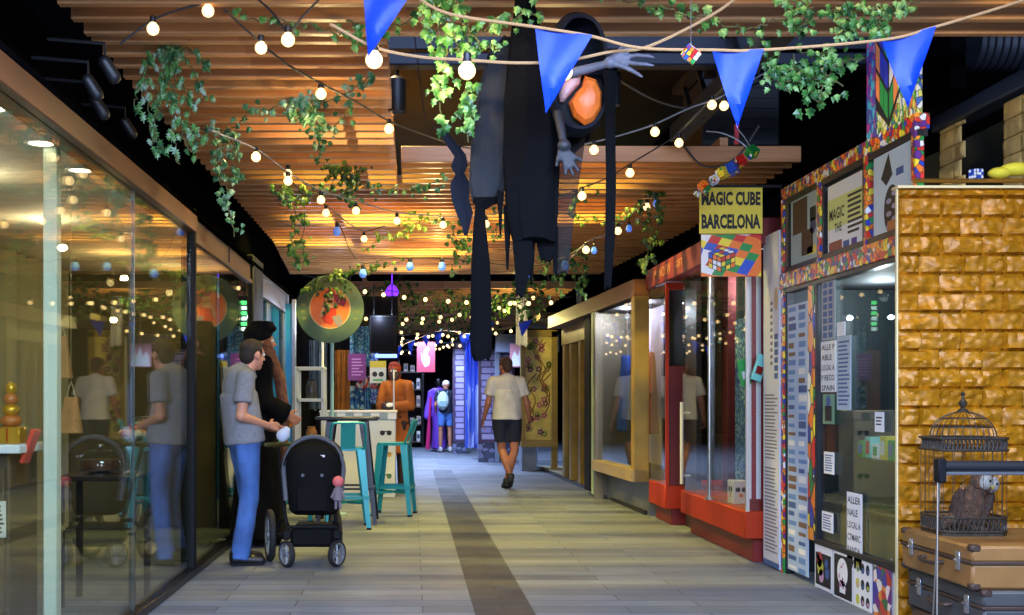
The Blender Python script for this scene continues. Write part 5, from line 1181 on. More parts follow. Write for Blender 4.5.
# purple costume on a stand
p = atS(439, 447, 42); t = thing('costume_stand', 'purple robe with a magenta lining on a display stand', 'costume', (p.x, p.y, 0))
b = MB(); b.cone((p.x, p.y, 1.42), (p.x, p.y, .06), .2, .3, 24, .6); b.ball((p.x, p.y, 1.42), (.22, .12, .1)); b.cap((p.x - .2, p.y, 1.38), (p.x - .27, p.y, .85), .07, .1); b.cap((p.x + .2, p.y, 1.38), (p.x + .27, p.y, .85), .07, .1); b = remesh(b, 'robe', .025, 3, .03, 5); b.build('robe', mat('robe_purple', (110, 60, 190), .7), t)
b = MB(); b.cone((p.x - .2, p.y - .06, 1.3), (p.x - .27, p.y - .1, .05), .05, .12, 14, .5); b.build('lining', mat('robe_magenta', (190, 30, 100), .7), t)
b = MB(); b.tube([(p.x, p.y, 0), (p.x, p.y, 1.6)], .02, 8); b.lathe([(.2, 0), (.2, .02), (.03, .04)], Matrix.Translation((p.x, p.y, 0)), 20); b.ball((p.x, p.y, 1.62), (.08, .09, .11)); b.build('stand', M_dmetal, t)
hang('dark_drape', 'plum drape filling the far end of the passage', 'drape', 380, 500, 270, 443, mat('drape_plum', (40, 30, 50), .9), .08, 31.5, 60)
b = MB(); b.span((-1.6, 16.45, 0), (-.3, 17.4, 2.6)); struct(b.build('wall_left', M_soft))
# ================================================================ people
def rotz(a): return Matrix.Rotation(a, 3, 'Z')
def hand(b, wr, d, pn, ts, k=1.0, curl=.5, spread=.1):
    """palm plus four jointed fingers and a side thumb. d: pointing, pn: palm normal, ts: thumb side"""
    d = d.normalized(); pn = (pn - d * pn.dot(d)).normalized(); ts = (ts - d * ts.dot(d) - pn * ts.dot(pn)).normalized()
    wr = Vector(wr)
    for i in range(4):
        o = (1.5 - i) * .019 * k; b.cap(wr + ts * o * .5 + d * .012 * k, wr + d * .085 * k + ts * o, .014 * k, .0115 * k, 8)
    for i, L in enumerate((.072, .08, .074, .058)):
        o = (1.5 - i) * .02 * k; p = wr + d * .088 * k + ts * o; q = (d + ts * spread * (1.5 - i) * .3).normalized(); a = curl * (1 + .12 * i)
        for seg, r0 in ((.45, .0098), (.32, .0088), (.23, .0078)):
            q = (q * math.cos(a * .8) + pn * math.sin(a * .8)).normalized(); e = p + q * L * k * seg; b.cap(p, e, r0 * k, (r0 - .0008) * k, 8); p = e; a *= 1.05
            pnq = pn
    p = wr + ts * .022 * k + d * .025 * k
    q = (ts * .75 + d * .6 + pn * .35).normalized()
    for seg, r0 in ((.04, .013), (.032, .0105), (.026, .009)):
        e = p + q * seg * k; b.cap(p, e, r0 * k, (r0 - .001) * k, 8); p = e; q = (q + d * .35 + pn * curl * .35 - ts * .2).normalized()
def human(name, label, O, ang, J, height, skin, clothes, hair=None, headyaw=0.0, headpitch=0.0, hands=None, voxel=.0075, gw=1.0):
    """J in local metres (x right, y forward, z up) for the given height"""
    t = thing(name, label, 'person', O, ang)
    Wm = world(t); k = height / 1.75
    j = {n: Wm @ Vector(v) for n, v in J.items()}; Rm = Wm.to_3x3()
    fw = Rm @ Vector((0, 1, 0)); rt = Rm @ Vector((1, 0, 0)); up = Vector((0, 0, 1))
    E = lambda b, c, r, g=0.0: b.ball(c, tuple(q * k * gw + g for q in r), Rm, 20, 12)
    def torso(b, g=0.0, low=True):
        sp = (j['chest'] + j['pelvis']) / 2
        E(b, j['chest'] + up * .05 * k, (.155, .098, .15), g); E(b, j['chest'] - up * .09 * k, (.14, .098, .14), g); E(b, sp - up * .02 * k, (.132, .095, .15), g); E(b, j['pelvis'] + up * .03 * k, (.15, .108, .12), g)
        for s in 'LR': b.cap(j['neck'] - up * .045 * k, j['s' + s], .06 * k + g, .056 * k + g)
    def head(b, g=0.0):
        Hm = Rm @ Matrix.Rotation(headyaw, 3, 'Z') @ Matrix.Rotation(headpitch, 3, 'X'); c = j['head']; q = lambda x, y, z: c + Hm @ Vector((x * k, y * k, z * k))
        b.ball(q(0, -.012, .03), (.074 * k, .096 * k, .088 * k), Hm, 20, 14); b.ball(q(0, .018, -.035), (.058 * k, .07 * k, .08 * k), Hm, 18, 12); b.ball(q(0, .05, -.085), (.034 * k, .034 * k, .028 * k), Hm)
        b.cap(q(0, .085, .015), q(0, .106, -.022), .008 * k, .014 * k, 8); b.ball(q(0, .083, -.056), (.024 * k, .012 * k, .01 * k), Hm, 10, 8)
        b.ball(q(0, .08, .033), (.05 * k, .014 * k, .01 * k), Hm, 10, 8)
        for s in (-1, 1): b.ball(q(s * .077, -.004, -.006), (.012 * k, .022 * k, .034 * k), Hm, 12, 8)
        return q, Hm
    b = MB(); torso(b)
    q, Hm = head(b)
    b.cap(j['neck'] - up * .05 * k, j['head'] - up * .05 * k + fw * -.008, .062 * k, .054 * k)
    hs = hands or {}
    for s, sg in (('L', -1), ('R', 1)):
        b.cap(j['s' + s], j['e' + s], .05 * k, .039 * k); b.cap(j['e' + s], j['w' + s], .041 * k, .026 * k)
        h = hs.get(s, {}); d = Rm @ Vector(h['d']) if 'd' in h else (j['w' + s] - j['e' + s]); pn = Rm @ Vector(h.get('pn', (-sg, 0, 0))); ts = Rm @ Vector(h.get('ts', (0, 1, 0)))
        hand(b, j['w' + s], d, pn, ts, k, h.get('curl', .35))
        b.cap(j['h' + s], j['k' + s], .082 * k, .054 * k); b.cap(j['k' + s], j['k' + s].lerp(j['a' + s], .35), .052 * k, .054 * k); b.cap(j['k' + s].lerp(j['a' + s], .35), j['a' + s], .054 * k, .037 * k)
        td = j['t' + s] - j['a' + s]; hd = Vector((td.x, td.y, 0)).normalized() if Vector((td.x, td.y, 0)).length > .01 else fw
        b.cap(j['a' + s] - up * .035 * k - hd * .03 * k, j['t' + s], .04 * k, .03 * k)
    b = remesh(b, 'body', voxel, 3, factor=.4)
    b.build('body', skin, t)
    for s in (-1, 1):
        b = MB(); b.ball(q(s * .031, .079, .012), .0125 * k, None, 12, 8); b.m(1); b.ball(q(s * .031, .088, .012), .0062 * k, None, 10, 6); b.build('eye', [mat('eye_white', (226, 222, 216), .3), M_ink], t)
    for nm, spec in clothes.items():
        b = MB(); g = spec.get('g', .014); ty = spec['type']
        if ty == 'shirt':
            torso(b, g); hem = spec.get('hem', .1)
            b.cone(j['chest'] - up * .0 * k, j['pelvis'] - up * (hem - .04) * k, .15 * k * gw + g, .165 * k * gw + g, 28, .78, rt)
            for s in 'LR':
                e = spec.get('sleeve', .62)
                if e <= 1: b.cap(j['s' + s], j['s' + s].lerp(j['e' + s], .3), .058 * k + g, .056 * k + g); b.cone(j['s' + s].lerp(j['e' + s], .2), j['s' + s].lerp(j['e' + s], e), .056 * k + g, .06 * k + g)
                else: b.cap(j['s' + s], j['e' + s], .055 * k + g, .046 * k + g); b.cap(j['e' + s], j['e' + s].lerp(j['w' + s], .5), .046 * k + g, .042 * k + g); b.cone(j['e' + s].lerp(j['w' + s], .45), j['e' + s].lerp(j['w' + s], .97), .042 * k + g, .04 * k + g)
            b.cone(j['neck'] - up * .06 * k, j['neck'] + up * .005 * k, .09 * k + g, .068 * k + g * .5)
            if spec.get('collar'): b.lathe([(.062 * k, 0), (.075 * k, .0), (.082 * k, .012), (.07 * k, .04 * k), (.06 * k, .04 * k), (.062 * k, 0)], Matrix.Translation(j['neck'] - up * .012), 24, False)
        elif ty == 'trousers':
            E(b, j['pelvis'] + up * .02 * k, (.156, .114, .13), g)
            for s in 'LR':
                L = spec.get('length', 1.0)
                if L < 1: kn = j['h' + s].lerp(j['k' + s], L); b.cap(j['h' + s], j['h' + s].lerp(j['k' + s], .3), .09 * k + g, .085 * k + g); b.cone(j['h' + s].lerp(j['k' + s], .1), kn, .086 * k + g, .072 * k + g)
                else: b.cap(j['h' + s], j['k' + s], .086 * k + g, .06 * k + g); b.cap(j['k' + s], j['k' + s].lerp(j['a' + s], .4), .06 * k + g, .056 * k + g); b.cone(j['k' + s].lerp(j['a' + s], .35), j['a' + s] - up * .045 * k, .058 * k + g, .055 * k + g)
        elif ty == 'skirt':
            L = spec['to']; torso(b, g); b.cone(j['pelvis'] + up * .2 * k, Vector((j['pelvis'].x, j['pelvis'].y, L)), .14 * k + g, spec.get('flare', .26) * k, 32, spec.get('sq', .75), rt)
            for s in 'LR': b.cap(j['s' + s], j['e' + s], .058 * k + g, .055 * k + g); b.cap(j['e' + s], j['e' + s].lerp(j['w' + s], .4), .055 * k + g, .055 * k + g); b.cone(j['e' + s].lerp(j['w' + s], .35), j['e' + s].lerp(j['w' + s], .95), .052 * k + g, .06 * k + g)
            b.cone(j['neck'] - up * .07 * k, j['neck'] + up * .01 * k, .095 * k + g, .066 * k + g * .4)
        elif ty == 'shoes':
            for s in 'LR':
                td = j['t' + s] - j['a' + s]; hd = Vector((td.x, td.y, 0)).normalized() if Vector((td.x, td.y, 0)).length > .02 else fw
                pitch = spec.get('pitch', {}).get(s, 0)
                h0 = j['a' + s] - up * .04 * k - hd * .035 * k; b2 = MB(); b2.cap(h0, j['t' + s], .044 * k, .036 * k); b2.cap(h0 + up * .03 * k, j['a' + s].lerp(j['t' + s], .3), .046 * k, .04 * k); b2.cone(h0 + up * .02 * k + hd * .02, j['a' + s] + up * .035 * k, .052 * k, .048 * k)
                b2 = remesh(b2, 'shoe', .007, 2)
                if not pitch:
                    for v in b2.bm.verts: v.co.z = max(v.co.z, spec.get('floor', .004))
                so = b2.build('shoe', spec['mat'], t)
                b3 = MB(); 
                if not pitch: b3.bar(h0 * 1.0 - hd * .03 * k + up * (.012 - h0.z), j['t' + s] + up * (.012 - j['t' + s].z) + hd * .02 * k, .07 * k, .018); b3.build('sole', spec.get('sole', M_black), so)
                else: b3.bm.free()
            b.bm.free(); continue
        elif ty == 'custom': spec['fn'](b, j, q, Hm, k, Rm)
        b = remesh(b, nm, spec.get('voxel', .0115), spec.get('smooth', 2), spec.get('amp', .007), spec.get('freq', 6)) if spec.get('remesh', True) else b
        b.build(nm, spec['mat'], t)
    if hair:
        b = MB(); hair['fn'](b, q, Hm, k); b = remesh(b, 'hair', hair.get('voxel', .007), 1, hair.get('amp', .003), 30); b.build('hair', hair['mat'], t)
    return t, j, q
def hair_short(b, q, Hm, k):
    b.ball(q(0, -.022, .044), (.08 * k, .096 * k, .084 * k), Hm, 20, 14); b.ball(q(0, -.058, -.0), (.07 * k, .058 * k, .08 * k), Hm); b.ball(q(0, .03, .085), (.06 * k, .055 * k, .035 * k), Hm)
    for s in (-1, 1): b.ball(q(s * .066, .012, .03), (.014 * k, .03 * k, .035 * k), Hm)
M_skin = mat('skin', (196, 138, 110), .55, var=.08, scale=12); M_skin2 = mat('skin_tan', (170, 112, 84), .55, var=.08, scale=12); M_skin3 = mat('skin_dark_paint', (70, 56, 66), .55)
M_jean = mat('denim_blue', (60, 98, 160), .8, var=.3, scale=7, bump=.2, bscale=200)
# --- man with the pushchair -------------------------------------------------------
s_ = 134.0; O = Vector((-1.25, 8.6, 0)); ang = R(-66)      # faces right and a little away
J = dict(pelvis=(0, -.01, .93), chest=(0, -.05, 1.27), neck=(0, -.01, 1.445), head=(0, .055, 1.555),
         sL=(-.175, -.03, 1.385), sR=(.175, -.045, 1.385), eL=(-.22, .02, 1.09), eR=(.225, -.1, 1.1), wL=(-.06, .23, 1.0), wR=(.11, .14, 1.03),
         hL=(-.085, -.01, .88), hR=(.085, -.01, .88), kL=(-.09, .05, .48), kR=(.1, -.0, .48), aL=(-.09, -.02, .09), aR=(.11, -.08, .09), tL=(-.1, .13, .035), tR=(.14, .08, .035))
man, jm, qm = human('person', 'man in grey t-shirt and blue jeans standing beside the pushchair, seen from behind', O, ang, J, 1.68, M_skin,
    {'tshirt': dict(type='shirt', mat=mat('heather_grey', (128, 130, 136), .9, var=.12, scale=40), sleeve=.66, hem=.07, amp=.013),
     'jeans': dict(type='trousers', mat=M_jean, amp=.012, freq=8),
     'shoes': dict(type='shoes', mat=mat('black_leather', (20, 20, 22), .4))},
    dict(fn=hair_short, mat=mat('dark_hair', (30, 24, 22), .7, bump=.5, bscale=150)), R(20), R(-4),
    dict(L=dict(d=(.7, .7, -.05), pn=(.3, -.6, -.4), ts=(0, .2, 1), curl=.6), R=dict(d=(-.35, .9, -.1), pn=(-.8, -.3, -.3), ts=(-.1, .2, 1), curl=.6)), gw=1.12)
c = jm['wR'] + Vector((.11, .03, -.07)); b = MB(); b.ball(c, (.05, .03, .055), Euler((.2, .5, .3)).to_matrix()); b.ball(c + Vector((.02, 0, .03)), (.03, .02, .035)); b = remesh(b, 'mask', .006, 2, .008, 18); tag(b.build('face_mask', mat('mask_white', (206, 212, 222), .7)), 'crumpled white face mask held in the hands of the man', 'mask')
# --- figure in black with long brown hair ------------------------------------------
O = Vector((-1.31, 9.75, 0)); ang = R(-72)
J = dict(pelvis=(0, 0, 1.03), chest=(0, -.0, 1.4), neck=(0, .0, 1.585), head=(0, .03, 1.71), sL=(-.17, 0, 1.52), sR=(.17, 0, 1.52), eL=(-.22, .0, 1.2), eR=(.22, .02, 1.2), wL=(-.16, .2, 1.08), wR=(.17, .2, 1.1),
         hL=(-.09, 0, .98), hR=(.09, 0, .98), kL=(-.09, .02, .53), kR=(.09, .02, .53), aL=(-.09, -.01, .09), aR=(.09, -.01, .09), tL=(-.1, .14, .04), tR=(.1, .14, .04))
def long_hair(b, q, Hm, k):
    b.ball(q(0, -.02, .04), (.088 * k, .1 * k, .09 * k), Hm); b.cap(q(.06, .03, -.02), q(.1, .13, -.3), .045, .05); b.cap(q(.1, .13, -.3), q(.11, .17, -.62), .05, .04); b.cap(q(.11, .17, -.62), q(.1, .16, -.95), .04, .02); b.cap(q(-.045, -.02, 0), q(-.08, .05, -.4), .055, .045); b.cap(q(.03, -.06, 0), q(.1, .0, -.4), .05, .04); b.cap(q(0, -.07, 0), q(0, -.09, -.3), .06, .05)
def hood(b, j, q, Hm, k, Rm):
    b.ball(q(0, -.035, .055), (.105 * k, .118 * k, .1 * k), Hm); b.ball(q(0, .01, .11), (.1 * k, .11 * k, .05 * k), Hm); b.cap(q(0, -.06, .0), q(0, -.07, -.14), .09, .1); b.cone(q(0, -.0, .1), q(0, .0, .165), .108, .1, 20)
fig, jf, qf = human('person', 'tall hooded figure in a long black robe with long brown hair behind the man', O, ang, J, 1.88, M_skin2,
    {'robe': dict(type='skirt', mat=mat('robe_black', (6, 6, 8), .9, spec=.15), to=.06, flare=.28, sq=.8, amp=.02, freq=7, g=.02), 'hood': dict(type='custom', fn=hood, mat=mat('robe_black', (6, 6, 8), .9, spec=.15), amp=.004),
     'shoes': dict(type='shoes', mat=M_black)}, dict(fn=long_hair, mat=mat('brown_hair', (110, 62, 32), .6, var=.4, scale=30, bump=.6, bscale=90), amp=.008), R(-4), 0, None, .009)
# --- walking man ------------------------------------------------------------------
s_ = 72.5; Yw = F / s_; Xw = (507 - HX) / s_; O = Vector((Xw, Yw, 0)); ang = R(6)
J = dict(pelvis=(.0, -.0, 1.0), chest=(0, .02, 1.35), neck=(-.0, .04, 1.545), head=(-.01, .075, 1.68), sL=(-.2, .02, 1.485), sR=(.2, .02, 1.48), eL=(-.265, -.0, 1.18), eR=(.275, -.03, 1.17), wL=(-.31, .1, .95), wR=(.325, .05, .93),
         hL=(-.1, 0, .96), hR=(.1, 0, .96), kL=(-.06, .08, .54), kR=(.1, -.03, .53), aL=(.03, -.1, .17), aR=(.0, .02, .1), tL=(.04, -.03, .05), tR=(-.01, .17, .04))
wk, jw, qw = human('person', 'man in pale polo shirt and navy shorts walking away down the passage', O, ang, J, 1.86, M_skin2,
    {'polo_shirt': dict(type='shirt', mat=mat('polo_cream', (206, 206, 194), .85, var=.1, scale=10), sleeve=.68, hem=.09, collar=True, amp=.014), 'shorts': dict(type='trousers', mat=mat('navy_cotton', (26, 34, 54), .8), length=.74, amp=.01),
     'shoes': dict(type='shoes', mat=mat('shoe_charcoal', (46, 46, 44), .6), pitch={'L': 1})}, dict(fn=hair_short, mat=mat('cropped_hair', (74, 52, 40), .8), amp=.001), R(22), 0,
    dict(L=dict(pn=(1, 0, 0), ts=(0, 1, 0), curl=.75), R=dict(pn=(-1, 0, 0), ts=(0, 1, 0), curl=.4)), gw=1.1)
c = jw['wR'] + Vector((.012, .0, -.1)); b = MB(); b.box(c, (.06, .12, .13), Euler((.1, .2, .2)).to_matrix().to_4x4(), .015); b.tube(curve_pts([c + Vector((-.02, -.04, .06)), c + Vector((0, 0, .11)), c + Vector((.0, .05, .06))]), .006, 6); tag(b.build('camera_bag', M_black), 'small black bag held in the right hand of the walking man', 'bag')
c = jw['pelvis'] + Vector((-.185, -.0, .02)); b = MB(); b.box(c, (.07, .16, .14), Matrix.Rotation(ang, 4, 'Z'), .02); b.box(c + Vector((-.037, 0, .03)), (.006, .14, .05), Matrix.Rotation(0, 4, 'Z'), .001); tag(b.build('waist_pouch', M_black), 'black pouch on the left hip of the walking man', 'pouch')
# --- person in orange ------------------------------------------------------------------
O = Vector((-.22, 15.25, 0)); ang = R(150)
J = dict(pelvis=(0, 0, .97), chest=(0, .0, 1.3), neck=(0, .01, 1.47), head=(0, .05, 1.59), sL=(-.175, .0, 1.41), sR=(.175, .0, 1.41), eL=(-.24, .03, 1.14), eR=(.24, .03, 1.14), wL=(-.07, .24, 1.13), wR=(.06, .24, 1.12),
         hL=(-.09, 0, .92), hR=(.09, 0, .92), kL=(-.1, .03, .5), kR=(.1, .02, .5), aL=(-.1, -.01, .09), aR=(.12, -.03, .09), tL=(-.12, .14, .04), tR=(.14, .12, .04))
def bob(b, q, Hm, k):
    b.ball(q(0, -.02, .045), (.09 * k, .105 * k, .09 * k), Hm); b.ball(q(0, -.06, -.04), (.08, .05, .09), Hm); b.ball(q(0, .02, .1), (.07, .06, .04), Hm)
orp, jo, qo = human('person', 'person in long orange tunic with red hair and dark painted face at the stall', O, ang, J, 1.72, M_skin3,
    {'tunic': dict(type='skirt', mat=mat('orange_cloth', (156, 84, 24), .85, var=.2, scale=6), to=.52, flare=.22, sq=.8, amp=.018, freq=8), 'trousers': dict(type='trousers', mat=mat('trouser_dark', (50, 36, 34), .8)), 'shoes': dict(type='shoes', mat=M_black)},
    dict(fn=bob, mat=mat('red_hair', (150, 54, 26), .7, bump=.5, bscale=80)), R(20), 0, dict(L=dict(d=(.8, .5, .1), pn=(.2, -.8, 0), ts=(0, .1, 1), curl=.7), R=dict(d=(-.8, .5, .1), pn=(-.2, -.8, 0), ts=(0, .1, 1), curl=.7)))
c = (jo['wL'] + jo['wR']) / 2 + Vector((.03, -.09, .03)); b = MB(); b.ball(c, (.045, .03, .03)); b.ball(c + Vector((.03, 0, .01)), (.03, .02, .02)); tag(b.build('paper_tissue', M_white), 'small white tissue held by the person in orange', 'tissue')
# --- person with the white cap --------------------------------------------------------
s_ = 42.0; Yp = F / s_; O = Vector(((445 - HX) / s_, Yp - .6, 0)); ang = R(10)
J = dict(pelvis=(0, 0, .95), chest=(0, .01, 1.28), neck=(0, .02, 1.44), head=(.02, .07, 1.55), sL=(-.18, .0, 1.38), sR=(.18, .0, 1.38), eL=(-.24, .0, 1.1), eR=(.25, .02, 1.1), wL=(-.2, .16, .95), wR=(.25, .16, .95),
         hL=(-.09, 0, .9), hR=(.09, 0, .9), kL=(-.12, .02, .5), kR=(.1, .02, .5), aL=(-.13, -.02, .09), aR=(.1, -.02, .09), tL=(-.15, .13, .04), tR=(.12, .13, .04))
def capf(b, j, q, Hm, k, Rm):
    b.ball(q(0, -.012, .06), (.085 * k, .105 * k, .08 * k), Hm); b.ball(q(0, .11, .045), (.06 * k, .06 * k, .012 * k), Hm)
cp, jc, qc = human('person', 'person in white cap, navy t-shirt and blue shorts standing far off', O, ang, J, 1.68, M_skin2,
    {'tshirt': dict(type='shirt', mat=mat('navy_tee', (24, 30, 48), .85), sleeve=.62, hem=.08, amp=.012), 'shorts': dict(type='trousers', mat=mat('denim_shorts', (70, 110, 180), .8), length=.7), 'cap': dict(type='custom', fn=capf, mat=mat('cap_white', (220, 220, 226), .7), amp=0), 'shoes': dict(type='shoes', mat=mat('shoe_pale', (180, 180, 184), .6))}, None, R(15), R(-8), None, .01)
t = thing('backpack', 'pale grey backpack worn by the person in the white cap', 'backpack', (O.x - .04, O.y - .2, 1.0))
Mb = Matrix.Translation((O.x - .07, O.y - .19, 1.2)) @ Matrix.Rotation(ang, 4, 'Z')
b = MB(); b.ball(Mb.translation, (.14, .085, .22)); b.ball(Mb.translation + Vector((0, -.03, -.08)), (.12, .08, .12)); b = remesh(b, 'bag', .012, 2, .006, 8); b.build('body', mat('bag_grey', (170, 186, 186), .7), t)
b = MB(); b.box(Mb.translation + Vector((0, -.1, -.07)), (.17, .03, .14), None, .012); b.build('front_pocket', mat('bag_teal', (120, 150, 150), .7), t)
b = MB()
for sx in (-1, 1): b.tube(curve_pts([Mb.translation + Vector((sx * .09, .05, .18)), Mb.translation + Vector((sx * .12, .15, .22)), Mb.translation + Vector((sx * .13, .29, .12))]), .014, 6)
b.build('strap', mat('bag_teal', (120, 150, 150), .7), t)
# ================================================================ bunting
M_rope = mat('rope_jute', (170, 130, 84), .9, bump=.4, bscale=200)
M_flag = mat('pennant_blue', (22, 74, 220), .45, var=.12, scale=10)
def under(x, y, z=2.88):           # point at height z in the measured direction
    return at(x, y, F * (z - HC) / (HY - y))
def flag(parent, p0, p1, tip, n=10):
    """cloth triangle between two points on the rope and its tip"""
    b = MB(); rows = []
    for j in range(n + 1):
        v = j / n; row = []
        m = max(1, n - j)
        for i in range(m + 1):
            u = i / m; q = p0.lerp(p1, u).lerp(tip, v) if m else tip
            q = q + Vector((0, .012 * math.sin(u * 5 + v * 3), 0)); row.append(b.bm.verts.new(q))
        rows.append(row)
    for j in range(n):
        a, c = rows[j], rows[j + 1]
        for i in range(len(c) - 1):
            b.face([a[i], a[i + 1], c[i + 1], c[i]])
        if len(a) > len(c): b.face([a[-2], a[-1], c[-1]])
    bmesh.ops.solidify(b.bm, geom=b.bm.faces[:], thickness=.003)
    return b.build('pennant', M_flag, parent)
s = 265
t = thing('bunting', 'jute rope with four large blue pennants strung across the front', 'bunting', atS(700, 48, s))
ctrl = [(1100, -28), (1024, 0), (935, 27), (882, 40), (763, 50), (712, 50), (640, 48), (590, 36), (535, 27), (450, 14), (410, -6), (365, -22), (300, -50)]
b = MB(); b.tube(curve_pts([atS(x, y, s) for x, y in ctrl]), .006, 7); b.build('rope', M_rope, t)
for a, c, tip in (((882, 40), (935, 27), (909, 108)), ((712, 50), (763, 50), (738, 128)), ((535, 27), (592, 36), (546, 113)), ((362, -22), (412, -6), (368, 56))):
    flag(t, atS(*a, s), atS(*c, s), atS(*tip, s))
def far_bunting(lab, ctrl, flags, s):
    t = thing('bunting', lab, 'bunting', atS(*ctrl[0], s)); b = MB(); b.tube(curve_pts([atS(x, y, s) for x, y in ctrl]), .006, 6); b.build('rope', M_rope, t)
    for a, c, tip in flags: flag(t, atS(*a, s), atS(*c, s), atS(*tip, s), 5)
far_bunting('far string of small blue pennants over the orange person and the pink banner', [(385, 352), (410, 342), (440, 331), (470, 334)], [((393, 348), (402, 345), (398, 360)), ((407, 343), (415, 340), (411, 356)), ((422, 337), (430, 334), (427, 347)), ((432, 332), (443, 331), (438, 345)), ((458, 333), (470, 334), (465, 352))], 56)
far_bunting('far string of small blue pennants above the walking man', [(470, 318), (490, 322), (519, 322), (545, 316)], [((486, 321), (494, 322), (489, 334)), ((518, 321), (532, 320), (522, 337))], 66)
# ================================================================ string lights
M_cord = mat('lamp_cord', (30, 30, 32), .6); M_cordw = mat('lamp_cord_pale', (150, 150, 150), .6)
M_bulb = mat('bulb_warm', (255, 226, 170), .3, emit=(255, 212, 140), es=2.6)
M_bulbc = mat('bulb_clear', (110, 165, 235), .08, emit=(70, 130, 255), es=.5, spec=.8)
M_sock = mat('socket_black', (20, 20, 22), .5)
def bulb_mesh(r, clear=False):
    b = MB()
    if clear: b.lathe([(0, -r * 2.1), (r * .55, -r * 1.95), (r * .95, -r * 1.4), (r, -r), (r * .8, -r * .35), (r * .45, r * .35), (r * .42, r * .6), (0, r * .62)], None, 16)
    else: b.lathe([(0, -r * 1.9)] + [(r * math.sin(math.pi * j / 10), -r * .9 - r * math.cos(math.pi * j / 10)) for j in range(1, 9)] + [(r * .42, r * .25), (0, r * .27)], None, 16)
    return b.mesh('bulb_mesh', M_bulbc if clear else M_bulb)
def socket_mesh(r):
    b = MB(); b.lathe([(r * .5, r * .1), (r * .55, r * .2), (r * .5, r * 1.1), (r * .2, r * 1.3), (0, r * 1.3)], None, 12); return b.mesh('socket_mesh', M_sock)
BM = {}
def light_string(lab, wire, bulbs, P=under, r=.03, cord=None, cw=.005):
    """wire: measured points; bulbs: (x, y of the glass centre[, clear])"""
    pts = [P(x, y) for x, y in wire]; t = thing('string_light', lab, 'string light', pts[0])
    cp = curve_pts(pts, 6); b = MB(); b.tube(cp, cw, 6); b.build('cord', cord or M_cord, t)
    for k in bulbs:
        clear = len(k) > 2 and k[2]
        key = (round(r, 3), clear)
        if key not in BM: BM[key] = (bulb_mesh(r * (.85 if clear else 1), clear), socket_mesh(r * (.85 if clear else 1)))
        g = P(k[0], k[1])
        near = min(cp, key=lambda q: abs((q.x / q.y) - (g.x / g.y))) ; 
        top = Vector((near.x + (g.x / g.y - near.x / near.y) * near.y, near.y, near.z)); sc = near.y
        c = Vector((g.x / g.y * sc, sc, HC + (g.z - HC) / g.y * sc))   # same direction, at the cord's distance
        o = bpy.data.objects.new('bulb', BM[key][0]); COL.objects.link(o); o.parent = t; o.location = c + Vector((0, 0, r * .9)) - pts[0]
        q = bpy.data.objects.new('socket', BM[key][1]); COL.objects.link(q); q.parent = o
        if top.z - c.z > r * 2.3:
            b = MB(); b.tube([c + Vector((0, 0, r * 2)), top], cw * .8, 5); b.build('lead', M_cord, o)
PS = lambda s: (lambda x, y: atS(x, y, s))
light_string('front rope lights with three large bulbs below the blue pennants', [(330, 24), (374, 47), (420, 57), (467, 60), (515, 63), (564, 61), (610, 52), (650, 46), (720, 10), (760, -25)], [(374, 60), (467, 71), (564, 72)], PS(262), .033, M_rope, .006)
light_string('warm bulbs at the top left under the first slats', [(120, 44), (153, 20), (185, 8), (208, 2), (240, -14)], [(153, 29), (208, 11)], PS(222), .028)
light_string('single large warm bulb cord left of the first blue pennant', [(240, -16), (270, 10), (288, 30), (305, 14), (330, -12)], [(288, 40)], PS(228), .03)
light_string('black cord of warm bulbs sloping down to the robed figure', [(225, 10), (260, 42), (290, 66), (330, 88), (360, 104), (389, 121), (425, 135), (459, 146), (480, 150)], [(261, 48), (321, 94), (389, 129), (459, 154)], lambda x, y: under(x, y, 2.8), .027)
light_string('pale cord of warm bulbs right of the robed figure, upper row', [(560, 150), (594, 142), (625, 134), (655, 124), (690, 108), (723, 96), (770, 70)], [(594, 150), (655, 132), (712, 105), (724, 106)], PS(168), .027, M_cordw)
light_string('cord of warm bulbs in front of the timber edge, lower row', [(540, 205), (582, 188), (607, 178), (630, 164), (660, 146), (679, 134), (735, 98)], [(582, 196), (630, 173), (679, 143)], PS(152), .028)
light_string('cord mixing warm and clear bulbs towards the red header', [(555, 275), (586, 243), (605, 235), (629, 217), (647, 200), (670, 186), (700, 172)], [(586, 250), (594, 251, 1), (618, 231), (629, 229, 1), (647, 207), (656, 204, 1)], PS(112), .033, M_cordw)
light_string('long pale cord of warm bulbs across the timber ceiling', [(210, 130), (256, 149), (288, 172), (320, 190), (356, 201), (397, 212), (443, 216), (486, 215), (520, 205)], [(256, 157), (288, 181), (321, 200), (356, 211), (397, 221), (443, 225), (486, 224)], lambda x, y: under(x, y, 2.72), .029, M_cordw)
light_string('short cord of warm bulbs beside the hanging ivy over the stall', [(280, 165), (300, 190), (326, 205), (347, 222), (364, 231), (385, 226)], [(288, 174), (326, 213), (364, 239)], lambda x, y: under(x, y, 2.75), .029)
light_string('cord of clear bluish bulbs above the round sign', [(310, 205), (337, 222), (350, 250), (363, 263), (390, 258), (410, 258), (442, 258), (480, 262), (528, 266), (565, 257), (590, 240)], [(337, 232, 1), (363, 274, 1), (410, 267, 1), (442, 267, 1), (528, 274, 1), (565, 266, 1)], PS(100), .046, M_cord)
rr = random.Random(31); ords = ['nearest', 'second', 'third', 'fourth', 'fifth', 'sixth', 'seventh', 'eighth', 'farthest']
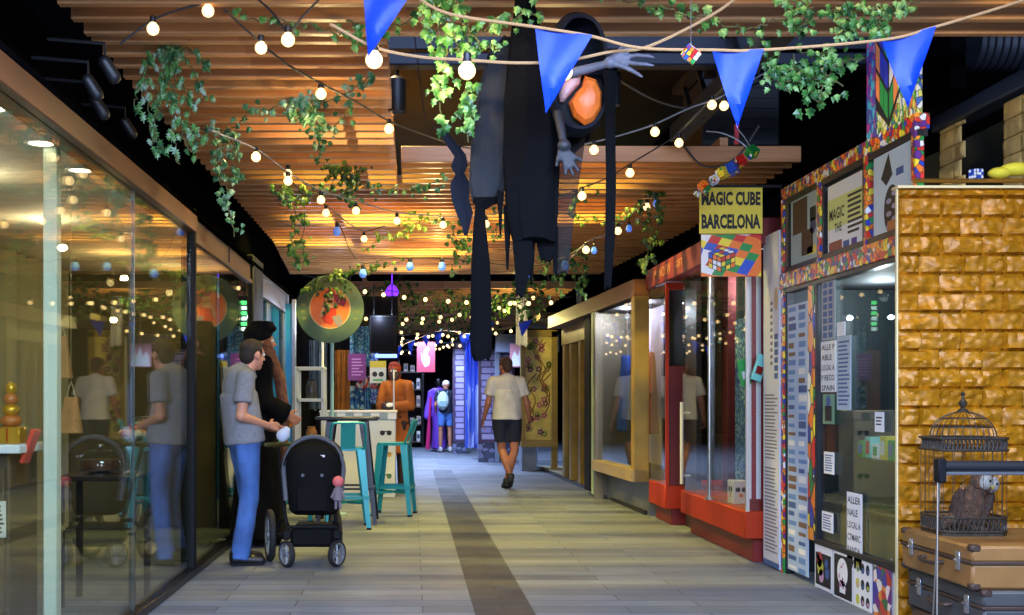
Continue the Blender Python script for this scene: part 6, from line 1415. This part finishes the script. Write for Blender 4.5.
for k in range(9):
    Yd = 14.5 + k * 1.45; zc = 2.8 - .02 * k; n = 13
    x0, x1 = -1.4, 2.0 - .06 * k; dip = .18 + .1 * rr.random(); pts = []; bl = []
    for i in range(n + 1):
        u = i / n; X = x0 + (x1 - x0) * u; Z = zc - dip * 4 * u * (1 - u) * (1.0 if k % 2 else .7) - (.28 * u if k % 3 == 0 else .28 * (1 - u)); pts.append((HX + F * X / Yd, HY - (Z - HC) * F / Yd))
        if 0 < i < n: bl.append((pts[-1][0] + rr.uniform(-2, 2), pts[-1][1] + F / Yd * .06))
    light_string('%s of the small warm light strings crossing the far passage' % ords[k], pts, bl, (lambda s: (lambda x, y: atS(x, y, s)))(F / Yd), .026, M_cord, .006)
# purple glow lamp
b = MB(); c = atS(392, 292, 70); b.lathe([(0, -.09), (.07, -.07), (.1, 0), (.06, .07), (.03, .1), (0, .1)], Matrix.Translation(c), 20); b.tube([c + Vector((0, 0, .1)), c + Vector((0, 0, .5))], .008, 6)
tag(b.build('purple_lamp', mat('purple_lamp', (120, 50, 220), .4, emit=(110, 40, 255), es=2.5)), 'glowing purple lamp above the far passage', 'lamp')
# ================================================================ ivy
def leaf_mat(name, c1, c2, c3):
    m = bpy.data.materials.new(name); m.use_nodes = True; nt = m.node_tree; b = nt.nodes['Principled BSDF']; b.inputs['Roughness'].default_value = .42
    tc = nt.nodes.new('ShaderNodeTexCoord'); v = nt.nodes.new('ShaderNodeTexNoise'); v.inputs['Scale'].default_value = 13; v.inputs['Detail'].default_value = 2; nt.links.new(tc.outputs['Object'], v.inputs['Vector'])
    r = nt.nodes.new('ShaderNodeValToRGB'); e = r.color_ramp.elements; e[0].position = .36; e[0].color = rgb(*c1); e[1].position = .64; e[1].color = rgb(*c3); q = e.new(.5); q.color = rgb(*c2)
    nt.links.new(v.outputs['Fac'], r.inputs['Fac']); nt.links.new(r.outputs['Color'], b.inputs['Base Color']); return m
M_leaf = leaf_mat('ivy_leaf', (26, 66, 28), (62, 118, 44), (134, 176, 96)); M_leafb = leaf_mat('ivy_leaf_blue', (30, 82, 46), (74, 134, 84), (156, 194, 158)); M_leafy = leaf_mat('ivy_leaf_yellow', (50, 90, 32), (100, 142, 52), (166, 190, 92))
M_leafd = leaf_mat('ivy_leaf_deep', (20, 48, 18), (52, 88, 30), (104, 126, 52)); M_stem = mat('ivy_stem', (84, 84, 44), .7); M_fern = leaf_mat('fern_leaf', (36, 84, 44), (84, 136, 66), (150, 176, 150))
LOBE = [(0, -.5), (.16, -.42), (.46, -.3), (.3, -.08), (.36, .16), (.16, .2), (0, .56), (-.16, .2), (-.36, .16), (-.3, -.08), (-.46, -.3), (-.16, -.42)]
def add_leaf(b, p, size, out, dn, rr, shape=LOBE):
    n = (out + Vector((rr.uniform(-.6, .6), rr.uniform(-.9, .1), rr.uniform(-.5, .6)))).normalized(); y = (dn + Vector((rr.uniform(-.7, .7), rr.uniform(-.4, .4), rr.uniform(-.3, .3)))).normalized(); x = y.cross(n)
    if x.length < .05: return
    x.normalize(); n = x.cross(y)
    c = b.bm.verts.new(p + n * size * .12); vs = [b.bm.verts.new(p + (x * a * size + y * q * size) - n * abs(a) * size * .25) for a, q in shape]
    for i in range(len(vs)): b.face([c, vs[i], vs[(i + 1) % len(vs)]])
def ivy(lab, strands, P, m, size=.06, per=30, spread=.04, seed=1, shape=LOBE, group=None):
    """strands: lists of measured points; leaves along every strand"""
    rr = random.Random(seed); S_ = [[P(x, y) for x, y in st] for st in strands]; o = thing('hanging_ivy', lab, 'ivy', S_[0][0], 0, group)
    bs = MB(); bl = MB()
    for st in S_:
        cp = curve_pts(st, 8); cp = [q + Vector((rr.uniform(-.012, .012), rr.uniform(-.03, .03), rr.uniform(-.012, .012))) for q in cp]; bs.tube(cp, .0035, 5)
        L = sum((cp[i + 1] - cp[i]).length for i in range(len(cp) - 1)); n = int(L * per * .82)
        for k in range(n):
            u = rr.random() * (len(cp) - 1); i = int(u); q = cp[i].lerp(cp[i + 1], u - i) + Vector((rr.gauss(0, spread), rr.gauss(0, spread), rr.gauss(-.01, spread * .7)))
            add_leaf(bl, q, size * .76 * rr.uniform(.55, 1.25), Vector((0, -1, .25)), Vector((0, 0, -1)), rr, shape)
    bs.build('stem', M_stem, o); bl.build('leaves', m, o, smooth=False); return o
U = lambda z: (lambda x, y: under(x, y, z))
FRND = [(0, -.5), (.1, -.3), (.3, -.34), (.14, -.08), (.34, -.02), (.12, .16), (.26, .26), (.07, .34), (0, .62), (-.07, .34), (-.26, .26), (-.12, .16), (-.34, -.02), (-.14, -.08), (-.3, -.34), (-.1, -.3)]
ivy('bushy fern-like plant hanging at the upper left beside the dark wall', [[(168, 45), (150, 60), (136, 90), (134, 112)], [(168, 45), (185, 58), (198, 78), (203, 96)], [(168, 45), (160, 80), (150, 110), (153, 145)], [(168, 45), (175, 90), (172, 130), (178, 165)], [(168, 45), (168, 75), (178, 110), (188, 150)], [(168, 44), (192, 52), (206, 66)], [(166, 46), (147, 70), (145, 100)], [(168, 45), (180, 80), (195, 105)], [(160, 100), (155, 130), (162, 150)], [(185, 120), (196, 138), (192, 152)], [(168, 45), (166, 70), (160, 95)]], PS(196), M_fern, .07, 36, .02, 3, FRND)
ivy('ivy swag climbing from the ferny plant along the slats to the right', [[(200, 130), (230, 128), (252, 112), (285, 105), (310, 100), (340, 96), (372, 76)], [(285, 105), (300, 120), (330, 128), (350, 110)], [(310, 98), (318, 130), (320, 160)]], U(2.86), M_leafb, .058, 46, .035, 5)
ivy('trailing ivy hanging down over the dark wall below the ferny plant', [[(225, 130), (222, 160), (228, 200), (236, 238)], [(222, 132), (215, 160), (222, 190)], [(230, 130), (236, 160), (232, 185)]], PS(156), M_leafb, .062, 58, .022, 6)
ivy('thin ivy runner along the first slats left of the front pennant', [[(242, 16), (275, 20), (310, 26), (345, 36), (372, 42)], [(345, 20), (375, 28), (412, 22)]], PS(222), M_leaf, .055, 34, .03, 7)
ivy('ivy falling in long strands left of the robed figure', [[(432, -14), (436, 20), (446, 60), (440, 90), (444, 130)], [(428, 0), (424, 30), (432, 52)], [(468, 10), (470, 60), (466, 100), (468, 142)], [(452, -10), (462, 20), (480, 44), (500, 48)], [(438, 0), (452, 30), (458, 52)], [(480, 30), (510, 20), (545, 10)]], PS(238), M_leaf, .062, 56, .026, 8)
ivy('ivy runner at the top edge right of the robed figure', [[(600, -6), (640, 4), (680, 14), (715, 20)], [(715, 20), (740, 28), (770, 22), (800, 14)]], PS(238), M_leaf, .055, 32, .03, 9)
ivy('green ivy clump at the top edge above the right pennants', [[(780, 0), (815, 12), (850, 10), (885, 8), (918, 2)], [(800, 0), (806, 20), (800, 32)], [(845, 4), (850, 24), (842, 34)], [(872, 4), (880, 20), (876, 30)]], PS(240), M_leaf, .056, 66, .03, 10)
ivy('bushy pale ivy ball between the two right pennants', [[(770, 60), (790, 80), (820, 76), (850, 60)], [(790, 55), (810, 90), (822, 104)], [(775, 75), (800, 70), (840, 85)], [(800, 50), (830, 60), (860, 58)], [(780, 50), (775, 75), (785, 92)], [(820, 56), (824, 80), (818, 98)]], PS(232), M_leaf, .058, 60, .03, 11)
ivy('trailing ivy column hanging over the timber left of centre', [[(290, 182), (296, 215), (292, 245), (298, 268)], [(302, 180), (305, 210), (302, 240), (304, 262)], [(284, 182), (286, 205)]], PS(124), M_leafy, .075, 44, .03, 12)
ivy('ivy swag under the timber above the stall', [[(330, 190), (350, 178), (372, 188), (402, 190), (425, 186), (445, 178)], [(345, 175), (348, 195), (355, 208)], [(330, 190), (300, 196), (280, 190)]], PS(128), M_leafb, .066, 42, .04, 13)
ivy('dark ivy clump on the timber just above the long pale cord', [[(325, 165), (345, 172), (362, 170)], [(345, 165), (348, 185), (344, 198)], [(335, 168), (332, 186)], [(355, 168), (358, 188)]], PS(134), M_leafd, .062, 70, .035, 14)
ivy('ivy loop running towards the bulbs over the orange person', [[(362, 252), (380, 240), (402, 232), (420, 222), (446, 220)], [(402, 232), (408, 215), (430, 196)]], PS(106), M_leafy, .07, 40, .035, 15)
ivy('ivy swag in front of the round sign top', [[(305, 290), (322, 278), (345, 272), (375, 268), (398, 262)], [(322, 278), (325, 295), (322, 308)], [(340, 274), (342, 292), (338, 304)]], PS(99.5), M_leafd, .07, 52, .04, 16)
ivy('ivy hanging behind the cloth tail of the robed figure', [[(452, 225), (456, 250), (450, 275)], [(462, 222), (468, 246), (464, 262)], [(498, 190), (500, 215), (494, 240)]], PS(112), M_leaf, .07, 46, .03, 17)
ivy('lit ivy wreath beside the black sleeve strip', [[(572, 205), (578, 216), (600, 222), (622, 218), (636, 205)], [(572, 205), (580, 190), (598, 186)]], PS(118), M_leafy, .06, 50, .03, 18)
ivy('dark ivy bunch hanging near the red shop header', [[(648, 190), (652, 220), (648, 250), (644, 268)], [(658, 190), (660, 215), (656, 245)], [(640, 200), (642, 230)]], PS(116), M_leafd, .075, 52, .03, 19)
ivy('ivy hanging over the copper fascia of the gold shop', [[(556, 250), (560, 275), (556, 298)], [(570, 248), (574, 270), (580, 292)], [(585, 250), (586, 275), (578, 300)], [(545, 262), (550, 285)]], PS(88), M_leaf, .085, 46, .04, 20)
ivy('ivy clump above the floral gold panel', [[(515, 280), (525, 300), (520, 322)], [(530, 276), (538, 296), (536, 318)], [(505, 285), (510, 305)]], PS(70), M_leaf, .1, 44, .05, 21)
for k, (x0, x1, y, s, m) in enumerate(((345, 420, 288, 66, M_leafd), (395, 470, 298, 60, M_leafy), (440, 510, 292, 62, M_leaf), (360, 440, 312, 54, M_leaf), (430, 500, 318, 52, M_leafd), (460, 545, 300, 58, M_leafy))):
    st = [[(x0 + (x1 - x0) * i / 5, y + 9 * math.sin(i * 1.3 + k)) for i in range(6)]] + [[(x0 + (x1 - x0) * (i + .5) / 5, y), (x0 + (x1 - x0) * (i + .5) / 5 + 3, y + 12), (x0 + (x1 - x0) * (i + .5) / 5, y + 18 + 8 * (i % 2))] for i in range(5)]
    ivy(['ivy over the far passage left of the black screen', 'pale ivy over the far passage above the pink banner', 'ivy over the far passage behind the black cloth tail', 'low ivy swag above the orange person', 'low dark ivy swag above the person in the white cap', 'pale ivy swag above the walking man'][k], st, PS(s), m, .1, 26, .06, 40 + k)
# ================================================================ hanging robed figure
M_cloth = mat('black_cloth', (6, 6, 7), .95, bump=.3, bscale=60, spec=.1); M_cloth2 = mat('charcoal_cloth', (24, 25, 28), .9, bump=.2, bscale=60)
def veil_mat(name, col, a):
    m = bpy.data.materials.new(name); m.use_nodes = True; b = m.node_tree.nodes['Principled BSDF']; b.inputs['Base Color'].default_value = rgb(*col); b.inputs['Alpha'].default_value = a; b.inputs['Roughness'].default_value = .9; return m
S0 = 235.0
def swag(rows, s=S0, ratio=.45, dy=0.0, folds=7, amp=.09, n=40, seed=0):
    """cloth volume lofted through (y, xl, xr) rows with vertical pleats"""
    b = MB(); rings = []; rws = []
    for i in range(len(rows) - 1):
        for k in range(4):
            t_ = k / 4; rws.append([rows[i][q] * (1 - t_) + rows[i + 1][q] * t_ for q in range(3)])
    rws.append(list(rows[-1]))
    for y, xl, xr in rws:
        l = atS(xl, y, s); r = atS(xr, y, s); c = (l + r) / 2; w = (r.x - l.x) / 2; ring = []
        for k in range(n):
            a = 2 * math.pi * k / n; f = 1 + amp * math.sin(folds * a + seed + y * .012) + amp * .5 * math.sin((folds * 2 + 1) * a + y * .03)
            ring.append(b.bm.verts.new((c.x + w * math.cos(a) * (1 if abs(math.cos(a)) > .9 else f), c.y + dy + max(w * ratio, .008) * math.sin(a) * f, c.z + .008 * math.sin(a * 3 + seed))))
        rings.append(ring)
    for a, q in zip(rings, rings[1:]):
        for k in range(n): b.face([a[k], a[(k + 1) % n], q[(k + 1) % n], q[k]])
    b.face(rings[0][::-1]); b.face(rings[-1]); return b
Yf_ = F / S0
t = thing('hanging_figure', 'black robed skeletal figure hanging from the ceiling with outstretched bony hand', 'hanging figure', atS(530, 240, S0))
swag([(-60, 518, 524), (-20, 516, 530), (10, 514, 536), (45, 509, 546), (100, 504, 556), (160, 503, 560), (215, 506, 558), (240, 512, 556)], S0, .5, 0, 7, .08).build('robe', M_cloth, t)
swag([(238, 512, 532), (262, 514, 532), (296, 516, 524)], S0, .35, -.01, 5, .1, 24, 1).build('tatter', M_cloth, t)
swag([(236, 536, 557), (250, 539, 556), (260, 542, 552)], S0, .3, .02, 5, .1, 24, 2).build('tatter', M_cloth, t)
swag([(30, 505, 520), (48, 489, 520), (90, 478, 520), (140, 472, 518), (180, 470, 510), (198, 474, 500)], S0, .3, .1, 9, .07, 48, 3).build('veil', M_cloth2, t)
swag([(196, 474, 502), (206, 476, 486), (225, 474, 487), (260, 472, 491), (320, 471, 493), (352, 471, 493), (359, 474, 490)], S0, .35, .06, 6, .07, 32, 4).build('cloth_tail', M_cloth, t)
swag([(128, 556, 590), (170, 557, 584), (220, 556, 577), (270, 556, 572)], S0, .12, .12, 6, .06, 32, 5).build('sheer_veil', veil_mat('sheer_brown', (20, 14, 10), .55), t)
for r_ in ([(205, 504, 512), (235, 505, 511), (268, 507, 509)], [(232, 526, 536), (258, 528, 535), (282, 531, 533)], [(225, 549, 559), (250, 552, 559), (276, 556, 558)], [(190, 497, 505), (212, 499, 503), (232, 500, 502)]): swag(r_, S0, .3, .03, 4, .12, 18, r_[0][0]).build('tatter', M_cloth, t)
# hood: a thick open shell around the face
hc = atS(578, 82, S0); rxh, rzh = 30 / S0, 62 / S0
b = MB(); rings = []
for j in range(9):
    d = j / 8; sc = (1, 1.06, 1.1, 1.1, 1.06, .98, .84, .6, .3)[j]; yy = -.09 + d * .26
    rings.append([b.bm.verts.new(hc + Vector((rxh * sc * math.cos(a) * 1.0 - .03 * d, yy + .015 * math.sin(5 * a), rzh * sc * math.sin(a) * (1 if math.sin(a) > 0 else .85) + .02 * d))) for a in [2 * math.pi * k / 40 for k in range(40)]])
for a, q in zip(rings, rings[1:]):
    for k in range(40): b.face([a[k], a[(k + 1) % 40], q[(k + 1) % 40], q[k]])
b.face(rings[-1]); bmesh.ops.recalc_face_normals(b.bm, faces=b.bm.faces[:]); bmesh.ops.solidify(b.bm, geom=b.bm.faces[:], thickness=.014)
b.build('hood', mat('hood_navy_black', (16, 19, 27), .85, spec=.2), t)
def plate(poly, bulge, dy, nm, m):
    b = MB(); P_ = [atS(x, y, S0) + Vector((0, dy, 0)) for x, y in poly]; c = sum(P_, Vector()) / len(P_)
    rings = []
    for k, f in enumerate((1.0, .82, .5, .2)): rings.append(b.verts([c + (q - c) * f + Vector((0, -bulge * (0, .55, .9, 1)[k], 0)) for q in P_]))
    back = b.verts([q + Vector((0, .02, 0)) for q in P_])
    for a_, q_ in zip([back] + rings, rings):
        for k in range(len(poly)): b.face([a_[k], a_[(k + 1) % len(poly)], q_[(k + 1) % len(poly)], q_[k]])
    b.face(rings[-1]); b.face(back[::-1]); return b.build(nm, m, t, angle=20)
plate([(583, 79), (594, 83), (600, 96), (599, 112), (592, 124), (583, 128), (572, 120), (567, 106), (574, 96), (580, 90)], .045, -.05, 'mask', mat('mask_orange', (224, 110, 36), .45, var=.2, scale=9))
plate([(558, 96), (562, 86), (570, 79), (580, 78), (578, 87), (571, 95), (563, 104), (559, 104)], .03, -.04, 'brow', mat('mask_pale', (196, 150, 140), .5))
plate([(556, 76), (600, 76), (606, 100), (600, 126), (582, 134), (562, 124), (554, 100)], .01, -.01, 'mask_backing', M_black)
swag([(24, 530, 580), (50, 528, 596), (90, 530, 602), (130, 536, 596), (150, 545, 575)], S0, .2, .17, 6, .05, 40, 9).build('shoulder_cape', M_cloth, t)
# bony arm and hand
M_bone = mat('bone_grey', (86, 88, 98), .6, var=.3, scale=20)
def bony(wr, el, fingers, r=.013, nm='arm', m=M_bone):
    b = MB(); b.cap(el, wr, .022, .017, 10); pc = wr.lerp(sum((f[0] for f in fingers), Vector()) / len(fingers), .35); b.ball(wr.lerp(pc, .6), (.03, .026, .026))
    for f in fingers:
        p = wr
        for i, q in enumerate(f): b.cap(p, q, r * (1.1, .85, .75, .6)[i], r * (.85, .75, .6, .4)[i], 8); b.ball(q, r * (.95, .85, .7, .45)[i], None, 8, 6); p = q
    b = remesh(b, nm, .005, 1); return b.build(nm, m, t)
q = lambda x, y, d=0: atS(x, y, S0) + Vector((0, -.12 + d, 0))
bony(q(603, 72), q(566, 78, .06), [[q(612, 62), q(617, 56), q(620, 58, -.02)], [q(616, 62, -.02), q(628, 58, -.03), q(637, 60, -.04), q(641, 62, -.05)], [q(618, 67, -.02), q(630, 66, -.03), q(640, 68, -.05), q(645, 70, -.06)], [q(617, 71, -.02), q(629, 74, -.03), q(638, 76, -.05), q(645, 78, -.06)], [q(614, 75, -.02), q(624, 80, -.03), q(631, 85, -.04), q(634, 88, -.05)]])
bony(q(560, 150), q(556, 118, .05), [[q(565, 158), q(573, 164), q(577, 166)], [q(564, 160), q(570, 170), q(574, 176)], [q(562, 161), q(566, 173), q(569, 180)], [q(559, 161), q(561, 172), q(562, 179)], [q(556, 158), q(554, 166), q(553, 171)]], .012, 'arm', mat('bone_black', (30, 30, 34), .6))
swag([(66, 596, 614), (90, 600, 612), (130, 601, 611), (180, 602, 612), (240, 601, 611), (290, 600, 607)], S0, .3, -.1, 4, .08, 20, 6).build('sleeve_strip', M_cloth, t)
b = MB(); b.tube([atS(520, -55, S0), Vector((atS(520, -55, S0).x, Yf_, 4.4))], .004, 6); b.build('cord', M_black, t)
# scarf scrap
sc_ = 200.0
t = thing('hanging_scrap', 'twisted blue grey cloth scrap hanging left of the robed figure', 'cloth', atS(460, 232, sc_))
swag([(132, 440, 446), (146, 448, 458), (156, 455, 466), (166, 451, 468), (174, 456, 464), (184, 450, 470), (200, 452, 469), (214, 457, 473), (226, 462, 470), (234, 464, 468)], sc_, .2, 0, 5, .2, 30, 7).build('cloth', mat('blue_grey_cloth', (40, 48, 64), .85), t)
b = MB(); b.tube([atS(445, 134, sc_), atS(425, 120, sc_), atS(410, 0, sc_)], .003, 5); b.build('cord', M_cord, t)
# ================================================================ lights
light('daylight', 'AREA', (.5, -2.2, 2.9), 900, (190, 210, 255), 5, (62, 0, 0), 1.6)
light('entrance_fill', 'AREA', (.7, 2.2, 3.3), 380, (170, 200, 255), 3, (38, 0, 0), .6)  # unseen fill light, added to cool and brighten the near floor
for x, y, e in ((-.3, 4.3, 34), (1.5, 4.3, 30), (-.4, 7.3, 80), (-.5, 8.9, 70), (1.2, 9.2, 170), (-.5, 11, 330), (1.4, 10.9, 330), (.1, 13.5, 330), (-1.0, 12.6, 200), (.6, 12.2, 200), (.0, 15.2, 160)):
    light('slat_lamp', 'SPOT', (x, y, 3.8), e * (2.0 if y < 9 else 1.25), (255, 230, 112) if y > 8 else (255, 216, 160), .03, spot=104, blend=.35)
for x, y, z, e in ((.1, 4.6, 2.6, 11), (-.5, 6.4, 2.6, 14), (.9, 7.4, 2.5, 18), (.2, 10.8, 2.65, 22), (.3, 13.5, 2.65, 18)):
    light('passage_lamp', 'POINT', (x, y, z), e, (255, 222, 150), .03)
for x, y, e in ((-.4, 20.5, 110), (1.0, 20.5, 120), (.2, 22.5, 220), (.9, 24.9, 140), (-.2, 25.2, 190), (.2, 28, 150)):
    light('passage_end', 'SPOT', (x, y, 2.75), e * 2.3, (182, 206, 255), .05, spot=150, blend=.4)
light('floral_fill', 'POINT', (1.7, 18.4, 2.5), 45, (255, 236, 150), .04)  # added fill with no lamp behind it, brightens the floral panel
def row(name, pts, e, col):
    for p in pts: light(name, 'POINT', p, e, col, .03)
row('stall_lamp', [(-.95, 15.0, 2.3), (-.45, 15.1, 2.3), (-1.2, 13.4, 2.2)], 19, (200, 220, 255))
row('shop_lamp', [(-2.5, 4.6, 2.3), (-2.4, 6.2, 2.3), (-2.5, 7.8, 2.3)], 11, (250, 236, 196))
row('shop_lamp', [(-2.5, 9.6, 2.2), (-2.2, 10.5, 2.2)], 8, (255, 224, 150))
row('teal_lamp', [(-2.4, 12.6, 2.2), (-2.0, 13.6, 2.2)], 12, (150, 215, 255))
row('magic_lamp', [(3.1, 6.5, 1.9), (3.1, 7.6, 1.9)], 20, (225, 240, 255))
row('red_lamp', [(2.9, 9.1, 2.25), (3.0, 10.2, 2.25)], 26, (245, 240, 245))
row('gold_lamp', [(2.56, 12.6, 2.2), (2.5, 13.5, 2.2)], 34, (225, 225, 255))
aim(light('brick_fill', 'SPOT', (2.5, 4.7, 2.95), 28, (255, 226, 150), .04, spot=120), (3.0, 5.95, 1.5))  # added grazing light without a fitting, brings out brick relief and pillars
aim(light('sign_fill', 'SPOT', (1.5, 6.1, 3.6), 60, (255, 244, 225), .04, spot=60), (2.63, 6.35, 3.0))  # added unseen light, lifts the dark rooftop sign
